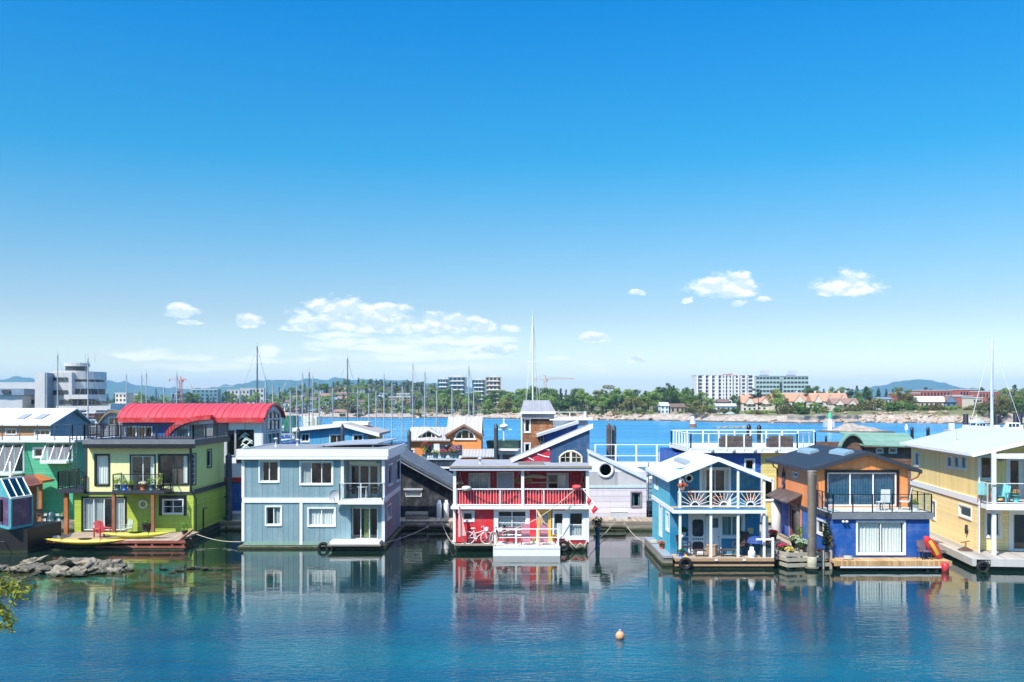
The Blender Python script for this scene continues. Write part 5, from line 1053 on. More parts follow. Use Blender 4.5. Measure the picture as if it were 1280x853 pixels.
for i in range(6): a = pa[0][0] + (pa[1][0] - pa[0][0]) * i / 5; mb.ell((a, Y0 - .55, zs_ - .1), .12, .1, .16)
mb.build('bracket', LGREY, h); slab(h, 'float', WETWOOD, x0, x1, Y0, Y0 + 8, -.3, .49)
NDECK = (Y0, zs_)
# --- green ribbed roof boathouse
Y0 = 92.0; h = T('boathouse', 'brown boathouse with pale green curved metal roof behind the yellow house', 'boathouse', (X(1090, Y0), Y0, 0)); GRN = paint('pale_green_roof', '#6f917c', .5, 'rib', .5, axis='y', var=.05)
xa, xb = X(1050, Y0), X(1079, Y0); x1 = X(1150, Y0); zp, ze = Z(541, Y0), Z(556, Y0); f = lambda a, b, t: (a, t, b); xm = X(1063, Y0)
BRW = paint('brown_board', '#6b4a3a', .7, 'lap', .25)
mb = MB(); arc = [(xa + (xb - xa) * i / 10, ze - .1 + (zp - ze) * math.sin(math.pi * (i / 10)) ** .7) for i in range(11)]
mb.prism(arc + [(a, b - .15) for a, b in reversed(arc)], f, Y0 - .4, Y0 + .6); r_ = mb.build('roof', GRN, h); mb = MB(); mb.hexa([(xm, Y0 + 3, zp - .12), (x1, Y0 + 3, zp - .25), (x1, Y0 + 3, zp - .15), (xm, Y0 + 3, zp - .02), (xb - .3, Y0 - .38, ze - .1), (x1, Y0 - .38, ze - .3), (x1, Y0 - .38, ze - .2), (xb - .3, Y0 - .38, ze)]); mb.build('side_roof', GRN, r_)
facade(h, BRW, FR(Y0), xa + .15, xb - .1, .3, 12, [], top=[(a, b - .12) for a, b in [(max(xa + .15, min(xb - .1, a)), b) for a, b in arc]]); facade(h, BRW, FR(Y0 + .3), xb - .1, x1, .3, ze - .25, [(*rf(Y0 + .3, 1096, 561, 1103, 566), dict(n=1)), (*rf(Y0 + .3, 1112, 561, 1120, 566), dict(n=1))])
mb = MB(); wall(mb, LF(xa + .15), Y0, Y0 + 9.5, .3, ze - .1); wall(mb, RT(x1 - .05), Y0, Y0 + 9.5, .3, ze - .2); wall(mb, BK(Y0 + 9.5), xa + .2, x1 - .1, .3, ze - .1); mb.build('wall', BRW, h); slab(h, 'float', WETWOOD, xa, x1, Y0, Y0 + 10, -.3, .29)
# --- green house at the left edge
Y0 = 72.0; GRH = paint('sea_green_lap', '#4cae84', .55, 'lap', .2); x0, x1 = X(-60, Y0), X(91, Y0); zt = Z(553, Y0)
h = T('floating_house', 'sea-green floating house with slanted glazed bays and grey-railed roof deck', 'floating house', (X(20, Y0), Y0, 0)); W = lambda *a: rf(Y0, *a)
facade(h, GRH, FR(Y0), x0, x1, .5, zt, [(*W(43, 561, 53, 571), dict(n=1, trim=.12)), (*W(60, 555, 90, 575), dict(n=3, m=1, trim=.08)), (*W(-6, 556, 29, 590), dict(n=3, trim=.1))])
mb = MB(); wall(mb, LF(x0), Y0, Y0 + 8, .5, zt); wall(mb, RT(x1), Y0, Y0 + 8, .5, zt); wall(mb, BK(Y0 + 8), x0, x1, .5, zt); mb.build('wall', GRH, h)
for (p0, p1, py0, py1, ot) in ((-6, 30, 553.5, 592, 1.6), (58.5, 91, 553.5, 577, 1.0)):     # lean-out glazing
    a, b = X(p0, Y0), X(p1, Y0); z0, z1 = Z(py1, Y0 - ot), Z(py0, Y0); mb = MB(); k = 3
    for i in range(k + 1): u_ = a + (b - a) * i / k; mb.bar((u_, Y0 - .03, z1), (u_, Y0 - ot, z0), .05)
    mb.bar((a, Y0 - ot, z0), (b, Y0 - ot, z0), .12); mb.bar((a, Y0 - .05, z1), (b, Y0 - .05, z1), .1); mb.box(a, b, Y0 - ot - .05, Y0 - .003, z0 - .15, z0 - .06)
    w_ = mb.build('slanted_glazing', WHITE, h); g = MB(); g.quad((a, Y0 - .03, z1), (b, Y0 - .03, z1), (b, Y0 - ot, z0), (a, Y0 - ot, z0)); g.build('pane', glassmat('green_glass', (.42, .62, .62, 1), .12), w_)
slab(h, 'fascia', paint('pale_lilac_white', '#d9d6dc', .5), x0, x1 + .3, Y0 - .4, Y0 + 8, zt, zt + .16); rail(h, [(x0, Y0 - .3), (x1 + .1, Y0 - .3), (x1 + .1, Y0 + 8)], zt + .16, Z(531, Y0) - zt - .16, STEELP, post=.05, every=1.3, bal=0, top=.05, mid=2)
slab(h, 'pipe', WHITE, X(11, Y0 - 2), X(13.5, Y0 - 2), Y0 - 2, Y0 - 1.9, .5, Z(577, Y0 - 2)); slab(h, 'float', OLDWOOD, x0, x1, Y0 - 1.2, Y0 + 8, -.3, .49)
mb = MB(); a0, a1 = X(49, Y0 - 1), X(86, Y0 - 1); mb.box(a0, a1, Y0 - 1.1, Y0 - 1.0, .9, 1.05); mb.box(a0, a1, Y0 - 1.1, Y0 - 1.0, .5, .7); mb.build('low_fence', paint('pale_mint_paint', '#bcd2cc', .5), h)
# white-roofed house behind it
Y0 = 88.0; h = T('floating_house', 'white-roofed house with two skylights behind the sea-green house', 'floating house', (X(30, Y0), Y0, 0)); x0, xe = X(-50, Y0), X(66, Y0); zr_, ze = Z(510.5, Y0 + 4), Z(531, Y0)
WR2 = paint('white_roof', '#e2e2de', .6); mb = MB(); xr = X(79, Y0 + 4)
mb.hexa([(x0, Y0 - .4, ze - .1), (xe, Y0 - .4, ze - .1), (xe, Y0 - .4, ze), (x0, Y0 - .4, ze), (x0, Y0 + 4, zr_ - .1), (xe + .4, Y0 + 4, zr_ - .1), (xe + .4, Y0 + 4, zr_), (x0, Y0 + 4, zr_)]); mb.hexa([(x0, Y0 + 4, zr_ - .1), (xe + .4, Y0 + 4, zr_ - .1), (xe + .4, Y0 + 4, zr_), (x0, Y0 + 4, zr_), (x0, Y0 + 8.4, ze - .1), (xe, Y0 + 8.4, ze - .1), (xe, Y0 + 8.4, ze), (x0, Y0 + 8.4, ze)]); r_ = mb.build('roof', WR2, h)
for px in (29, 51): 
    t = .45; yy = Y0 - .4 + 4.4 * t; zz = ze + (zr_ - ze) * t; a = X(px, yy); mb = MB(); sl_z = (zr_ - ze) / 4.4
    mb.hexa([(a - .35, yy - .6, zz - .6 * sl_z + .01), (a + .35, yy - .6, zz - .6 * sl_z + .01), (a + .55, yy + .6, zz + .6 * sl_z + .01), (a - .15, yy + .6, zz + .6 * sl_z + .01), (a - .35, yy - .6, zz - .6 * sl_z + .1), (a + .35, yy - .6, zz - .6 * sl_z + .1), (a + .55, yy + .6, zz + .6 * sl_z + .1), (a - .15, yy + .6, zz + .6 * sl_z + .1)]); mb.build('skylight', paint('skylight_frame', '#8f979d', .4), r_)
SLB = paint('slate_blue_board', '#7d93a5', .6); PCH = paint('peach_board', '#c89468', .6)
mb = MB(); top = [(Y0, ze - .1), (Y0 + 4, zr_ - .15), (Y0 + 8, ze - .1)]; wall(mb, RT(xe - .2), Y0, Y0 + 8, .5, 12, [], top); wall(mb, LF(x0), Y0, Y0 + 8, .5, 12, [], top); wall(mb, BK(Y0 + 8), x0, xe - .2, .5, ze); mb.build('wall', SLB, h)
facade(h, PCH, FR(Y0), x0, xe - .2, .5, ze - .1, [(*rf(Y0, 8, 537, 20, 543), dict()), (*rf(Y0, 44, 538, 62, 544), dict(n=3))]); slab(h, 'float', WETWOOD, x0, xe, Y0, Y0 + 8, -.3, .49)
# --- purple shed on a float and the rust-roofed one behind
Y0 = 58.8; PUR = paint('purple_lap_siding', '#5c4064', .6, 'lap', .16, dist=.012); TUR = paint('turquoise_trim', '#4a9fa6', .5)
x0, xm, x1 = X(0, Y0), X(14, Y0), X(38, 60.6); h = T('float_shed', 'purple clapboard shed with turquoise corner boards and slanted glass roof on a float', 'shed', (X(18, Y0), Y0, 0)); zb, zt = Z(661, Y0), Z(623.5, Y0)
# turned box: corner at px 13, long side runs back to the right
A = (X(13, Y0), Y0); B = (X(39.5, 60.8), 60.8); C_ = (X(-8, 61), 61.0); D_ = (B[0] + C_[0] - A[0], B[1] + C_[1] - A[1])
mb = MB()
for p, q in ((A, B), (B, D_), (D_, C_), (C_, A)): mb.quad((*p, zb), (*q, zb), (*q, zt), (*p, zt))
mb.build('wall', PUR, h); mb = MB()
for p in (A, B, C_): mb.bar((*p, zb), (*p, zt), .15)
mb.bar((*A, zb), (*B, zb), .14); mb.bar((*A, zb), (*C_, zb), .14); mb.build('trim', TUR, h)
mb = MB(); rz = zt + 1.05; lerp = lambda p, q, t: (p[0] + (q[0] - p[0]) * t, p[1] + (q[1] - p[1]) * t)
g0, g1 = lerp(A, C_, .55), lerp(B, D_, .55)
for t in (0, .33, .67, 1): mb.bar((*lerp(A, B, t), zt), (*lerp(g0, g1, t), rz), .06)
mb.bar((*A, zt), (*B, zt), .13); mb.bar((*g0, rz), (*g1, rz), .1); w_ = mb.build('roof_frame', WHITE, h); g = MB(); g.quad((*A, zt), (*B, zt), (*g1, rz), (*g0, rz)); g.build('pane', glassmat('green_glass'), w_)
mb = MB(); mb.add([(*A, zt), (*g0, rz), (*C_, zt)], [(0, 1, 2)]); mb.add([(*B, zt), (*g1, rz), (*D_, zt)], [(0, 1, 2)]); mb.quad((*g0, rz), (*g1, rz), (*D_, zt), (*C_, zt)); mb.build('gable', TUR, h)
mb = MB(); q = lerp(A, C_, .5); mb.tube([(q[0] - .0, q[1] - .12, zb + .3), (q[0], q[1] - .12, zb + 1.1), (q[0], q[1] - .12, zt - .15)], [.12, .17, .1], 8); mb.build('hung_mat', BLACK, h)
mb = MB(); c = lerp(A, D_, .5); mb.hexa([(c[0] - 3.5, c[1] - 2.4, -.3), (c[0] + 1.7, c[1] - 1.6, -.3), (c[0] + 1.9, c[1] + 2.4, -.3), (c[0] - 3.5, c[1] + 2, -.3), (c[0] - 3.5, c[1] - 2.4, zb - .1), (c[0] + 1.7, c[1] - 1.6, zb - .1), (c[0] + 1.9, c[1] + 2.4, zb - .1), (c[0] - 3.5, c[1] + 2, zb - .1)]); mb.build('float', WETWOOD, h)
Y0 = 64.0; h = T('float_shed', 'shed with rust-red gable roof behind the purple shed', 'shed', (X(4, Y0), Y0, 0)); a, b_, c = X(-30, Y0), X(24, Y0), X(14, Y0); gable_roof(h, paint('rust_roof', '#b5695a', .8, 'plank', .3, axis='z'), X(-12, Y0), X(24, Y0), Y0, Y0 + 3, Z(611, Y0), Z(610, Y0), X(14, Y0), Z(597.5, Y0), .12, REDWOOD); facade(h, paint('shed_brown', '#6a4630', .7), FR(Y0 + .4), X(-8, Y0), X(20, Y0), .3, Z(607, Y0), []); mb = MB(); wall(mb, RT(X(20, Y0)), Y0 + .4, Y0 + 2.8, .3, Z(607, Y0)); wall(mb, BK(Y0 + 2.8), X(-8, Y0), X(20, Y0), .3, Z(607, Y0)); mb.build('wall', WOOD, h); slab(h, 'float', WETWOOD, X(-10, Y0), X(24, Y0), Y0 - .2, Y0 + 3, -.3, .29)
Y0 = 70.3; h = T('porch_shed', 'orange timber entry porch with gable roof against the sea-green wall', 'porch', (X(40, Y0), Y0, 0)); gable_roof(h, ORWOOD, X(22, Y0), X(58, Y0), Y0 - .6, Y0 + 1.1, Z(601.5, Y0), Z(600.5, Y0), X(40, Y0), Z(593.5, Y0), .12, ORWOOD); mb = MB()
for px in (27, 51): a = X(px, Y0); mb.box(a - .1, a + .1, Y0 - .1, Y0 + .1, .5, Z(601, Y0) - .15)
build8(mb, 'post', ORWOOD, h); mb = MB(); mb.box(X(32, Y0 + .9), X(46, Y0 + .9), Y0 + .9, Y0 + 1.0, .56, Z(606, Y0)); mb.build('door', ORWOOD, h); mb = MB(); mb.box(X(46.2, Y0 + .9), X(48, Y0 + .9), Y0 + .8, Y0 + 1.0, .56, Z(604, Y0)); mb.box(X(30, Y0 + .9), X(31.8, Y0 + .9), Y0 + .8, Y0 + 1.0, .56, Z(604, Y0)); mb.box(X(30, Y0 + .9), X(48, Y0 + .9), Y0 + .8, Y0 + .99, Z(604, Y0), Z(602.5, Y0)); mb.build('door_frame', WHITE, h)
# arch-roofed pavilion far behind the lime house
Y0 = 120.0; h = T('boathouse', 'small arch-gabled boathouse with brown edge behind the lime roof deck', 'boathouse', (X(142, Y0), Y0, 0)); x0, x1 = X(125, Y0), X(160, Y0); arc = [(x0 + (x1 - x0) * i / 10, Z(528, Y0) + (Z(513, Y0) - Z(528, Y0)) * math.sin(math.pi * i / 10) ** .8) for i in range(11)]
mb = MB(); mb.prism(arc + [(a, b - .3) for a, b in reversed(arc)], lambda a, b, t: (a, t, b), Y0 - .5, Y0 + 8); mb.build('roof', paint('brown_roof', '#7a6a52', .7), h); facade(h, LGREY, FR(Y0), x0 + .2, x1 - .2, .3, 12, [(*rf(Y0, 136, 522, 149, 530), dict(n=2))], top=[(max(x0 + .2, min(x1 - .2, a)), b - .2) for a, b in arc]); mb = MB(); wall(mb, LF(x0 + .2), Y0, Y0 + 7.8, .3, Z(528, Y0)); wall(mb, RT(x1 - .2), Y0, Y0 + 7.8, .3, Z(528, Y0)); mb.build('wall', LGREY, h); slab(h, 'float', WETWOOD, x0, x1, Y0, Y0 + 8, -.3, .29)
# finger walkway between the teal and the orange houses
h = T('walkway', 'grey plank walkway with planter pallets between the teal and orange houses', 'walkway', (15.6, 60, 0)); slab(h, 'deck', DECK, 14.4, 17.2, 54.3, 70.5, .42, .54); flt(h, 14.5, 17.1, 54.4, 70.5, .41, WETWOOD)
mb = MB(); xa, xb = X(973, 53.8), X(1041, 53.8)
for z_ in (.12, .42, .70): mb.bar((X(985, 53.4), 53.5, z_ + .1), (xb, 53.9, z_ + .1), .05, .2); mb.bar((14.25, 55.6, z_ + .1), (X(985, 53.4), 53.5, z_ + .1), .05, .2)
for px in (986, 1003, 1030, 1040): mb.box(X(px, 53.6) - .05, X(px, 53.6) + .05, 53.72, 53.95, -.2, 1.0)
mb.build('pallet_fence', paint('grey_pallet_wood', '#a39d8c', .85, var=.25), h)
mb = MB(); mb.bar((16.9, 55.2, .62), (17.0, 66, .62), .14, .14); mb.build('kerb_beam', OLDWOOD, h)
mb = MB(); mb.box(14.6, 15.6, 61.0, 62.0, .545, .56); tag(mb.build('door_mat', paint('blue_mat', '#4a93b5', .9), None, (15.1, 61.5, .545)), 'small blue mat lying on the grey plank walkway', 'mat')
h = T('walkway', 'narrow weathered side dock left of the yellow house', 'walkway', (24, 62, 0)); slab(h, 'deck', OLDWOOD, 23.7, 24.9, 57, 70.5, .35, .52); flt(h, 23.8, 24.8, 57.1, 70.5, .34, WETWOOD)
# ================================================================ piles
def pile(px, ptop, Y, d, mat, label, cap=True):
    x = X(px, Y); zt = Z(ptop, Y); t = T('mooring_pile', label, 'pile', (x, Y, -1), 'mooring piles')
    mb = MB(); mb.lathe([(d / 2, -2), (d / 2 * 1.02, .5), (d / 2, zt - .2), (d / 2, zt - .05)], (x, Y, 0), 12); mb.build('shaft', mat, t)
    mb = MB(); mb.lathe([(d / 2 * 1.06, zt - .048), (d / 2 * 1.06, zt + .02), (.03, zt + (.28 if cap else .05))], (x, Y, 0), 12); mb.build('cap', DGREY if mat is STEELP else mat, t); return t
t = pile(1015, 589, 53.25, .47, PILE, 'thick grey barnacled timber pile before the orange house', False)
mb = MB(); x = X(1015, 53.25); mb.lathe([(.27, .1), (.38, .1), (.38, .2), (.27, .2)], (x, 53.25, 0), 12); mb.build('pile_collar', OLDWOOD, t)
mb = MB(); mb.lathe([(.245, -.2), (.252, .3), (.243, .75)], (x, 53.25, 0), 12); mb.build('barnacle_band', paint('barnacles', '#a39d86', .95, var=.6), t)
pile(286, 571, 71, .46, STEELP, 'dark pile with stained lower half right of the lime house')
pile(511.5, 541, 83, .33, STEELP, 'dark steel pile at the left end of the tangerine house'); pile(620, 533, 90, .38, STEELP, 'dark steel pile beside the white cabin cruiser'); pile(428, 534, 80, .30, STEELP, 'short dark pile before the sky-blue house')
pile(373, 538, 84, .25, STEELP, 'slim dark pile at the left corner of the sky-blue house'); pile(761, 533, 88, .42, paint('brown_pile', '#4f4038', .8, var=.2), 'brown pile, left of the pair above the white-railed deck'); pile(767.5, 535, 88.5, .4, STEELP, 'grey steel pile, right of the pair above the white-railed deck')
pile(936, 533, 112, .5, BLACK, 'black pile behind the roof deck, left of the dark pair'); pile(949, 534, 112, .5, BLACK, 'black pile behind the roof deck, right of the dark pair'); pile(1032.5, 547, 130, .3, BLACK, 'lone black pile standing in open water by the green roof')
pile(1140, 536, 150, .5, BLACK, 'thin dark pile above the green boathouse roof, left one'); pile(1160, 536, 150, .5, BLACK, 'thin dark pile above the pale roof, right one')
# ================================================================ furniture and small things
def place(t, loc, rz=0, s=1):
    t.location = loc; t.rotation_euler = (0, 0, rz); t.scale = (s, s, s); return t
def adirondack(label, loc, rz, mat, group=None):
    t = T('garden_chair', label, 'chair', (0, 0, 0), group)
    mb = MB(); mb.hexa([(-.28, -.45, .36), (.28, -.45, .36), (.28, .2, .22), (-.28, .2, .22), (-.28, -.45, .40), (.28, -.45, .40), (.28, .2, .26), (-.28, .2, .26)]); mb.build('seat', mat, t)
    mb = MB()
    for i in range(5): u = -.26 + i * .125; mb.hexa([(u, .12, .24), (u + .11, .12, .24), (u + .11, .16, .24), (u, .16, .24), (u, .52, 1.0 - .05 * abs(i - 2)), (u + .11, .52, 1.0 - .05 * abs(i - 2)), (u + .11, .56, 1.0 - .05 * abs(i - 2)), (u, .56, 1.0 - .05 * abs(i - 2))])
    mb.build('backrest', mat, t)
    for s in (-1, 1):
        mb = MB(); mb.box(s * .36 - .07, s * .36 + .07, -.5, .42, .54, .58); mb.build('arm', mat, t)
        for yy, zz in ((-.42, .54), (.32, .54)): mb = MB(); mb.box(s * .33 - .035, s * .33 + .035, yy - .05, yy + .05, 0, zz); mb.build('leg', mat, t)
    return place(t, loc, rz)
def patio(label, loc, rz, mat, fab=None, tall=.95, group=None, s=1):
    t = T('patio_chair', label, 'chair', (0, 0, 0), group); fab = fab or mat
    mb = MB(); mb.box(-.25, .25, -.25, .25, .42, .46); mb.build('seat', fab, t)
    mb = MB(); mb.hexa([(-.25, .22, .46), (.25, .22, .46), (.25, .26, .46), (-.25, .26, .46), (-.24, .34, tall), (.24, .34, tall), (.24, .38, tall), (-.24, .38, tall)]); mb.build('backrest', fab, t)
    for sx in (-1, 1):
        mb = MB(); mb.tube([(sx * .28, -.25, .42), (sx * .28, -.25, .64), (sx * .28, .27, .66)], .022, 6); mb.build('arm', mat, t)
        for sy in (-1, 1): mb = MB(); mb.tube([(sx * .24, sy * .23, .42), (sx * .27, sy * .27, 0)], .022, 6); mb.build('leg', mat, t)
    return place(t, loc, rz, s)
def table(label, loc, mat, r=.35, hgt=.7, rect=None, name='table'):
    t = T(name, label, 'table', (0, 0, 0)); mb = MB()
    if rect: mb.box(-rect[0], rect[0], -rect[1], rect[1], hgt - .05, hgt)
    else: mb.lathe([(r, hgt - .03), (r, hgt)], n=16)
    mb.build('tabletop', mat, t)
    for sx in (-1, 1):
        for sy in (-1, 1): a, b = (rect[0] - .06, rect[1] - .06) if rect else (r * .6, r * .6); mb = MB(); mb.bar((sx * a, sy * b, 0), (sx * a, sy * b, hgt - .05), .045); mb.build('leg', mat, t)
    return place(t, loc)
def flower(name, seed, col=None, hgt=.35, wid=.22, pot=.16, poth=.28, potm=None, leaf=None, n=90):
    """plant in a pot, built at the origin"""
    def mk(label, loc, group=None, s=1):
        r = random.Random(seed); t = T('potted_plant', label, 'potted plant', (0, 0, 0), group)
        mb = MB(); mb.lathe([(pot * .72, 0), (pot, poth), (pot * 1.1, poth), (pot * 1.1, poth + .03), (pot * .9, poth + .03), (pot * .9, poth - .03)], n=12); p_ = mb.build('pot', potm or paint('terracotta', '#a55a3a', .8), t)
        mb = MB(); mb.leaves((0, 0, poth + hgt * .5), wid, wid, hgt * .6, n, .12, r); mb.build('foliage', leaf or LEAF, t)
        if col:
            mb = MB()
            for _ in range(int(n * .55)):
                d = Vector((r.gauss(0, 1), r.gauss(0, 1), abs(r.gauss(0, 1)))).normalized(); c = Vector((d.x * wid * 1.05, d.y * wid * 1.05, poth + hgt * .5 + d.z * hgt * .62))
                mb.ell(c, .04, .04, .03, 5, 3)
            mb.build('bloom', leafmat('petals_' + col[1:], col, col, 3), t)
        return place(t, loc, r.random() * 6, s)
    return mk
TPOT = paint('teal_pot', '#2f5a66', .4); BPOT = paint('blue_pot', '#2a5fb0', .3); KPOT = paint('black_pot', '#1d1f21', .5)
# lime house
yb0 = 63.5; zbl = Z(613, yb0)
adirondack('red wooden garden chair facing the water before the sliding door', (X(127, 62.4), 62.4, .55), R(50), paint('red_chair_paint', '#c64b4b', .5))
patio('grey-green patio chair on the lime house deck beside the wooden post', (X(158, 63), 63, .55), R(-30), paint('sage_chair', '#9fa892', .6), tall=1.0)
for i, (px, sd, lab, col, pm, hh) in enumerate(((146, 1, 'spiky green plant in a teal pot at the left end of the small lime balcony', None, TPOT, .5), (155, 2, 'green plant in a bright blue pot on the small lime balcony', None, BPOT, .35), (163, 3, 'low cactus-like plant in a dark pot right of the blue pot', None, KPOT, .3),
                                               (178, 4, 'pale low plant in a small terracotta pot on the lime balcony', '#e8e2d0', None, .2), (189, 5, 'broad yellow-green plant in a dark pot on the lime balcony', None, TPOT, .6), (199, 6, 'tall bushy plant at the right end of the lime balcony', None, KPOT, .75))):
    flower('p', sd, col, hgt=hh, wid=.26, pot=.2, poth=.32, potm=pm, leaf=leafmat('bright_leaf', '#5f8a25', '#b5c24a', 3))(lab, (X(px, yb0), yb0 + .1, zbl + .002), 'pots on the lime balcony')
flower('p', 9, None, hgt=.25, wid=.22, pot=.3, poth=.6, potm=KPOT)('large black tub with sparse plant under the life ring', (X(182, 64), 64.2, .55))
flower('p', 10, None, hgt=.5, wid=.35, pot=.2, poth=.25, potm=KPOT)('leafy shrub in dark pot at the right corner of the lime house deck', (X(231, 63.5), 63.5, .55))
flower('p', 11, '#d86a5a', hgt=.4, wid=.25, pot=.18, poth=.25, potm=KPOT)('flowering pot on the black side balcony of the lime house', (X(101, 64.9), 65.6, Z(612, 64.7) + .003))
def kayak(label, loc, rz, mat, L=5.0, w_=.30):
    t = T('kayak', label, 'kayak', (0, 0, 0)); mb = MB(); n = 22
    prof = lambda a: (max(.004, math.sin(math.pi * a) ** .62), .16 * abs(2 * a - 1) ** 2.4)
    def f(a, b):
        k, up = prof(a); th = 2 * math.pi * b; return ((a - .5) * L, w_ * k * math.cos(th), .2 + up + (.16 if math.sin(th) > 0 else .2) * k * math.sin(th))
    mb.grid(f, n, 14); mb.build('hull', mat, t)
    mb = MB(); mb.lathe([(.20, .0), (.26, .03), (.24, .05), (.18, .01)], (0, 0, 0), 14)
    mb.v = [(x * 1.7, y, z + .345) for x, y, z in mb.v]; mb.build('cockpit', BLACK, t)
    mb = MB()
    for a in (-.27, .2): 
        k, up = prof(a + .5); mb.tube([(a * L, w_ * k * 1.02 * math.cos(j * .393), .2 + up + .18 * k * 1.05 * math.sin(j * .393)) for j in range(9)], .014, 4)
    mb.build('deck_strap', BLACK, t); return place(t, loc, rz)
KY = paint('yellow_kayak_shell', '#d3ad3c', .35, var=.06, grime=.05); KL = paint('lime_kayak_shell', '#b7b433', .35, var=.06, grime=.05)
ky = kayak('long yellow kayak lashed along the edge of the lime house deck', (X(107, 60.35), 60.28, .36), R(-2), KY, 5.1, .34)
for px in (82, 108, 150):
    pass
kayak('lime-yellow kayak lying on the lime house deck behind the posts', (X(168, 61.6), 61.8, .555), R(3), KL, 4.2, .32)
mb = MB(); mb.bar((X(226, 60.9), 60.9, .6), (X(238, 62), 62.4, 1.0), .1, .12); mb.bar((X(229, 60.9), 60.9, .5), (X(237, 61.6), 61.9, -.1), .1); mb.bar((X(235, 60.9), 61.4, .6), (X(240, 61.6), 61.9, -.05), .08); tag(mb.build('boarding_ramp', WOOD, None, (X(232, 61), 61, .5)), 'broken brown wooden ramp at the right end of the lime deck', 'ramp')
# grey-blue balcony set
zb = Z(624.5, 61.3)
DGM = paint('dark_bronze_metal', '#2c2b2b', .45); patio('dark bistro chair left of the small table on the recessed balcony', (X(440, 62), 62.2, zb + .002), R(90), DGM, tall=.9); patio('dark bistro chair right of the small table on the recessed balcony', (X(468, 62), 62.3, zb + .002), R(-90), DGM, tall=.9)
table('small round white-topped bistro table on the recessed grey-blue balcony', (X(453, 62), 62.2, zb + .002), LGREY, .36, .72)
# gas cylinders by the charcoal house
def cyl(label, loc, s=1, h_=1.15, r_=.19):
    t = T('gas_cylinder', label, 'gas cylinder', (0, 0, 0)); mb = MB(); mb.lathe([(r_ * .9, 0), (r_ * .9, .05), (r_, .08), (r_, h_ - .12), (r_ * .8, h_ - .03), (r_ * .3, h_)], n=16); mb.build('tank', WHITE, t)
    mb = MB(); mb.lathe([(r_ * .55, h_ - .03), (r_ * .55, h_ + .16), (r_ * .45, h_ + .16), (r_ * .45, h_)], n=12); mb.build('collar', WHITE, t); mb = MB(); mb.tube([(0, 0, h_ - .02), (0, 0, h_ + .12)], .04, 6); mb.build('valve', GREY, t); return place(t, loc, 0, s)
cyl('white gas cylinder before the charcoal wall, left one of the pair', (X(548.5, 72), 72.4, .56)); cyl('white gas cylinder before the charcoal wall, right one of the pair', (X(557.5, 72), 72.4, .56))
cyl('tall white propane cylinder standing by the blue side wall of the orange house', (16.85, 63.4, .543), 1, 2.1, .33); cyl('short squat white propane tank at the edge of the teal house deck', (X(940, 54.1), 54.15, .58), 1, .38, .2)
# red house: bicycle, chairs, flags, baskets
t = T('bicycle', 'white bicycle with front basket leaning on the red wall', 'bicycle', (0, 0, 0)); s_ = paint('white_bike_paint', '#dcdad6', .4); r_ = .36
for xx in (-.55, .55):
    mb = MB(); mb.tube([(xx + r_ * math.cos(i * .2618), 0, r_ + r_ * math.sin(i * .2618)) for i in range(25)], .03, 6); wh = mb.build('wheel', s_, t); mb = MB(); mb.tube([(xx, -.05, r_), (xx, .05, r_)], .04, 8)
    for i in range(8): mb.bar((xx, 0, r_), (xx + r_ * math.cos(i * .785), 0, r_ + r_ * math.sin(i * .785)), .008)
    mb.build('spokes', LGREY, wh)
mb = MB(); fr_ = [((-.55, 0, r_), (-.1, 0, r_)), ((-.1, 0, r_), (-.25, 0, .86)), ((-.55, 0, r_), (-.22, 0, .78)), ((-.1, 0, r_), (.38, 0, .72)), ((-.2, 0, .62), (.38, 0, .8)), ((.36, 0, .95), (.55, 0, r_))]
for p, q in fr_: mb.tube([p, q], .026, 6)
mb.build('frame', s_, t); mb = MB(); mb.ell((-.27, 0, .93), .16, .08, .05); mb.bar((-.25, 0, .84), (-.26, 0, .92), .03); mb.build('saddle', s_, t); mb = MB(); mb.tube([(.22, -.25, 1.02), (.36, -.1, 1.05), (.36, .1, 1.05), (.22, .25, 1.02)], .02, 6); mb.bar((.36, 0, .94), (.36, 0, 1.06), .03); mb.build('handlebar', LGREY, t); mb = MB(); mb.lathe([(.11, .78), (.15, 1.0), (.14, 1.0), (.1, .8)], (.52, 0, 0), 10); mb.build('basket', LGREY, t); mb = MB(); mb.lathe([(.09, -.02), (.09, .02)], (-.1, 0, r_), 10, axis='y'); mb.bar((-.1, -.06, r_ - .17), (-.1, .06, r_ + .17), .03); mb.build('crank', LGREY, t)
place(t, (X(597, 60), 60.1, Z(680, 60.1)), 0, 1.0)
slab_ = MB().box(X(568, 60), X(618, 60), 59.85, 60.37, Z(680, 60.1) - .1, Z(680, 60.1) - .002); tag(slab_.build('ledge_plank', OLDWOOD, None, (X(593, 60), 60.1, Z(680, 60.1) - .1)), 'narrow weathered plank ledge along the foot of the red wall', 'plank')
PINK = paint('pink_chair', '#d78f9e', .6, 'plank', .12, axis='z', line=.8)
zp = Z(683, 58.3)
for px, lab in ((657, 'tall pink slatted deck chair on the white porch, left one'), (679.5, 'tall pink slatted deck chair on the white porch, right one')):
    t = T('deck_chair', lab, 'chair', (X(px, 58.8), 58.8, zp)); c = X(px, 58.8); mb = MB(); mb.hexa([(c - .25, 58.75, zp + .15), (c + .25, 58.75, zp + .15), (c + .25, 58.8, zp + .15), (c - .25, 58.8, zp + .15), (c - .25, 58.45, zp + 1.28), (c + .25, 58.45, zp + 1.28), (c + .25, 58.5, zp + 1.28), (c - .25, 58.5, zp + 1.28)]); mb.build('backrest', PINK, t)
    mb = MB(); mb.box(c - .25, c + .25, 58.8, 59.35, zp + .36, zp + .41); mb.build('seat', PINK, t)
    for sx in (-.24, .24):
        for yy in (58.72, 59.3): mb = MB(); mb.box(c + sx - .025, c + sx + .025, yy - .03, yy + .03, zp, zp + .37); mb.build('leg', PINK, t)
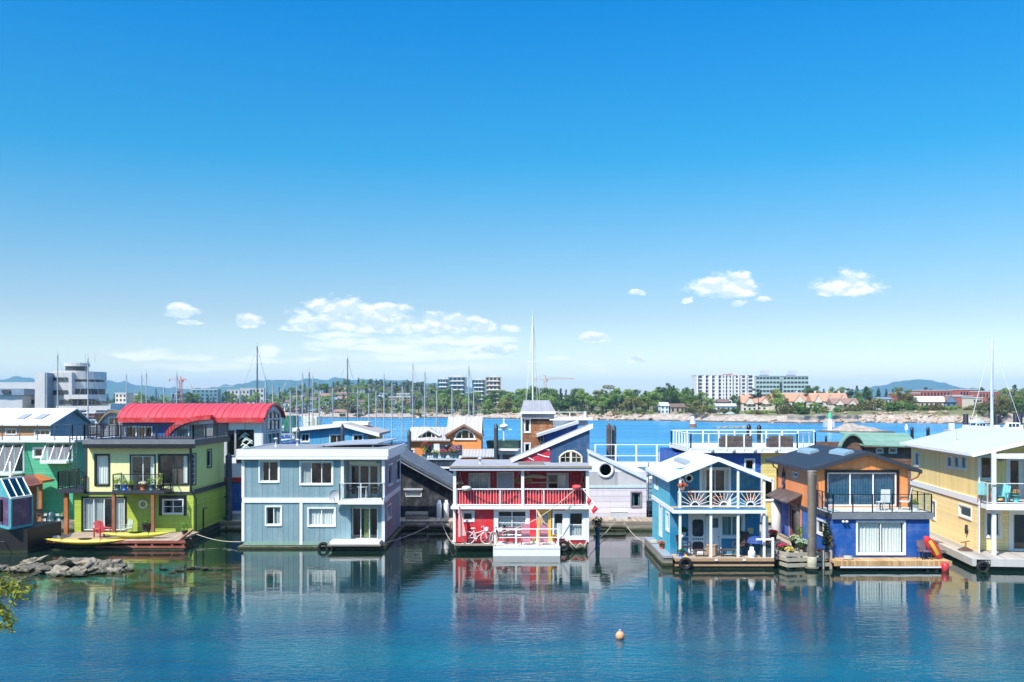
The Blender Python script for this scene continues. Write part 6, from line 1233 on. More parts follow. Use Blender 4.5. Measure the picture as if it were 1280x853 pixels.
table('small dark table on the white porch behind the railing', (X(638, 59.2), 59.3, zp + .002), DGM, .35, .68); patio('dark metal chair on the white porch beside the small table', (X(627, 59.3), 59.4, zp + .002), R(80), DGM); 
t = T('bench', 'white slatted bench at the back of the red house porch', 'bench', (X(640, 59.9), 60, zp)); c = X(641, 59.9); mb = MB(); mb.box(c - .65, c + .65, 59.75, 60.1, zp + .42, zp + .47); mb.build('seat', WHITE, t); mb = MB(); mb.box(c - .65, c + .65, 60.1, 60.14, zp + .6, zp + .7); mb.box(c - .65, c + .65, 60.1, 60.14, zp + .78, zp + .88); mb.build('backrest', paint('plum_paint', '#7a2c3f', .5), t)
for sx in (-.6, .6): mb = MB(); mb.box(c + sx - .03, c + sx + .03, 59.78, 60.12, zp, zp + .6); mb.build('leg', WHITE, t)
flower('p', 21, '#d89a4a', .25, .16, .12, .2)('small pot with yellow flowers beside the yellow front door', (X(693, 59.7), 59.8, zp + .003)); mb = MB(); c = X(667, 59.4); mb.box(c - .07, c + .07, 59.3, 59.45, zp + .003, zp + .3); tag(mb.build('garden_box', paint('green_box', '#4b9a57', .6), None, (c, 59.4, zp + .003)), 'little green box between the two pink chairs', 'box')
def hbasket(label, loc, hook, col='#e06a45', w_=.2):
    r = random.Random(hash(label) % 999 if False else len(label)); t = T('hanging_basket', label, 'flower basket', loc); x, y, z = loc; mb = MB(); mb.lathe([(.05, -.18), (w_ * .8, 0), (w_ * .7, 0)], loc, 10); mb.build('basket', WOOD, t)
    mb = MB(); mb.leaves((x, y, z + .05), w_, w_, .13, 60, .09, r); mb.build('foliage', LEAF, t); mb = MB()
    for _ in range(40): d = Vector((r.gauss(0, 1), r.gauss(0, 1), abs(r.gauss(0, .8)))).normalized(); mb.ell((x + d.x * w_ * 1.1, y + d.y * w_ * 1.1, z + .05 + d.z * .16), .045, .045, .035, 5, 3)
    mb.build('bloom', leafmat('petals_' + col[1:], col, col, 3), t); mb = MB()
    for sx in (-1, 1): mb.bar((x + sx * w_ * .8, y, z), (x, y, z + hook), .02)
    mb.build('hanger', ROPE, t); return t
yr = 60.4 + .3
hbasket('hanging flower basket at the left end of the red gallery', (X(575, yr), yr, Z(606, yr)), .75, '#d8b7a0'); hbasket('hanging flower basket at the right end of the red gallery', (X(729, yr), yr, Z(606, yr)), .75, '#d86a5a'); hbasket('hanging orange flower basket just left of the middle gallery post', (X(649, yr), yr, Z(602, yr)), .6, '#d88a45', .26); hbasket('hanging orange flower basket just right of the middle gallery post', (X(660, yr), yr, Z(602, yr)), .6, '#d88a45', .22)
def bowl(label, px, py, col): 
    mb = MB(); mb.lathe([(.12, -.12), (.3, -.05), (.26, .12), (.1, .16)], (0, 0, 0), 12); o = mb.build('fender', paint('cloth_' + col[1:], col, .7), None, (0, 0, 0)); o.location = (X(px, 59.9), 59.92, Z(py, 59.9)); tag(o, label, 'fender'); return o
bowl('white round fender hung on the red gallery rail', 583, 611, '#d5d0cc'); bowl('red round fender hung on the right of the red gallery rail', 721, 609.5, '#d2363f')
def flag(label, p, q, w_, cols, droop=.2, pole=True):
    """cloth hung along a slanting staff from p to q"""
    p, q = Vector(p), Vector(q); t = T('flag', label, 'flag', p); mb = MB(); mb.tube([p, q], .02, 5); mb.build('flagpole', WHITE, t)
    mb = MB(); d = q - p
    def f(a, b): return p + d * (1 - .85 * b * .6 - .02) + Vector((w_ * a, .08 * math.sin(a * 7 + b * 4), -droop * a - .3 * a * b))
    n = 8; 
    for k in range(len(cols)):
        mb.cur = k; mb.grid(lambda a, b, k=k: f((k + a) / len(cols), b), 4, n)
    mb.build('cloth', [paint('cloth_' + c[1:], c, .8, grime=0) for c in cols], t); return t
yf_ = 59.8
# limp flag on a staff at the left
t = T('flag', 'limp pale pink and white flag hanging at the left corner of the red house', 'flag', (X(574, yf_), yf_, Z(635, yf_))); mb = MB(); a = X(574, yf_)
mb.grid(lambda u, v: (a + (-.05 + .38 * u * (.25 + v)) , yf_ + .07 * math.sin(u * 9 + v * 3), Z(635, yf_) - 1.75 * v + .1 * u), 8, 10); mb.build('cloth', paint('cloth_e3b7b0', '#e0aaa4', .85, grime=0), t); mb = MB(); mb.tube([(a - .05, yf_, Z(640, yf_) - .1), (a - .02, yf_ - .02, Z(632, yf_))], .02, 5); mb.build('flagpole', WHITE, t)
t = T('flag', 'pale orange pennant on a slanting staff above the porch', 'flag', (X(671, 58.5), 58.5, zp)); mb = MB(); mb.tube([(X(672, 58.4), 58.4, zp + .9), (X(670.5, 58.4), 58.4, Z(633, 58.4))], .02, 5); mb.build('flagpole', WHITE, t); mb = MB(); P0, P1 = Vector((X(670.7, 58.4), 58.4, Z(634, 58.4))), Vector((X(680, 58.4), 58.3, Z(652, 58.4)))
mb.grid(lambda u, v: tuple(P0 + (P1 - P0) * u + Vector((-.05 + .30 * (v - .5) * u, .05 * math.sin(u * 8), -.12 * v * u))), 8, 4); mb.build('cloth', paint('cloth_e9c7a4', '#e2b891', .85, grime=0), t)
t = T('flag', 'red and white flag on a slanting staff at the right corner of the red house', 'flag', (X(729, 59.9), 59.9, Z(612, 59.9))); p0, p1 = Vector((X(729, 59.9), 59.9, Z(612, 59.9))), Vector((X(748, 59.3), 59.3, Z(636, 59.3))); mb = MB(); mb.tube([p0, p1], .022, 5); mb.build('flagpole', WHITE, t); mb = MB(); d = p1 - p0
for k in range(3):
    mb.cur = 1 if k != 1 else 0; mb.grid(lambda u, v, k=k: tuple(p0 + d * (.35 + .65 * (k + u) / 3) + Vector((-.28 * v * (.4 + .6 * (k + u) / 3), .06 * math.sin(u * 6 + k * 3 + v * 4), -.35 * v))), 4, 6)
mb.build('cloth', [paint('cloth_e6dcd8', '#e0d3cf', .85, grime=0), paint('cloth_c83540', '#c83540', .85, grime=0)], t)
t = T('potted_plant', 'leafy dark plant on a tall blue mooring pedestal right of the red house', 'potted plant', (X(747, 62), 62, 0)); mb = MB(); a = X(747, 62); mb.lathe([(.16, -.3), (.12, .9), (.2, 1.2), (.16, 1.2)], (a, 62, 0), 10); mb.build('pedestal', paint('dark_blue_post', '#1f4a63', .5), t); mb = MB(); mb.leaves((a, 62, 1.55), .38, .38, .36, 160, .16, random.Random(4)); mb.build('foliage', leafmat('dark_leaf', '#1e2f18', '#47592c', 3), t)
# teal house deck and balcony
zd = .582; TAN = paint('dark_wicker', '#4a3a33', .7); YO2 = 54.6
patio('dark wicker chair at the left front corner of the teal house deck', (X(855, 54.7), 54.7, zd), R(60), TAN, tall=1.0, s=1.1); table('low dark footstool table beside the wicker chair', (X(875, 54.4), 54.4, zd), TAN, rect=(.3, .25), hgt=.36, name='footstool'); mb = MB(); c = X(890, 54.8); mb.box(c - .28, c + .28, 54.65, 55.05, zd, zd + .52); mb.box(c - .3, c + .3, 54.63, 55.07, zd + .522, zd + .56); tag(mb.build('wooden_box', paint('tan_box', '#b08d6f', .7), None, (c, 54.8, zd)), 'upright tan wooden box before the white door', 'box')
table('low brown coffee table on the teal house deck', (X(909, 54.4), 54.4, zd), TAN, rect=(.42, .25), hgt=.38); patio('dark reclining chair under the teal house window', (X(926, 54.7), 54.75, zd), R(-50), TAN, tall=1.15, s=1.1)
t = T('barbecue', 'barbecue grill under a bright blue cover at the right of the teal deck', 'barbecue', (X(945, 54.6), 54.7, zd)); c = X(945, 54.6); mb = MB(); mb.lathe([(.5, .70), (.46, .85), (.30, 1.02), (.1, 1.06)], (c, 54.7, zd), 14); mb.build('cover', paint('blue_canvas', '#1d3f85', .8), t); mb = MB()
for sx in (-.28, .28):
    for sy in (-.15, .15): mb.bar((c + sx, 54.7 + sy, zd), (c + sx, 54.7 + sy, zd + .75), .04)
mb.build('leg', LGREY, t)
mb = MB(); c = X(958, 54.3); mb.box(c - .33, c + .3, 54.1, 54.55, zd, zd + .62); mb.box(c - .36, c + .33, 54.07, 54.58, zd + .622, zd + .68); tag(mb.build('storage_box', paint('dark_green_box', '#2c3f42', .6), None, (c, 54.3, zd)), 'dark storage box at the right front corner of the teal deck', 'box')
flower('p', 31, '#e0637a', .2, .22, .15, .12)('bowl of pink flowers on the dark storage box', (X(958, 54.3), 54.3, zd + .69)); flower('p', 33, None, .2, .2, .16, .25, BPOT)('blue pot with low plant at the left of the teal deck', (X(851.5, 54), 54.05, zd)); 
mb = MB(); c = X(853, 54.2); mb.hexa([(c - .2, 53.95, zd), (c + .3, 53.95, zd), (c + .3, 54.3, zd), (c - .2, 54.3, zd), (c - .1, 54.05, zd + .2), (c + .08, 54.05, zd + .26), (c + .1, 54.2, zd + .26), (c - .1, 54.2, zd + .2)]); tag(mb.build('cushion', paint('mustard_cushion', '#c9a24f', .9), None, (c, 54.2, zd)), 'mustard cushion on the floor by the dark wicker chair', 'cushion')
flower('p', 35, '#d96f55', .22, .2, .14, .2)('terracotta pot of coral flowers by the teal side wall', (8.6, 57.2, zd)); hbasket('hanging basket of coral flowers at the left teal balcony post', (X(853.5, 53.9), 53.92, Z(609, 53.9)), .45, '#e2694d', .24); flower('p', 36, None, .3, .2, .13, .2, WHITE)('white pot with green plant on the shelf left of the screen door', (X(855, 55), 55.13, Z(670.2, 55.2)))
zbO = Z(636, 54) + .062 - .06
patio('brown wooden chair on the teal balcony behind the left sunburst', (X(868, 54.7), 54.75, zbO), R(20), ORWOOD, tall=.95); patio('brown wooden chair on the teal balcony behind the right sunburst', (X(938, 54.7), 54.75, zbO), R(-15), ORWOOD, tall=.95); table('small wooden table on the teal balcony behind the middle sunburst', (X(898, 54.7), 54.8, zbO), ORWOOD, .28, .6)
# orange house
zbP = Z(642, 54.2) + .052
WC = paint('white_patio_plastic', '#d4d6d3', .5)
patio('white high-backed chair facing inward on the orange house balcony', (X(1107, 55.6), 55.7, zbP), R(165), DGM, WC, tall=1.15); patio('white recliner chair at the right of the orange house balcony', (X(1131, 55.6), 55.6, zbP), R(-120), DGM, WC, tall=1.15, s=1.05); table('small pale table between the two white balcony chairs', (X(1097.5, 55.6), 55.2, zbP), LGREY, .25, .5); flower('p', 41, None, .35, .2, .18, .3, LGREY)('grey pot with ornamental plant at the right balcony corner', (X(1145, 55), 55.1, zbP))
patio('mauve cushioned chair on the cedar deck by the cobalt wall', (X(1156, 53.5), 53.55, .546), R(10), DGM, paint('mauve_cushion', '#6d5566', .85), tall=.98)
t = T('kayak', 'red kayak with yellow stripe upended at the right of the cobalt wall', 'kayak', (0, 0, 0)); mb = MB(); n = 14
def kf(a, b): k = max(.01, math.sin(math.pi * (a * .93 + .035)) ** .6); th = 6.2832 * b; return (.42 * k * math.cos(th) * .8 - .35 + .75 * a, .18 * k * math.sin(th), 1.25 * (1 - a))
mb.grid(kf, n, 12); mb.build('hull', paint('red_kayak_shell', '#c32b2f', .35), t); mb = MB(); mb.grid(lambda a, b: (-.35 + .75 * (.2 + .6 * a) + .08 * (b - .5) * 2, -.19 * math.sin(math.pi * (.2 + .6 * a)) ** .6, 1.25 * (1 - (.2 + .6 * a)) + .10 * (b - .5)), 8, 2); mb.build('stripe', KY, t); place(t, (X(1166, 53.6), 53.65, .546))
mb = MB(); mb.lathe([(.05, -.25), (.19, -.15), (.19, .25), (.05, .33)], (0, 0, 0), 12); o = mb.build('boat_fender', paint('red_vinyl', '#c4242f', .4), None, (0, 0, 0)); o.location = (X(1182, 52.8), 52.85, .18); tag(o, 'red vinyl fender hanging below the cedar deck corner', 'fender')
t = T('cypress_shrub', 'tall narrow dark cypress in a tub against the cobalt wall', 'shrub', (X(1033, 53.9), 53.95, .545)); c = (X(1033, 53.9), 53.95); mb = MB(); mb.lathe([(.2, .545), (.25, .9), (.22, .9)], (*c, 0), 12); mb.build('tub', KPOT, t); mb = MB(); mb.leaves((c[0], c[1], 1.75), .26, .26, 1.05, 420, .14, random.Random(5), .3); mb.build('foliage', leafmat('cypress_leaf', '#1c2c15', '#4a5a22', 2), t); mb = MB(); mb.leaves((c[0] + .24, c[1] - .05, 1.5), .14, .14, .5, 80, .13, random.Random(6), .3); mb.build('blossom_spray', leafmat('gold_leaf', '#8f7a25', '#c7a53a', 3), t)
def deckpot(label, px, y, s, col, sd, z=.545, pm=None): return flower('p', sd, col, .28, .26, .2, .26, pm or KPOT, n=130)(label, (X(px, y), y, z), None, s)
deckpot('mass of magenta flowers in a dark pot behind the pallet fence', 977, 55.2, 1.1, '#d13a63', 51); deckpot('mass of yellow flowers in a dark pot behind the pallet fence', 987.5, 54.2, 1.0, '#e0c558', 52); deckpot('pot of red-pink flowers far along the plank walkway', 966.5, 61, 1.1, '#d6305a', 53); deckpot('large pale green hydrangea bush beside the varnished side door', 994, 57.9, 1.25, '#b8c79c', 54); deckpot('silvery flowering bush beside the thick timber pile', 1003, 56.0, 1.3, '#aebfa6', 55); deckpot('small pot of orange-red flowers left of the cypress tub', 1026.5, 54.2, .8, '#e0653a', 56)
mb = MB(); c = (X(1003, 57.5), 57.6)
for k in range(7): mb.tube([(c[0], c[1], .55), (c[0] + rng.uniform(-.25, .25), c[1] + rng.uniform(-.1, .1), 1.6 + rng.random() * .5)], .012, 4)
mb.leaves((c[0], c[1], 1.55), .28, .2, .55, 60, .12, random.Random(8)); tag(mb.build('climbing_plant', LEAF, None, (*c, .545)), 'sparse tall green climber against the cobalt side wall', 'plant')
# yellow house
TQ = paint('turquoise_chair', '#3fb3bd', .5)
q = yw(fu_(1232, -.4), -.4, zb if False else 3.42 + .032)
c1 = patio('pale turquoise and wooden chair at the left of the yellow house balcony', yw(fu_(1229, -.3), -.3, 3.452), R(150), ORWOOD, paint('pale_turquoise', '#8fd0cf', .6), tall=1.1); adirondack('bright turquoise garden chair on the yellow house balcony', yw(fu_(1252, -.35), -.35, 3.452), R(-40), TQ)
table('little wooden side table between the two turquoise chairs', yw(fu_(1240, -.2), -.2, 3.452), ORWOOD, .2, .45); flower('p', 61, '#d9a07c', .3, .2, .2, .35, TQ)('turquoise pot with pale flowers before the yellow balcony door', yw(fu_(1270, .1), .1, 3.452))
t = T('rope_heap', 'heap of coiled rope and fittings on the yellow house side deck', 'rope', yw(-.5, 1.2, .6)); p = Vector(yw(-.55, .7, .6)); mb = MB(); mb.tube([(p.x + (.42 - .012 * i) * math.cos(i * .7), p.y + (.5 - .012 * i) * math.sin(i * .7), .63 + .006 * i) for i in range(34)], .03, 5); mb.build('coil', paint('dark_rope', '#6b5348', .9), t); mb = MB(); mb.tube([(p.x, p.y, .62), (p.x + .1, p.y + .2, 1.1)], .05, 6); mb.tube([(p.x - .2, p.y + .15, 1.05), (p.x + .35, p.y + .25, 1.12)], .035, 6); mb.build('stand', WOOD, t)
# cobalt house roof sofas, terrace pots, sea-green deck clutter
BRW2 = paint('brown_wicker', '#4a3a36', .8, 'plank', .12, axis='z', line=.6)
def sofa(label, px0, px1, Y, z):
    a, b = X(px0, Y), X(px1, Y); t = T('outdoor_sofa', label, 'sofa', ((a + b) / 2, Y, z)); MB().box(a, b, Y, Y + .8, z, z + .42).build('base', BRW2, t); MB().box(a, b, Y - .12, Y - .002, z, z + .85).build('backrest', BRW2, t)
    for u in (a, b - .12): MB().box(u, u + .12, Y, Y + .8, z + .422, z + .62).build('arm', BRW2, t)
sofa('long brown wicker sofa on the white-railed roof deck', 901, 940, NDECK[0] + 2, NDECK[1]); sofa('shorter brown wicker sofa on the white-railed roof deck', 961, 991, NDECK[0] + 2, NDECK[1])
x0, x1, yt, zt = TERR
for px, lab, col, hh, sd in ((531, 'tall green and pink plant in a dark teal pot at the left of the terrace', '#c0504a', .95, 71), (544.5, 'low pale flowers in a dark teal pot on the terrace', '#d6cf8c', .3, 72), (554, 'red and yellow flowers in a dark teal trough pot on the terrace', '#c9506a', .4, 73), (565.5, 'orange-red flowers in a dark teal pot right of the terrace middle', '#dc7a4e', .55, 74), (570.5, 'pink flowers in a dark teal pot at the right end of the terrace', '#d08fb5', .65, 75)):
    flower('p', sd, col, hh, .32, .24, .34, TPOT, n=120)(lab, (X(px, yt + .5), yt + .5, zt + .002), 'terrace flower pots')
patio('dark round-backed chair on the flower-pot terrace', (X(538, yt + 2), yt + 2, zt + .002), R(40), BLACK, tall=1.0); patio('grey chair in the middle of the flower-pot terrace', (X(545.5, yt + 3), yt + 3, zt + .002), 0, LGREY, tall=1.1); t = T('barbecue', 'black kettle barbecue on the flower-pot terrace', 'barbecue', (X(559, yt + 2), yt + 2, zt)); c = (X(559, yt + 2), yt + 2); mb = MB(); mb.ell((*c, zt + .85), .38, .38, .34); mb.build('kettle', BLACK, t); mb = MB()
for k in range(3): mb.bar((c[0] + .25 * math.cos(k * 2.1), c[1] + .25 * math.sin(k * 2.1), zt), (c[0], c[1], zt + .7), .04)
mb.build('leg', BLACK, t)
patio('dark chair standing on the wooden landing before the orange porch', (X(56, 70), 69.7, .56), R(60), TAN); flower('p', 81, None, .35, .3, .25, .3, TPOT)('green shrub in a teal tub on the sea-green house deck', (X(76, 70.4), 70.75, .56)); mb = MB(); mb.lathe([(.32, 0), (.34, .25), (.2, .6), (.05, .7)], (0, 0, 0), 12); o = mb.build('covered_tub', TPOT, None, (0, 0, 0)); o.location = (X(62, 70.6), 70.8, .56); tag(o, 'dark teal covered tub on the sea-green house deck', 'tub')
for px, lab in ((769, 'blue pot on the white-railed deck, left of the two'), (826, 'blue pot on the white-railed deck, right of the two')): flower('p', 83 + px, None, .45, .18, .25, .45, BPOT, n=40)(lab, (X(px, 84.8), 84.8, Z(581, 84) + .002))
# mooring ropes
def rope(label, p, q, sag, r_=.022):
    p, q = Vector(p), Vector(q); mb = MB(); mb.tube([p + (q - p) * (i / 14) + Vector((0, 0, -sag * math.sin(math.pi * i / 14))) for i in range(15)], r_, 5); tag(mb.build('mooring_rope', ROPE, None, p), label, 'rope')
rope('pale rope sagging from the purple shed to the lime house deck', (X(-6, 58), 58, .9), (X(71, 66), 66, 1.1), .55, .03); rope('rope running from the grey-blue house corner up to the dock', (X(479, 61), 61, .35), (X(545, 70.5), 70.5, .5), .15); rope('rope slanting down from dock to the water left of the red house', (X(552, 70.4), 70.4, .5), (X(566, 60.8), 60.8, .35), .15); rope('rope from the lime house corner to the grey-blue house float', (X(246, 64), 64, .5), (X(301, 62), 62, .3), .15); rope('rope from the red house corner toward the grey dock', (X(736, 61), 61, .45), (X(768, 70.4), 70.4, .55), .3); rope('rope slanting from the lavender dock to the teal house deck', (X(780, 70.4), 70.4, .5), (X(812, 60.5), 60.5, .4), .3)
rope('white rope stretched from the red gallery rail down over the porch', (X(721, 59.9), 59.85, Z(610, 59.9)), (X(618, 58.4), 58.4, Z(668, 58.4)), .5)
# orange buoy
t = T('mooring_buoy', 'round orange-white mooring buoy floating alone in the open water', 'buoy', (X(775, WY(799)), WY(799), 0)); mb = MB(); c = (X(775, WY(799)), WY(799)); mb.ell((*c, .12), .17, .17, .18, 16, 10); mb.build('float', paint('pale_orange_vinyl', '#df9a6e', .45), t); mb = MB(); mb.lathe([(.03, .28), (.05, .36), (.02, .38)], (*c, 0), 8); mb.build('eye', GREY, t)
# boulders of the rock line
protos = []
m, nt = newmat('grey_boulder'); ROCK = m; tc = nt.n('ShaderNodeTexCoord'); oi = nt.n('ShaderNodeObjectInfo'); ge = nt.n('ShaderNodeNewGeometry'); v = tc.outputs['Object']
gz_ = nt.sep(ge.outputs['Position'])[2]; n1 = nt.noise(v, 1.6, 5, .7); n2 = nt.noise(v, 7.0, 4, .7)
c = nt.mix(nt.smooth(nt.m('ADD', n1, nt.m('MULTIPLY', nt.m('SUBTRACT', oi.outputs['Random'], .5), .35)), .35, .68), (.13, .12, .09, 1), (.34, .29, .21, 1)); c = nt.mix(nt.smooth(n2, .56, .72), c, (.09, .085, .06, 1))
wz = nt.m('ADD', gz_, nt.m('MULTIPLY', nt.m('SUBTRACT', n2, .5), .25)); c = nt.mix(nt.smooth(wz, .24, .10), c, (.045, .05, .022, 1))    # tide line of weed
b = nt.n('ShaderNodeBsdfPrincipled'); nt.t.links.new(c, b.inputs['Base Color']); nt.set(b.inputs['Roughness'], nt.smooth(wz, .1, .3, .35, .95)); bp = nt.n('ShaderNodeBump'); bp.inputs['Distance'].default_value = .12; nt.t.links.new(nt.m('ADD', n1, nt.m('MULTIPLY', n2, .5)), bp.inputs['Height']); nt.t.links.new(bp.outputs[0], b.inputs['Normal']); out(nt, b.outputs[0])
pts = []
rr = random.Random(3)
def rock(i, px, py, s, hk=.52):
    y = WY(py); o = None
    if len(protos) < 7:
        mb = MB(); mb.ell((0, 0, 0), 1, .8, .75, 30, 20, .8, i + 1); o = mb.build('boulder', ROCK, None, (0, 0, 0)); protos.append(o)
    else:
        o = protos[i % 7].copy(); COL.objects.link(o)
    o.location = (X(px, y), y, s * .18); o.scale = (s, s, s * hk); o.rotation_euler = (rr.uniform(-.3, .3), rr.uniform(-.3, .3), rr.uniform(0, 6.28)); return o
i = 0
for px, py, s in ((98, 709, .95), (83, 712, .85), (66, 713, .75), (112, 711, .7), (124, 710, .62), (136, 711, .62), (148, 712, .5), (77, 717, .5), (92, 717, .6), (105, 717, .6), (118, 717, .5), (130, 717, .5), (143, 717, .45), (58, 716, .5), (40, 708, .6), (36, 714, .5), (24, 716, .6), (12, 716, .5), (4, 713, .5), (50, 718, .4), (70, 720, .4), (86, 721, .4), (100, 721, .4), (160, 714, .38), (48, 711, .4), (-8, 716, .6), (110, 706, .5), (74, 706, .55)):
    o = rock(i, px, py, s * rr.uniform(.65, 1.15)); tag(o, 'rough grey boulder of the low rock line rising from the shallows', 'boulder', 'boulders of the rock line'); i += 1
for px, py, s in ((185, 714, .3), (205, 713, .34), (225, 715, .3), (238, 712, .42), (247, 711, .36), (258, 713, .4), (272, 713, .36), (214, 717, .25)):
    o = rock(i, px, py, s * .7, .35); tag(o, 'small pale stone barely awash right of the grey boulders', 'stone', 'stones awash beside the rock line'); i += 1
# overhanging bush on the near bank
t = T('leafy_bush', 'yellow-green leafy bush overhanging the water at the left edge', 'bush', (-10.6, 16, 3.0)); r = random.Random(12)
tk = MB(); fo = MB()
tk.tube([(-10.6, 16, 2.4), (-10.3, 16, 4.0), (-9.6, 16, 5.4), (-8.8, 16, 6.1)], [.12, .09, .06, .02], 6); tk.tube([(-10.3, 16, 4), (-9.8, 15.9, 4.8), (-8.9, 15.8, 5.4), (-8.1, 15.8, 5.5)], [.07, .05, .03, .01], 5)
for k in range(26):
    c = Vector((r.uniform(-10.4, -8.45), r.uniform(15.3, 16.7), r.uniform(5.35, 6.35))); tk.tube([(-9.7, 16, 5.2), tuple(c)], [.025, .008], 4); fo.leaves(c, .32, .32, .26, 70, .10, r, .3)
for c in ((-8.25, 15.9, 6.22), (-8.05, 15.9, 6.05), (-8.12, 15.8, 5.72), (-8.0, 15.8, 5.5), (-8.35, 15.8, 5.95), (-7.85, 15.9, 5.98), (-8.3, 15.8, 5.5)): fo.leaves(c, .2, .2, .2, 75, .09, r, .2)
tk.build('trunk', WOOD, t); fo.build('foliage', leafmat('yellow_green_leaf', '#5b6a1c', '#a8a83c', 2), t)

# ---------------------------------------------------------------- dockside clutter
RUB = paint('black_rubber', '#17181a', .8, var=.3, grime=.2)
def tyre(label, loc, rz=0):
    mb = MB(); mb.tube([(.27 * math.cos(i * .393), 0, .27 * math.sin(i * .393)) for i in range(17)], .1, 8); o = mb.build('tyre_fender', RUB, None, (0, 0, 0)); o.location = loc; o.rotation_euler = (0, 0, rz); tag(o, label, 'tyre fender')
tyre('black tyre fender hung on the log float right of the white porch', (X(705, 59.6), 60.0, .32)); tyre('black tyre fender on the dark float below the teal house deck, left end', (X(857, 53.5), 53.55, .3)); tyre('black tyre fender under the cedar deck beside the red vinyl fender', (X(1168, 52.8), 53.1, .12)); tyre('black tyre fender at the front corner of the yellow house float', (X(1229, 53), 53.0, .2), -.1); tyre('black tyre fender on the grey-blue house float near its step', (X(404, 60.8), 60.85, .1))
def coil(label, loc, mat, r_=.26, n=4):
    mb = MB(); mb.tube([((r_ - .02 * (i // 16)) * math.cos(i * .393), (r_ - .02 * (i // 16)) * math.sin(i * .393), .03 + .0025 * i) for i in range(16 * n)], .022, 5); o = mb.build('rope_coil', mat, None, (0, 0, 0)); o.location = loc; tag(o, label, 'rope coil')
HOSE = paint('green_hose', '#2f7a5a', .4, grime=0)
coil('coil of green hose on the dock right of the lime house', (X(283, 71.2), 71.3, .56), HOSE); coil('coil of pale rope on the teal house side deck', (8.5, 59.5, .58), ROPE); coil('coil of pale rope on the grey dock below the round window', (X(765, 71), 71.2, .56), ROPE); coil('coil of pale rope on the cedar deck left of the cobalt door', (X(1060, 53.5), 53.5, .55), ROPE); coil('coil of pale rope at the left end of the lime house deck', (X(70, 61.4), 61.5, .55), ROPE)
def dbox(label, loc, mat, w_=.6, d_=.4, h_=.5):
    t = T('dock_box', label, 'dock box', loc); x, y, z = loc; MB().box(x - w_, x + w_, y - d_, y + d_, z, z + h_).build('box', mat, t); MB().hexa([(x - w_ - .03, y - d_ - .03, z + h_ + .002), (x + w_ + .03, y - d_ - .03, z + h_ + .002), (x + w_ + .03, y + d_ + .03, z + h_ + .002), (x - w_ - .03, y + d_ + .03, z + h_ + .002), (x - w_, y - d_ * .9, z + h_ + .08), (x + w_, y - d_ * .9, z + h_ + .08), (x + w_, y + d_, z + h_ + .16), (x - w_, y + d_, z + h_ + .16)]).build('lid', mat, t)
dbox('white dock box on the grey dock left of the lavender window', (X(775, 71.8), 72.4, .562), LGREY); dbox('weathered timber box on the dock before the charcoal wall', (X(520, 71.5), 72.0, .562), OLDWOOD, .8, .35, .35); dbox('grey box at the dock edge right of the dark stained pile', (X(296, 71.6), 71.9, .562), GREY, .5, .3, .4)
for k, (a, b, y, lab) in enumerate(((505, 533, 69.3, 'long grey baulk of timber lashed to the dock face left of the gas cylinders'), (536, 563, 69.1, 'short grey baulk of timber lashed to the dock face below the gas cylinders'), (742, 782, 69.2, 'grey baulk of timber lashed to the dock face below the round window'))):
    mb = MB(); mb.tube([(X(a, y), y, .42), (X(b, y), y, .38)], .2, 7); tag(mb.build('timber_baulk', LOGWOOD, None, (X(a, y), y, .4)), lab, 'timber')
# looped white ropes round the red house logs
for px, lab in ((575, 'white rope looped round the log float below the bicycle'), (722, 'white rope looped round the log float under the right-hand window')):
    x = X(px, 60); mb = MB(); mb.tube([(x - .5, 60.35, .62), (x - .35, 60.02, .45), (x - .1, 60.1, .2), (x + .15, 60.02, .5), (x + .4, 60.02, .3), (x + .6, 60.3, .6)], .04, 5); tag(mb.build('looped_rope', ROPE, None, (x, 60.2, .5)), lab, 'rope')
x = X(617, 58.2); mb = MB()
for q in range(3): mb.tube([(x + (.16 + .03 * q) * math.cos(i * .524), 58.28 - .03 * q, zp + .45 + .42 * math.sin(i * .524)) for i in range(13)], .03, 5)
tag(mb.build('rope_hank', ROPE, None, (x, 58.3, zp + .4)), 'hank of white rope hung on the left porch post', 'rope')
mb = MB(); mb.box(X(629, 60.3), X(632.5, 60.3), 60.3, 60.35, zp + .6, zp + 1.0); tag(mb.build('lantern', BLACK, None, (X(631, 60.3), 60.3, zp + .8)), 'small black lantern under the many-paned window', 'lantern')
# roof vents
for (px, Y, z0, hh, lab) in ((345, 66, Z(562, 61.3) - .06, .5, 'grey vent pipe on the grey-blue flat roof, left one'), (372, 68, Z(562, 61.3) - .06, .35, 'short grey vent on the grey-blue flat roof beside the tilted canopy'), (600, 62.5, Z(587, 60.4) + .2, .3, 'small grey vent on the flat roof of the red house')):
    mb = MB(); mb.lathe([(.08, 0), (.08, hh), (.14, hh), (.14, hh + .08), (.02, hh + .12)], (X(px, Y), Y, z0), 10); tag(mb.build('roof_vent', LGREY, None, (X(px, Y), Y, z0)), lab, 'vent')
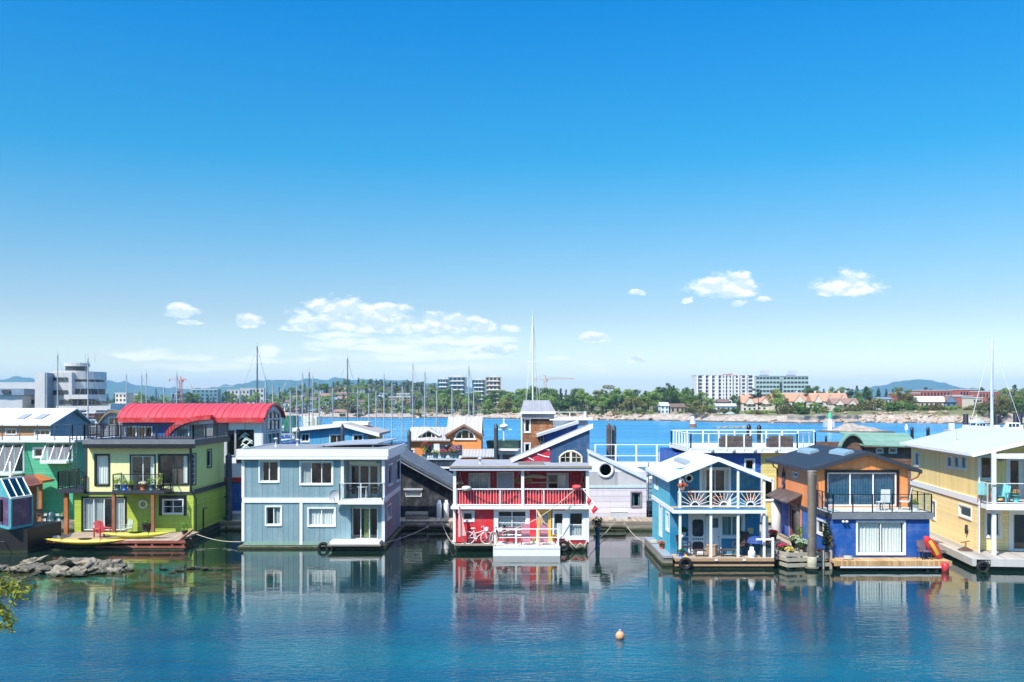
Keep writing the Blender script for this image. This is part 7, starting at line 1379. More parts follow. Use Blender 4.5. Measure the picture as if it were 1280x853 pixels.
# ================================================================ boats
HULLW = paint('white_hull', '#e2e3e3', .3, var=.03, grime=.08); MASTL = paint('pale_mast', '#9ea4aa', .4, grime=0); MASTD = paint('grey_mast', '#4c545c', .4, grime=0)
def hullmesh(mb, L, W_, hb):
    def f(a, b):
        k = max(.02, (math.sin(math.pi * min(1, .12 + .88 * (1 - a)) * .5) ** .8) * (1 - .25 * (1 - a) ** 3) if a > 0 else .8); k = max(.02, (1 - a ** 2.6)) * (.82 + .18 * math.sin(math.pi * min(a * 1.6, 1)))
        th = math.pi * (b - .5); return ((a - .45) * L, W_ / 2 * k * math.sin(th), hb + .25 * a * a - (hb + .25) * math.cos(th) ** .7 * .98)
    mb.grid(f, 14, 10)
    top = [f(i / 14, 0) for i in range(15)] + [f(i / 14, 1) for i in range(14, -1, -1)]; mb.add(top, [tuple(range(len(top)))])
def sailboat(label, loc, rz, mh, mat, cover='#23508f', group='sailboats moored behind the houses', spread=2, sc_=1.0, rig=.022, mr=.085):
    t = T('sailboat', label, 'sailboat', (0, 0, 0), group)
    mb = MB(); hullmesh(mb, 10, 3.1, 1.05); mb.build('hull', HULLW, t)
    mb = MB(); mb.hexa([(-1.6, -.95, 1.05), (2.0, -.7, 1.15), (2.0, .7, 1.15), (-1.6, .95, 1.05), (-1.5, -.75, 1.55), (1.6, -.5, 1.5), (1.6, .5, 1.5), (-1.5, .75, 1.55)]); cb = mb.build('cabin', WHITE, t); mb = MB()
    for s in (-1, 1): mb.hexa([(-1.2, s * .905, 1.2), (1.2, s * .72, 1.25), (1.2, s * .70, 1.4), (-1.2, s * .83, 1.42), (-1.2, s * .925, 1.2), (1.2, s * .745, 1.25), (1.2, s * .72, 1.4), (-1.2, s * .85, 1.42)])
    mb.build('window', BLACK, cb)
    mb = MB(); mb.tube([(.9, 0, 1.1), (.9, 0, mh)], [mr, mr * .7], 8); mb.tube([(.9, 0, mh), (.9, 0, mh + .6)], .015, 4); m_ = mb.build('mast', mat, t)
    mb = MB()
    for k in range(spread): z = 1.1 + (mh - 1.1) * (k + 1) / (spread + 1.0) * 1.05; mb.bar((.9, -.8, z), (.9, .8, z), .05)
    mb.build('spreader', mat, m_)
    mb = MB(); mb.tube([(.85, 0, 2.4), (-3.4, 0, 2.35)], .07, 6); b_ = mb.build('boom', mat, t); mb = MB(); mb.tube([(.7, 0, 2.75), (-1.2, 0, 2.66), (-3.3, 0, 2.5)], [.24, .2, .1], 8); mb.build('sail_cover', paint('cover_' + cover[1:], cover, .8), b_)
    mb = MB(); zs = mh - .3
    mb.tube([(4.9, 0, 1.25), (.95, 0, zs)], rig * 1.8, 4); mb.tube([(-4.4, 0, 1.1), (.85, 0, zs)], rig, 4)
    for s in (-1, 1): mb.tube([(.6, s * 1.4, 1.05), (.9, s * .8, 1.1 + (mh - 1.1) * .5), (.9, s * .05, zs)], rig, 4)
    mb.build('rigging', mat, t)
    t.location = loc; t.rotation_euler = (0, 0, rz); t.scale = (sc_,) * 3; return t
# px of the mast, row of the masthead, mast height above water, heading, dark?
SB = [(72, 443, 15.5, .3, 0, 'pale tall mast rising before the control tower'), (110, 447, 15, 2.8, 0, 'pale tall mast right of the control tower'), (158, 468, 14, .4, 0, 'slim mast left of the red barrel roof'), (177, 469, 13, .2, 0, 'pale mast behind the red roof, left of a close pair'), (183, 466, 13.5, .25, 0, 'pale mast behind the red roof, right of a close pair'),
      (195, 486, 11, .9, 1, 'short mast left of the red crane'), (221, 467, 13, 1.2, 0, 'mast standing beside the red crane'), (321.5, 433, 17, .5, 1, 'tallest dark grey mast over the right half of the red roof'), (341, 481, 11, .3, 0, 'short pale mast at the right end of the red roof'), (363, 489, 11, .6, 0, 'short mast above the green boat shed'),
      (378, 466, 14, .8, 0, 'mast left of the dark pile at the sky-blue house'), (386.5, 465.5, 14, .7, 1, 'dark mast before the wooded hill left part'), (391, 470, 13, .9, 0, 'pale mast just right of a dark mast before the hill'), (416, 485, 11, 2.5, 0, 'short mast over the sky-blue roof'), (434.5, 448, 16, .4, 1, 'tall grey mast over the sky-blue roof peak'),
      (461, 492, 10.5, .3, 0, 'small pale mast before the wooded bank'), (480, 468, 13.5, .2, 0, 'mast with blue sail cover in the open water gap'), (490, 478, 12, .9, 0, 'mast with furled sail in the open water gap'), (516, 455, 15, .5, 0, 'pale mast above the tangerine house left end'), (531, 465, 13.5, .7, 0, 'grey-pink mast with a red burgee above the tangerine roof'),
      (565, 484, 11, .4, 0, 'short mast before the glass apartments'), (586, 458, 14.5, .8, 0, 'pale mast over the half-round window'), (592, 486, 11, .3, 0, 'short slanting mast beside the glass apartments'), (205, 484, 11, .5, 0, 'short mast just left of the crane mast'), (300, 488, 11, 1.1, 0, 'low mast rising over the red roof centre'), (332, 472, 13, 1.5, 0, 'mast right of the tallest grey mast'), (349, 484, 11.5, .2, 1, 'dark mast above the arched window'), (371, 483, 11.5, .6, 0, 'pale mast over the left end of the sky-blue roof'), (399, 489, 10.5, .4, 0, 'low mast between two tall ones over the sky-blue roof'), (447, 486, 11.5, .9, 0, 'mast right of the tall grey mast'), (470, 490, 10.5, .2, 0, 'low pale mast left of the blue sail cover'), (503, 483, 11.5, .7, 0, 'mast over the charcoal roof'), (546, 488, 10.5, .3, 0, 'low mast over the small dormer')]
for k, (px, py, mh, hd, dk, lab) in enumerate(SB):
    Y = (mh - CAMZ) * F / (HOR - py); 
    t = sailboat('sailboat with ' + lab, (X(px, Y), Y, 0), hd, mh, MASTD if dk else MASTL, ['#23508f', '#2b6a6a', '#3a3f4a'][k % 3], mr=.075 + .0002 * Y, rig=.012)
    m_ = [c for c in t.children if c.name.startswith('mast')][0]; off = Vector((.9 * math.cos(hd), .9 * math.sin(hd), 0)); t.location = Vector((X(px, Y), Y, 0)) - off
    if px == 531:
        mb = MB(); mb.grid(lambda a, b: (.9 - 1.6 * a, .1 * math.sin(a * 6), mh - .1 - .35 * b), 4, 1); mb.build('burgee', paint('cloth_c83540', '#c83540', .85, grime=0), t).location = (0, 0, 0)
Y = 118; mh = Z(395, Y); t = sailboat('large white sailboat with the tallest mast rising behind the shingle tower', (X(666, Y) - .9, Y, 0), 0.02, mh, paint('white_mast', '#d9dbdd', .35, grime=0), '#d8d8d8', None, 2, 1, .02, .115); t.rotation_euler = (0, 0, 1.3); t.location = (X(666, Y) - .9 * math.cos(1.3), Y - .9 * math.sin(1.3), 0)
Y = 150; mh = Z(425, Y); t = sailboat('large white sailboat with thick white mast behind the yellow house roof', (0, 0, 0), 0, mh, paint('white_mast', '#d9dbdd', .35, grime=0), '#d8d8d8', None, 1, 1, .035, .26); t.rotation_euler = (0, 0, 2.6); t.location = (X(1240, Y) - .9 * math.cos(2.6), Y - .9 * math.sin(2.6), 0)
def motorboat(label, loc, rz, s=1, top='#20413a', fly=True, group=None):
    t = T('motorboat', label, 'motorboat', (0, 0, 0), group); mb = MB(); hullmesh(mb, 8, 3.0, 1.1); mb.build('hull', HULLW, t)
    mb = MB(); mb.hexa([(-2.2, -1.15, 1.1), (1.4, -1.0, 1.2), (1.4, 1.0, 1.2), (-2.2, 1.15, 1.1), (-2.0, -1.05, 2.6), (.5, -.9, 2.6), (.5, .9, 2.6), (-2.0, 1.05, 2.6)]); cb = mb.build('cabin', WHITE, t)
    mb = MB()
    for s_ in (-1, 1):
        for k in range(3): u = -1.8 + k * .8; mb.hexa([(u, s_ * 1.10, 1.6), (u + .6, s_ * 1.06, 1.6), (u + .6, s_ * 1.0, 2.35), (u, s_ * 1.04, 2.35), (u, s_ * 1.14, 1.6), (u + .6, s_ * 1.10, 1.6), (u + .6, s_ * 1.05, 2.35), (u, s_ * 1.08, 2.35)])
    mb.box(-2.24, -2.17, -.9, -.1, 1.3, 2.35); mb.box(-2.24, -2.17, .1, .9, 1.3, 2.35); mb.build('window', BLACK, cb)
    if fly:
        mb = MB(); mb.box(-2.3, .6, -1.1, 1.1, 2.6, 2.7); mb.build('roof', WHITE, t); mb = MB(); mb.hexa([(-1.6, -1, 2.7), (.2, -.9, 2.7), (.2, .9, 2.7), (-1.6, 1, 2.7), (-1.7, -1.05, 3.2), (.3, -.95, 3.2), (.3, .95, 3.2), (-1.7, 1.05, 3.2)]); mb.build('flybridge_screen', paint('cover_' + top[1:], top, .8), t)
        mb = MB(); mb.tube([(-1.2, 0, 3.2), (-1.2, 0, 4.6)], .05, 6); mb.ell((-1.2, 0, 4.1), .28, .28, .16); mb.bar((-1.2, -.5, 3.9), (-1.2, .5, 3.9), .05); mb.build('radar_mast', WHITE, t)
    mb = MB(); mb.tube([(-1, -1.25, 1.75), (2.5, -.9, 1.9), (4.2, 0, 2.0), (2.5, .9, 1.9), (-1, 1.25, 1.75)], .03, 4)
    for u, v in ((1, 1.1), (2.5, .9), (3.6, .45)):
        for s_ in (-1, 1): mb.bar((u, s_ * v, 1.15), (u, s_ * v, 1.9), .03)
    mb.build('bow_rail', GREY, t); t.location = loc; t.rotation_euler = (0, 0, rz); t.scale = (s,) * 3; return t
motorboat('white cabin cruiser with green flybridge screen beside the dark steel pile', (X(634, 100), 103, 0), R(80), 1.6)
for px, Y, hd, lab in ((361, 205, .4, 'white motorboat moored under the green boat shed'), (356, 178, 2.0, 'small white motorboat right of the arched window'), (368, 160, .9, 'white motorboat with dark canopy left of the sky-blue house'), (402, 175, .2, 'white cabin boat moored above the sky-blue roof'), (447, 190, .1, 'white motorboat in front of the far bank houses'), (98, 145, .5, 'white motorboat stored on the quay behind the lime roof deck'), (88, 152, 1.1, 'white motorboat stored on the quay below the control tower building'), (116, 148, .3, 'dark-topped motorboat stored on the quay beside the arched boathouse'), (82, 143, 2.5, 'small white motorboat stored at the quay edge behind the white-roofed house'), (497, 108, .6, 'white motorboat left of the tangerine house')):
    motorboat(lab, (X(px, Y), Y, 4.55 if px < 120 else 0), hd, .95 if px > 120 else .7, '#2a3f55', px in (402, 116, 361))
Y = 235; h = T('boat_shed', 'dark green boat shed among the masts right of the barrel roof', 'shed', (X(359, Y), Y, 0)); slab(h, 'wall', paint('bottle_green', '#1d6448', .6, 'batten', .6), X(352, Y), X(367, Y), Y, Y + 6, 1.5, Z(520, Y)); slab(h, 'float', OLDWOOD, X(350, Y), X(369, Y), Y - .5, Y + 6, -.2, 1.5)
Y = 200; h = T('harbour_shed', 'cream dock shed with yellow door behind the sky-blue roof', 'shed', (X(388, Y), Y, 0)); slab(h, 'wall', paint('cream_paint', '#ddd6bd', .5), X(377, Y), X(396, Y), Y, Y + 5, .5, Z(521, Y)); MB().box(X(390, Y), X(393, Y), Y - .1, Y - .003, .6, Z(523, Y)).build('door', YEL, h); slab(h, 'float', OLDWOOD, X(370, Y), X(402, Y), Y - 1, Y + 6, -.2, .49)
# far right pontoon
Y = 292; h = T('pontoon', 'long pontoon with tall pilings below the right-hand shore', 'pontoon', (X(1240, Y), Y, 0)); slab(h, 'deck', paint('pale_pontoon', '#a9a49b', .8), X(1187, Y), X(1330, Y), Y, Y + 4, -.3, 1.0)
for px, a, b_ in ((1211, BLACK, 5.5), (1245, BLACK, 5.5), (1250, BLACK, 5.0), (1274, BLACK, 5.5), (1279, BLACK, 5.2)):
    mb = MB(); mb.lathe([(.75, -1), (.75, b_)], (X(px, Y), Y + 2, 0), 10); mb.build('piling', a, h); mb = MB(); mb.lathe([(.85, .9), (.85, 2.3)], (X(px, Y), Y + 1.95, 0), 10); mb.build('piling_sleeve', WHITE, h)
mb = MB(); mb.box(X(1189, Y), X(1194, Y), Y + .5, Y + 1.8, 1.0, 2.8); mb.build('service_box', WHITE, h)
for px, hd, lab in ((1226, .2, 'white motor yacht along the far right pontoon'), (1262, 2.9, 'white sail-less boat at the far right pontoon end')): motorboat(lab, (X(px, 287), 287, 0), hd, 1.2, '#d8d8d8', px == 1226)
# beacons
Y = 300; h = T('beacon', 'white harbour beacon with green top on the rocky islet', 'beacon', (X(1037.5, Y), Y, 1.6)); c = (X(1037.5, Y), Y, 0); mb = MB(); mb.lathe([(.75, .6), (.6, 1.2), (.5, 4.2)], c, 12); mb.build('tower', WHITE, h); mb = MB(); mb.lathe([(.65, 4.21), (.65, 5.6), (.3, 5.9)], c, 12); mb.build('lantern', paint('beacon_green', '#2f9a6e', .5), h); mb = MB(); mb.box(c[0] + 1, c[0] + 4.0, Y + 8, Y + 10, 1.2, 3.0); tag(mb.build('equipment_hut', LGREY, None, (c[0] + 2, Y + 9, 1.2)), 'small pale hut on the islet beside the beacon', 'hut')
Y = 355; h = T('channel_marker', 'white conical channel marker on a dark rock above the roof deck', 'channel marker', (X(866, Y), Y, 0)); c = (X(866, Y), Y, 0); mb = MB(); mb.lathe([(1.05, 1.3), (.8, 3.0), (.5, 4.0)], c, 10); mb.build('cone', LGREY, h); mb = MB(); mb.lathe([(1.5, -.8), (1.35, .9), (1.0, 1.3)], c, 10); mb.build('footing', paint('brown_rock', '#6e5140', .9), h)
for px, lab in ((1133, 'tiny white buoy in the channel below the warehouse'),): 
    Y = 330; mb = MB(); mb.lathe([(.5, -.2), (.5, .9), (.15, 1.7)], (0, 0, 0), 10); o = mb.build('channel_buoy', WHITE, None, (0, 0, 0)); o.location = (X(px, Y), Y, 0); tag(o, lab, 'buoy')
mb = MB(); Y = 345
for k in range(5): mb.ell((X(900 + k * 8, Y), Y + rng.uniform(-3, 3), -.1), 1.6, 1.4, .55, 8, 5, .6, k)
tag(mb.build('rock_reef', ROCK, None, (X(915, Y), Y, 0)), 'low dark reef awash behind the white-railed roof deck', 'reef')

# ================================================================ far shore buildings
PANED = paint('far_window_glass', '#2b3b48', .12, grime=0, var=.1)
def gz(px, Y): return H(px, Y)
WPROTO = {}
def wincopy(root, name, w_, h_, loc, mat=PANED):
    k = (name, round(w_, 2), round(h_, 2), mat.name)
    if k not in WPROTO: o = MB().box(-w_ / 2, w_ / 2, -.10, .05, 0, h_).build(name, mat, root, (0, 0, 0)); o.location = Vector(loc) - root.location; WPROTO[k] = o
    else: o = WPROTO[k].copy(); COL.objects.link(o); o.parent = root; o.location = Vector(loc) - root.location
    return o
def block(label, px0, px1, ptop, Y, dep, mat, fl, colsn, wk=.55, hk=.5, base=None, roofm=None, cat='building', name='building', balc=False, parapet=.4, wm=PANED):
    x0, x1, zt = X(px0, Y), X(px1, Y), Z(ptop, Y); zb = (gz((px0 + px1) / 2, Y) - 2) if base is None else base
    t = T(name, label, cat, ((x0 + x1) / 2, Y, max(0, zb))); slab(t, 'wall', mat, x0, x1, Y, Y + dep, zb, zt - .01); slab(t, 'roof', roofm or LGREY, x0 - .2, x1 + .2, Y - .25, Y + dep + .2, zt, zt + parapet)
    g0 = zb + 2 if base is None else zb; fh = (zt - g0) / fl; cw = (x1 - x0) / colsn
    for i in range(fl):
        for j in range(colsn): wincopy(t, 'window', cw * wk, fh * hk, (x0 + cw * (j + .5), Y, g0 + fh * (i + .3)), wm)
        if balc: slab(t, 'balcony', WHITE, x0 + cw * .5, x1 - cw * .5, Y - .9, Y - .11, g0 + fh * (i + .08), g0 + fh * (i + .3))
    return t
CREAM = paint('cream_stucco', '#cfc4b0', .7); BRICK = paint('red_brick', '#a85a48', .8); PALE = paint('pale_concrete', '#b9b6b0', .7); TEALG = paint('teal_glass_cladding', '#5a7f8c', .3); SALM = paint('salmon_roof', '#b98468', .8); BWH = paint('bluish_white_wall', '#c9d3da', .6); TAU = paint('taupe_stucco', '#a6937e', .7); BRR = paint('brown_shingle_roof', '#6b5248', .85)
# harbour terminal with control tower (left)
Y = 170.0; t = T('terminal_building', 'grey harbour terminal with round control tower and slab stair core', 'building', (X(70, Y), Y, 0)); PC = paint('terminal_panel', '#b3b3b2', .6, grime=.06); PD = paint('terminal_dark_panel', '#6f8192', .5); base = .5
def tb(name, mat, p0, p1, y0, y1, dy0, dy1): return slab(t, name, mat, X(p0, Y + dy0), X(p1, Y + dy0), Y + dy0, Y + dy1, Z(y1, Y + dy0) if y1 else base, Z(y0, Y + dy0))
tb('wing', PC, -40, 46, 478, None, 4, 16); tb('wing', PC, 46, 138, 505, None, 2, 16); tb('wing', PD, -40, 30, 486, 494, 0, 10); tb('wing', PC, -40, 28, 494.2, None, .5, 10); tb('stair_core', PC, 43.5, 56, 466, None, -2, 6); 
slab(t, 'stair_core', PD, X(56, Y - 2) + .003, X(62, Y - 1), Y - 1.9, Y + 6, base, Z(467, Y))
def ring(name, mat, pxc, r_, y0, y1): mb = MB(); mb.lathe([(r_, Z(y1, Y)), (r_, Z(y0, Y))], (X(pxc, Y + 5), Y + 6, 0), 20, False); return mb.build(name, mat, t)
for y0, y1, r_, m_ in ((464, 474, 4.5, PC), (474.1, 477, 4.3, PANED), (477.1, 486, 4.5, PC), (486.1, 493, 4.3, PANED), (493.1, 499, 4.6, PC)): ring('floor_band', m_, 96, r_, y0, y1)
for y0, y1, r_, m_ in ((452.5, 456.8, 2.15, PC), (456.9, 462.5, 1.9, PANED), (462.6, 464, 2.0, PC)): ring('control_room', m_, 93, r_, y0, y1)
slab(t, 'core_link', PC, X(61, Y), X(88, Y), Y + .5, Y + 12, base, Z(465.5, Y)); tb('window_band', PANED, 62, 84, 472, 476, .3, .6); tb('window_band', PANED, 62, 84, 488, 494, .3, .6)
for (p0, p1, y0, y1, dy) in ((30, 43, 488, 493, 3.8), (26, 42, 500, 505, 3.8), (74, 92, 500.5, 505, .4), (100, 118, 500.5, 505, 1.8), (120, 134, 501, 505, 1.8), (2, 12, 487.5, 491.5, -.15)): tb('window_band', PANED, p0, p1, y0, y1, dy - .12, dy + .1)
tb('balcony_band', PC, 80, 110, 493.5, 499, -1.2, 2); tb('terrace', PC, 70, 138, 507.5, None, -1, 2)
struct(MB().box(X(-60, 150), X(150, 150), 138, 168, -2, 4.6).build('quay', paint('quay_concrete', '#8d8579', .9, var=.2), None, (0, 0, 0)))
mb = MB()
for px in (88, 100): mb.tube([(X(px, Y), Y + 6, Z(453, Y)), (X(px, Y), Y + 6, Z(440, Y))], .05, 5)
mb.build('aerial', LGREY, t)
for p0, p1, pt, Y, m_, lab in ((85, 96, 514, 160, DGREY, 'low dark workshop on the quay before the terminal'), (101, 118, 517, 158, WOOD, 'low brown store on the quay left of the arched boathouse'), (120, 133, 513, 164, PALE, 'pale shed on the quay right of the control tower')): block(lab, p0, p1, pt, Y, 4, m_, 1, 4, .5, .4, base=4.55, cat='shed', name='quay_shed', parapet=.15)
# white apartment slab and two office towers
t = block('long white ten-storey apartment block with dark stacked balconies', 871, 942, 469.5, 760, 22, paint('apartment_white', '#cfcdd2', .6, grime=0), 10, 9, .62, .62, base=2); Y = 760
for px in (871.5, 881, 889, 897, 906, 914.5, 923, 932, 941.5): slab(t, 'wall_fin', WHITE, X(px, Y) - .45, X(px, Y) + .45, Y - 1.3, Y - .003, 3, Z(469.5, Y))
slab(t, 'penthouse', PALE, X(891, Y), X(905, Y), Y + 4, Y + 14, Z(469, Y), Z(466, Y)); slab(t, 'penthouse', PALE, X(917, Y), X(930, Y), Y + 4, Y + 14, Z(469, Y), Z(466.2, Y)); slab(t, 'penthouse', BRICK, X(905, Y), X(917, Y), Y + 4, Y + 14, Z(469, Y), Z(467.5, Y))
OFF = paint('office_pale_green', '#a9bcb8', .5)
for p0, p1, lab in ((945, 974.5, 'pale green-glass office tower just right of the white apartment block'), (979, 1010.5, 'pale green-glass office tower, right one of the pair')):
    t = block(lab, p0, p1, 470.5, 820, 20, OFF, 8, 7, .8, .5, base=2); m_ = (p0 + p1) / 2; slab(t, 'plant_room', LGREY, X(m_ - 4, 820), X(m_ + 5, 820), 826, 834, Z(470, 820), Z(463, 820)); slab(t, 'plant_room', PD, X(p0 + 6, 820), X(p0 + 17, 820), 823, 825.9, Z(470, 820), Z(468.5, 820))
# glass condominiums on the wooded rise
for p0, p1, pt, lab in ((547, 560, 474.5, 'teal glass apartment tower with stepped top, left one above the trees'), (560.5, 582, 472, 'teal and cream apartment tower with penthouse above the trees'), (590, 606, 475.5, 'lower glass apartment block between the two hilltop towers'), (607, 626, 472, 'tan apartment tower with dark penthouse, right one above the trees')):
    t = block(lab, p0, p1, pt, 700, 18, TEALG if p0 < 600 else TAU, 7, 4, .6, .6, base=5, balc=True); slab(t, 'penthouse', PALE, X(p0 + 5, 700), X(p1 - 4, 700), 704, 712, Z(pt, 700) + .4, Z(pt - 2.6, 700))
for p0, p1, pt, Y, m_, fl, cl, lab in ((441, 458, 489, 830, BWH, 3, 5, 'white apartment house high on the wooded hill'), (393, 404, 489.5, 800, BWH, 2, 3, 'white block with blue roof on the hill left of the tall mast'), (458, 474, 484.5, 880, BWH, 2, 5, 'long pale row of houses near the hill crest'), (470, 492, 492.5, 720, BWH, 3, 5, 'bluish-white apartment house over the dark trees'), (486, 513, 497, 650, TAU, 4, 6, 'taupe and white shoreline apartment block'), (496, 512, 493, 680, PALE, 2, 4, 'pale block behind the taupe shoreline apartments'), (399, 415, 504, 640, BWH, 2, 4, 'grey-white waterside house at the hill foot'), (422, 436, 485, 850, CREAM, 2, 3, 'cream house on the hill left of the long row'),
                                      (144, 158, 492.5, 700, CREAM, 4, 3, 'cream apartment house behind the arched boathouse'), (159, 172, 494, 720, TAU, 3, 3, 'tan apartment house left of the crane'), (240, 272, 487.5, 1150, TEALG, 4, 6, 'long dark glass office building right of the crane'), (214, 228, 493, 1100, PD, 3, 3, 'grey glass block behind the red crane'), (284, 312, 488, 1250, PALE, 3, 6, 'pale distant row of buildings on the slope'), (300, 330, 486, 1350, PALE, 3, 6, 'far pale terraces above the barrel roof'), (680, 694, 489, 640, BWH, 2, 3, 'blue-roofed house among the trees right of the tall mast')):
    block(lab, p0, p1, pt, Y, 14, m_, fl, cl, .5, .5, roofm=paint('blue_grey_roof', '#7f93a5', .6) if m_ is BWH else None, parapet=.8)
# houses
def fhouse(label, px0, px1, pe, pr, Y, wm_, rm, wins=3, axis='x', dep=9, fl=2, gab=None, chim=0):
    x0, x1, ze, zr = X(px0, Y), X(px1, Y), Z(pe, Y), Z(pr, Y); zb = gz((px0 + px1) / 2, Y) - 1.5; t = T('shore_house', label, 'house', ((x0 + x1) / 2, Y, max(.2, zb + 1.4)))
    slab(t, 'wall', wm_, x0, x1, Y, Y + dep, zb, ze - .02)
    mb = MB()
    if axis == 'x': mb.prism([(Y - .5, ze), (Y + dep + .5, ze), (Y + dep / 2, zr)], lambda a, b, q: (q, a, b), x0 - .4, x1 + .4)
    else: mb.prism([(x0 - .5, ze), (x1 + .5, ze), ((x0 + x1) / 2, zr)], lambda a, b, q: (a, q, b), Y - .5, Y + dep)
    r_ = mb.build('roof', rm, t)
    if axis == 'y': MB().prism([(x0, ze + .01), (x1, ze + .01), ((x0 + x1) / 2, zr - .4)], lambda a, b, q: (a, q, b), Y - .56, Y - .51).build('gable', wm_, t)
    for g in range(gab or 0):
        c = x0 + (x1 - x0) * (g + .5) / gab; gw = (x1 - x0) / gab * .3; hh = (zr - ze) * .75
        MB().prism([(c - gw, ze - .6), (c + gw, ze - .6), (c + gw, ze + .2), (c, ze + hh), (c - gw, ze + .2)], lambda a, b, q: (a, q, b), Y - 1.0, Y + dep * .4).build('gable', wm_, t)
        MB().prism([(c - gw - .3, ze + .05), (c, ze + hh + .25), (c + gw + .3, ze + .05), (c + gw + .3, ze - .15), (c, ze + hh + .05), (c - gw - .3, ze - .15)], lambda a, b, q: (a, q, b), Y - 1.2, Y + dep * .4).build('gable_roof', rm, t)
    for k in range(chim): c = x0 + (x1 - x0) * (k + .5) / chim; MB().box(c - .4, c + .4, Y + dep * .45, Y + dep * .6, zr - .5, zr + 1.3).build('chimney', CREAM, r_)
    zt_ = zb + 1.5; fh = (ze - zt_) / fl
    for i in range(fl):
        for j in range(wins): wincopy(t, 'window', (x1 - x0) / wins * .4, fh * .5, (x0 + (x1 - x0) * (j + .5) / wins, Y, zt_ + fh * (i + .3)))
    return t
ROSE = paint('rose_shingle_roof', '#8a6a5e', .85); PKW = paint('cream_timbered_wall', '#d5cbbb', .7)
for a in (('cream gabled house with salmon roof left of the tall bare tree', 928, 946, 504, 493.5, 540, PKW, SALM, 3, 'x', 9, 2, 1, 1), ('long cream house with salmon roof behind the round dark tree', 966, 1010, 502, 491.5, 560, PKW, SALM, 6, 'x', 10, 2, 2, 2), ('broad cream house with salmon roof and two gables', 1015, 1060, 502, 491.5, 545, PKW, SALM, 6, 'x', 10, 2, 3, 3), ('half-timbered house with brown roof and twin gables near the beacon', 1041, 1073, 505, 498, 500, PKW, ROSE, 5, 'x', 9, 2, 2, 0), ('pale cream house behind the tall bare tree', 946, 965, 504, 495, 570, PKW, SALM, 3, 'x', 9, 2, 1, 1),
          ('white boathouse with flat wide eaves above the brown reef', 895, 920, 508, 504.5, 480, BWH, LGREY, 4, 'x', 8, 1), ('brown low house among bushes left of the lawn', 838, 856, 509, 504.5, 500, TAU, BRR, 3, 'x', 8, 1), ('dark brown timber house beneath the white apartment block', 858, 876, 505, 501, 520, paint('dark_brown_board', '#3a2518', .7), BRR, 3, 'x', 8, 1), ('red-brown cottage beneath the white apartment block', 898, 912, 503, 499, 560, BRICK, BRR, 3), ('small white house at the tree foot left of the apartment block', 826, 836, 507.5, 503, 500, BWH, LGREY, 2), 
          ('bluish-white two-storey house between the dark firs', 1096, 1115, 499, 496.5, 520, BWH, PD, 4), ('pale pink warehouse with long white roof on the right shore', 1150, 1184, 502.5, 495.5, 480, paint('pink_stucco', '#cdaea0', .7), paint('white_roof', '#e2e2de', .6), 6, 'x', 12, 1), ('slate-blue gabled workshop beside the pale pink warehouse', 1182, 1196, 503, 494.5, 479, paint('slate_blue_gable', '#5d7f9c', .6), BRR, 2, 'y', 12, 1)): fhouse(*a)
for p0, p1, pt, Y, m_, cl, lab in ((1120, 1150, 492, 600, BRICK, 8, 'low red brick terrace left of the warehouse, behind the firs'), (1150, 1200, 488.5, 640, BRICK, 12, 'long red brick building with flat roof on the skyline'), (1200, 1222, 487.5, 620, BRICK, 6, 'taller red brick building right of the warehouse'), (1224, 1252, 490, 600, BRICK, 7, 'red brick wing behind the thick white mast'), (1202, 1216, 496, 520, BRICK, 3, 'small red and white townhouse beside the blue gable'), (1216, 1228, 498, 500, CREAM, 3, 'cream townhouse with brown trim beside the brick wing'), (1194, 1203, 495, 540, PALE, 2, 'pale grey townhouse behind the blue gable')):
    block(lab, p0, p1, pt, Y, 12, m_, 2, cl, .5, .45, parapet=.5)
mb = MB(); x0, x1 = X(1196, 640), X(1202, 640); 
# hill cottages: far, small, each its own
for k, (px, py, Y) in enumerate(((352, 508, 640), (361, 503, 680), (372, 498, 740), (380, 508, 630), (388, 500, 700), (407, 495, 760), (412, 500, 690), (425, 494, 770), (431, 499, 700), (445, 498, 720), (452, 503, 640), (420, 508, 620), (437, 510, 600), (443, 514, 585), (366, 513, 620), (392, 514, 610), (410, 513, 600), (428, 515, 592))):
    w_ = 5 + (k * 37 % 9); zr = Z(py - 3, Y); fhouse('small pale cottage with grey roof scattered among trees of the hillside', px - w_ * .8, px + w_ * .8, py, py - 3.2, Y, [BWH, CREAM, PKW, PALE][k % 4], [PD, BRR, ROSE][k % 3], 2, 'x', 8, 1)['group'] = 'hillside cottages'
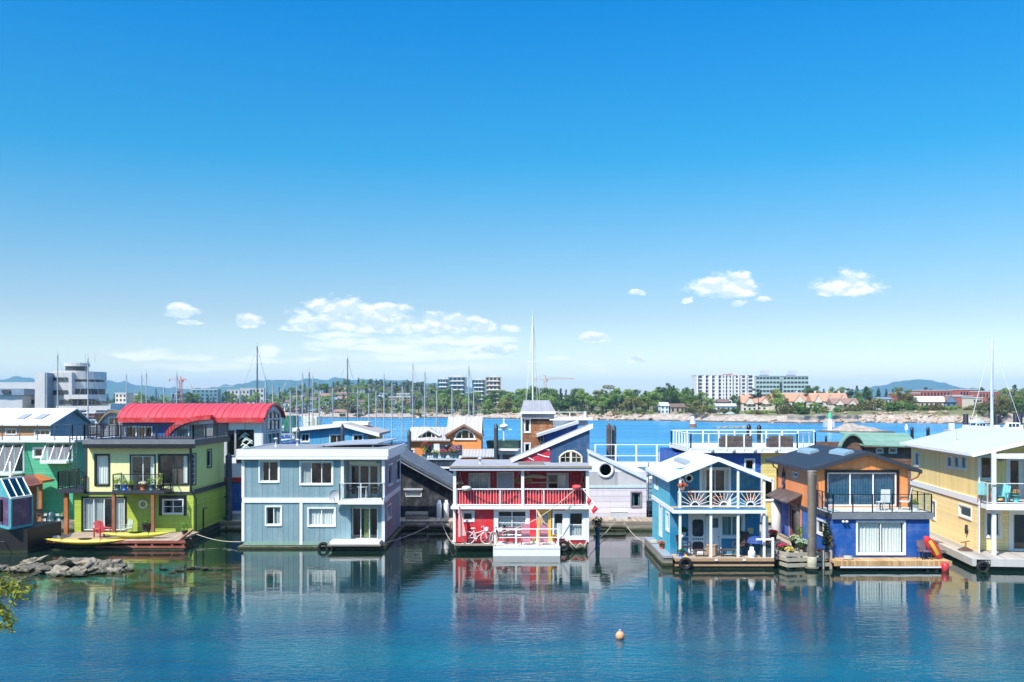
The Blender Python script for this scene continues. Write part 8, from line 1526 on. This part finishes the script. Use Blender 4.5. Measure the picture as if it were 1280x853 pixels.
# cranes
def crane(label, px, ptop, Y, jl, jr, mat, tilt=0):
    zb = gz(px, Y); zt = Z(ptop, Y); x = X(px, Y); t = T('tower_crane', label, 'crane', (x, Y, zb)); w_ = 1.1; mb = MB()
    for sx in (-1, 1):
        for sy in (-1, 1): mb.bar((x + sx * w_, Y + sy * w_, zb - 2), (x + sx * w_, Y + sy * w_, zt), .35)
    n = int((zt - zb) / 3)
    for i in range(n):
        z = zb + i * 3
        for sy in (-1, 1): mb.bar((x - w_, Y + sy * w_, z), (x + w_, Y + sy * w_, z + 3), .22)
    mb.build('mast', mat, t); mb = MB(); a, b_ = X(jl, Y), X(jr, Y); L = b_ - x
    dz = tilt * (b_ - x)
    for s in (-.7, .7): mb.bar((a, Y + s, zt), (b_, Y + s, zt + dz), .3)
    mb.bar((x, Y, zt + 2), (b_, Y, zt + dz + .6), .25); mb.bar((x, Y, zt + 3.5), (a, Y, zt + .3), .2)
    for i in range(10): u = x + (b_ - x) * i / 10; mb.bar((u, Y - .7, zt + dz * i / 10), (u + (b_ - x) / 20, Y, zt + 1.8 - .13 * i + dz * i / 10), .16)
    mb.build('jib', mat, t); mb = MB(); mb.box(a - .4, a + 2.2, Y - 1, Y + 1, zt - 1.8, zt + .6); mb.build('counterweight', PALE, t); mb = MB(); mb.box(x + 1.2, x + 2.6, Y - 1, Y + 1, zt - 2.2, zt - .1); mb.build('cab', mat, t)
    mb = MB(); mb.bar((x, Y, zt), (x, Y, zt + 3.6), .6); mb.build('peak', mat, t)
CRD = paint('crane_red', '#b4453f', .6)
crane('red tower crane with short counter jib above the barrel roof', 226, 475, 1000, 209, 233, CRD); crane('pale distant tower crane with long jib over the hills', 239, 483.5, 1400, 232, 292, PALE); crane('slim tower crane with jib over the trees right of the tall mast', 681.5, 474, 900, 668, 718, paint('crane_orange', '#b98a66', .6)); crane('grey luffing crane over the slope left of the masts', 350, 492, 1100, 348, 358, PALE, 1.6)

# ================================================================ trees
DECI = leafmat('deciduous_leaf', '#38581f', '#92ab50', .35); CONI = leafmat('conifer_leaf', '#20381f', '#4a6638', .35); OLIV = leafmat('olive_leaf', '#5a5a2c', '#8f8b4c', .35); BARK = paint('bark', '#5a4a3c', .9)
def treeproto(kind, seed):
    r = random.Random(seed); t = T(kind + '_tree', kind + ' tree', 'tree', (0, 0, 0)); tk = MB(); cr = MB(); Hh = 12.0
    if kind == 'conifer':
        tk.tube([(0, 0, -.5), (0, 0, Hh * .96)], [.28, .04], 6); zz = Hh * .12
        while zz < Hh * .97:
            k = 1 - (zz / Hh); rad = (2.6 * k ** .8 + .25) * r.uniform(.75, 1.15); nb = 6 if zz < Hh * .8 else 4
            for j in range(nb):
                if r.random() < .12: continue
                a = r.uniform(0, 6.283); L = rad * r.uniform(.7, 1.15); d = Vector((math.cos(a), math.sin(a), -.18)); tk.tube([(0, 0, zz), tuple(Vector((0, 0, zz)) + d * L)], [.06, .02], 3, caps=False)
                cr.leaves(tuple(Vector((0, 0, zz)) + d * L * .6), L * .5, L * .5, .32, int(9 + 7 * L), .55, r, .2)
            zz += .55 + .25 * k
    elif kind == 'pine':
        tk.tube([(0, 0, -.5), (.3, .1, Hh * .45), (.1, 0, Hh * .9)], [.32, .24, .06], 6)
        for j in range(13):
            z = Hh * r.uniform(.35, .98); a = r.uniform(0, 6.28); L = r.uniform(.6, 2.9) * (1.15 - .6 * abs(z / Hh - .65)); c = (L * math.cos(a), L * math.sin(a), z); tk.tube([(.2, 0, z - .8), c], [.1, .03], 4); cr.leaves(c, 1.5, 1.5, .75, 95, .6, r, .3)
    else:
        n = {'deciduous': 12, 'oak': 15}.get(kind, 9); wd = {'deciduous': 3.4, 'oak': 4.6}.get(kind, 3.0)
        tk.tube([(0, 0, -.5), (.1, 0, Hh * .3), (0, .1, Hh * .5)], [.34, .26, .14], 7)
        for j in range(n):
            z = Hh * r.uniform(.28, .88); a = r.uniform(0, 6.28); L = wd * math.sqrt(r.random()) * math.sin(math.pi * min(.93, max(.12, (z / Hh - .12) / .86))) ; c = (L * math.cos(a), L * math.sin(a), z)
            tk.tube([(0, 0, Hh * .35), c], [.12, .03], 4); s = r.uniform(1.1, 2.1); cr.leaves(c, s, s, s * .8, int(70 * s), .62, r, .55)
        cr.leaves((0, 0, Hh * .9), 1.3, 1.3, 1.2, 110, .6, r, .5)
    tk.build('trunk', BARK, t); cr.build('crown', {'conifer': CONI, 'pine': CONI, 'oak': OLIV}.get(kind, DECI), t); return t
TP = {k: [treeproto(k, s) for s in ss] for k, ss in (('conifer', (1, 2, 3)), ('deciduous', (4, 5, 6, 7)), ('oak', (8, 9)), ('pine', (10, 11)))}
TUSED = set(); TLAB = {'conifer': 'dark pointed conifer among the woods of the far shore', 'deciduous': 'round green broadleaf tree among the woods of the far shore', 'oak': 'olive-brown spreading tree among the woods of the far shore', 'pine': 'dark open-branched pine among the woods of the far shore'}
rt = random.Random(21)
def tree(kind, px, Y, h_, wk=1.0, label=None, z=None):
    pr = rt.choice(TP[kind]); s = h_ / 12.0; loc = (X(px, Y), Y, gz(px, Y) - .15 if z is None else z); sc_ = (s * wk, s * wk, s)
    if pr not in TUSED: TUSED.add(pr); pr.location = loc; pr.scale = sc_; t = pr; t.rotation_euler = (0, 0, rt.random() * 6.28)
    else: t = dup(pr, loc, rt.random() * 6.28, None, sc_)
    t['label'] = label or TLAB[kind]; t['group'] = kind + ' trees of the far shore'
    if label: del t['group']
    return t
# the wooded bank, centre
tops = [(555, 487), (580, 491), (600, 492), (630, 489), (640, 486), (660, 484), (680, 486), (700, 489), (720, 487), (740, 489), (752, 484), (770, 487), (790, 489), (815, 486), (830, 483), (845, 486), (866, 487), (885, 490)]
n = 0
for row, (s0, s1, cnt, hk) in enumerate(((12, 26, 42, .62), (34, 60, 44, .8), (75, 120, 42, 1.0))):
    for k in range(cnt):
        px = 548 + (880 - 548) * (k + rt.random()) / cnt; Y = shoreY(px) + rt.uniform(s0, s1)
        if px > 815 and row == 0: continue
        if px < 640 and row == 0 and rt.random() < .35: continue
        pt = pl(tops, px) + rt.uniform(-4.5, 2.5) + (1 - hk) * 24; h_ = max(4.5, Z(pt, Y) - gz(px, Y)); kd = rt.choices(('deciduous', 'conifer', 'oak', 'pine'), (6, 3.2 if row == 2 else 1.2, 2.2 if px < 640 else .8, .4))[0]
        tree(kd, px, Y, h_, {'conifer': 1.2, 'pine': 1.2}.get(kd, rt.uniform(1.2, 1.6)) * (1.25 if h_ < 8 else 1))
# hill, left of centre
tops = [(335, 494), (360, 490), (385, 487), (400, 485), (415, 487), (435, 480), (455, 479), (470, 481), (485, 478.5), (500, 479), (520, 481), (545, 479), (560, 483)]
for s0, s1, cnt, dk in ((10, 40, 24, 26), (70, 150, 26, 16), (190, 290, 26, 8), (330, 430, 32, -1)):
    for k in range(cnt):
        px = 338 + (562 - 338) * (k + rt.random()) / cnt; Y = shoreY(px) + rt.uniform(s0, s1); pt = pl(tops, px) + dk + rt.uniform(-1, 4); h_ = min(19, max(8, Z(pt, Y) - gz(px, Y)))
        kd = rt.choices(('deciduous', 'conifer', 'oak'), (4, 3 if dk < 10 else 1, 1))[0]; tree(kd, px, Y, h_, {'conifer': 1.45}.get(kd, 1.75) * (1.25 if h_ < 8 else 1))
for k in range(30):      # far left band between the masts
    px = 132 + 210 * (k + rt.random()) / 30; Y = rt.uniform(680, 860); pt = rt.uniform(488, 496) if px > 150 else 492; tree(rt.choice(('deciduous', 'deciduous', 'conifer')), px, Y, max(5, Z(pt, Y) - gz(px, Y)), 1.25)
# named trees, right shore
for kd, px, Y, pt, wk, lab in (('pine', 947.5, 500, 486, 1.0, 'tall bare-trunked pine before the salmon-roofed houses'), ('oak', 971, 505, 485, 1.15, None), ('deciduous', 970.5, 500, 485.5, 1.35, 'large round dark tree between the salmon-roofed houses'), ('conifer', 1083, 490, 482, 1.7, 'broad dark fir right of the half-timbered house'), ('pine', 1013, 560, 482, 1.0, 'slender dark pine between the two salmon roofs'), ('oak', 1127, 480, 483, 1.1, 'tall olive-brown tree left of the warehouse'), ('oak', 1137, 478, 486, 1.0, 'olive-brown tree touching the warehouse roof'), ('deciduous', 1071, 520, 487, 1.1, None),
                               ('deciduous', 838, 505, 482, .8, None), ('pine', 832, 520, 479, .9, 'tall ragged pine left of the apartment block'), ('conifer', 842, 540, 481, 1.2, None), ('deciduous', 858, 530, 483, .9, None), ('deciduous', 917, 520, 493, 1.2, None), ('deciduous', 935, 560, 492, 1.1, None), ('conifer', 924, 545, 494, 1.1, None), ('oak', 870, 470, 500, 1.7, None), ('oak', 880, 475, 498, 1.4, None), ('deciduous', 888, 470, 497, 1.2, None),
                               ('oak', 1262, 420, 486, 1.35, 'large olive-grey tree at the right edge behind the pontoon'), ('oak', 1236, 420, 495, 1.3, None), ('conifer', 1268, 440, 480, 1.6, 'dark pointed fir at the right edge of the shore'), ('deciduous', 1280, 430, 484, 1.4, None), ('oak', 1250, 415, 497, 1.3, None), ('deciduous', 1274, 415, 497, 1.3, None), ('oak', 1224, 425, 499, 1.2, None), ('deciduous', 1294, 415, 488, 1.4, None), ('deciduous', 1256, 460, 484, 1.1, None)): tree(kd, px, Y, max(3, Z(pt, Y) - gz(px, Y)), wk, lab)
for k in range(34):      # tree line behind the right-hand houses
    px = 1005 + 240 * (k + rt.random()) / 34; Y = rt.uniform(655, 760); pt = rt.uniform(481, 488) if px < 1120 else rt.uniform(484, 489); tree(rt.choice(('conifer', 'deciduous', 'deciduous', 'pine')), px, Y, max(5, Z(pt, Y) - gz(px, Y)), 1.2)
# bushes along the shore
bp = []
for s in range(4):
    t = MB(); r = random.Random(60 + s)
    for _ in range(5): t.leaves((r.uniform(-1.4, 1.4), r.uniform(-1, 1), r.uniform(.5, 1.3)), 1.1, 1.0, .8, 75, .5, r, .5)
    t.tube([(0, 0, -.3), (.1, 0, 1)], [.1, .04], 4); bp.append(t.build('shore_bush', [DECI, OLIV, DECI, OLIV][s], None, (0, 0, 0)))
bu = set(); rb = random.Random(5)
def bush(px, Y, s):
    pr = rb.choice(bp); o = pr
    if pr in bu: o = pr.copy(); COL.objects.link(o)
    bu.add(pr); o.location = (X(px, Y), Y, gz(px, Y) - .1); o.scale = (s * rb.uniform(1, 1.5), s, s * rb.uniform(.8, 1.1)); o.rotation_euler = (0, 0, rb.random() * 6); tag(o, 'low rounded bush along the grassy edge of the far shore', 'bush', 'bushes along the far shore')
for k in range(46): px = 815 + 460 * (k + rb.random()) / 46; bush(px, shoreY(px) + rb.uniform(15, 48), rb.uniform(.9, 1.9) * (1.6 if 970 < px < 1030 or 1085 < px < 1150 else 1))
for k in range(40): px = 545 + 270 * (k + rb.random()) / 40; bush(px, shoreY(px) + rb.uniform(9, 16), rb.uniform(.8, 1.6))
for k in range(20): px = 340 + 210 * (k + rb.random()) / 20; bush(px, shoreY(px) + rb.uniform(6, 30), rb.uniform(1, 2))
for pr in bp:
    if pr not in bu: bpy.data.objects.remove(pr)
# shore boulders
sp = []
for s in range(4): sp.append(MB().ell((0, 0, 0), 1, .8, .7, 10, 7, .7, 90 + s).build('shore_boulder', paint('tan_boulder', '#a58f78', .95, var=.3, grime=0), None, (0, 0, 0)))
for k in range(170):
    pr = sp[k % 4]; o = pr if k < 4 else pr.copy()
    if k >= 4: COL.objects.link(o)
    px = rb.choice((rb.uniform(1050, 1215), rb.uniform(640, 800), rb.uniform(470, 900), rb.uniform(900, 1280))); Y = shoreY(px) + rb.uniform(-1, 12); s = rb.uniform(.5, 1.5); o.location = (X(px, Y), Y, gz(px, Y) + .1); o.scale = (s * 1.3, s, s * .8); o.rotation_euler = (rb.uniform(-.4, .4), rb.uniform(-.4, .4), rb.random() * 6); tag(o, 'tan boulder on the rocky edge of the far shore', 'boulder', 'boulders along the far shore')
# sea wall right
m_ = MB(); 
for i in range(0, 44): p0 = 985 + i * 2; y0, y1 = shoreY(p0) + 6, shoreY(p0 + 2) + 6; m_.hexa([(X(p0, y0), y0, .4), (X(p0 + 2, y1), y1, .4), (X(p0 + 2, y1), y1 + 1, .4), (X(p0, y0), y0 + 1, .4), (X(p0, y0), y0, 3.2), (X(p0 + 2, y1), y1, 3.2), (X(p0 + 2, y1), y1 + 1, 3.2), (X(p0, y0), y0 + 1, 3.2)])
o = m_.build('sea_wall', paint('grey_stone_wall', '#8d857c', .9, 'shingle', 1.2, line=.6), None, (X(1030, 430), 430, 0)); tag(o, 'grey stone sea wall along the shore behind the islet', 'sea wall')
# ================================================================ air
m, nt = newmat('haze_air'); vp = nt.n('ShaderNodeVolumePrincipled'); vp.inputs['Color'].default_value = (.30, .61, 1.0, 1); vp.inputs['Density'].default_value = 1.1e-4; vp.inputs['Anisotropy'].default_value = 0
o_ = nt.n('ShaderNodeOutputMaterial'); nt.t.links.new(vp.outputs[0], o_.inputs['Volume'])
hz = MB().box(-9500, 9500, -150, 9800, -6, 220).build('haze', m, None, (0, 0, 0)); hz['kind'] = 'stuff'
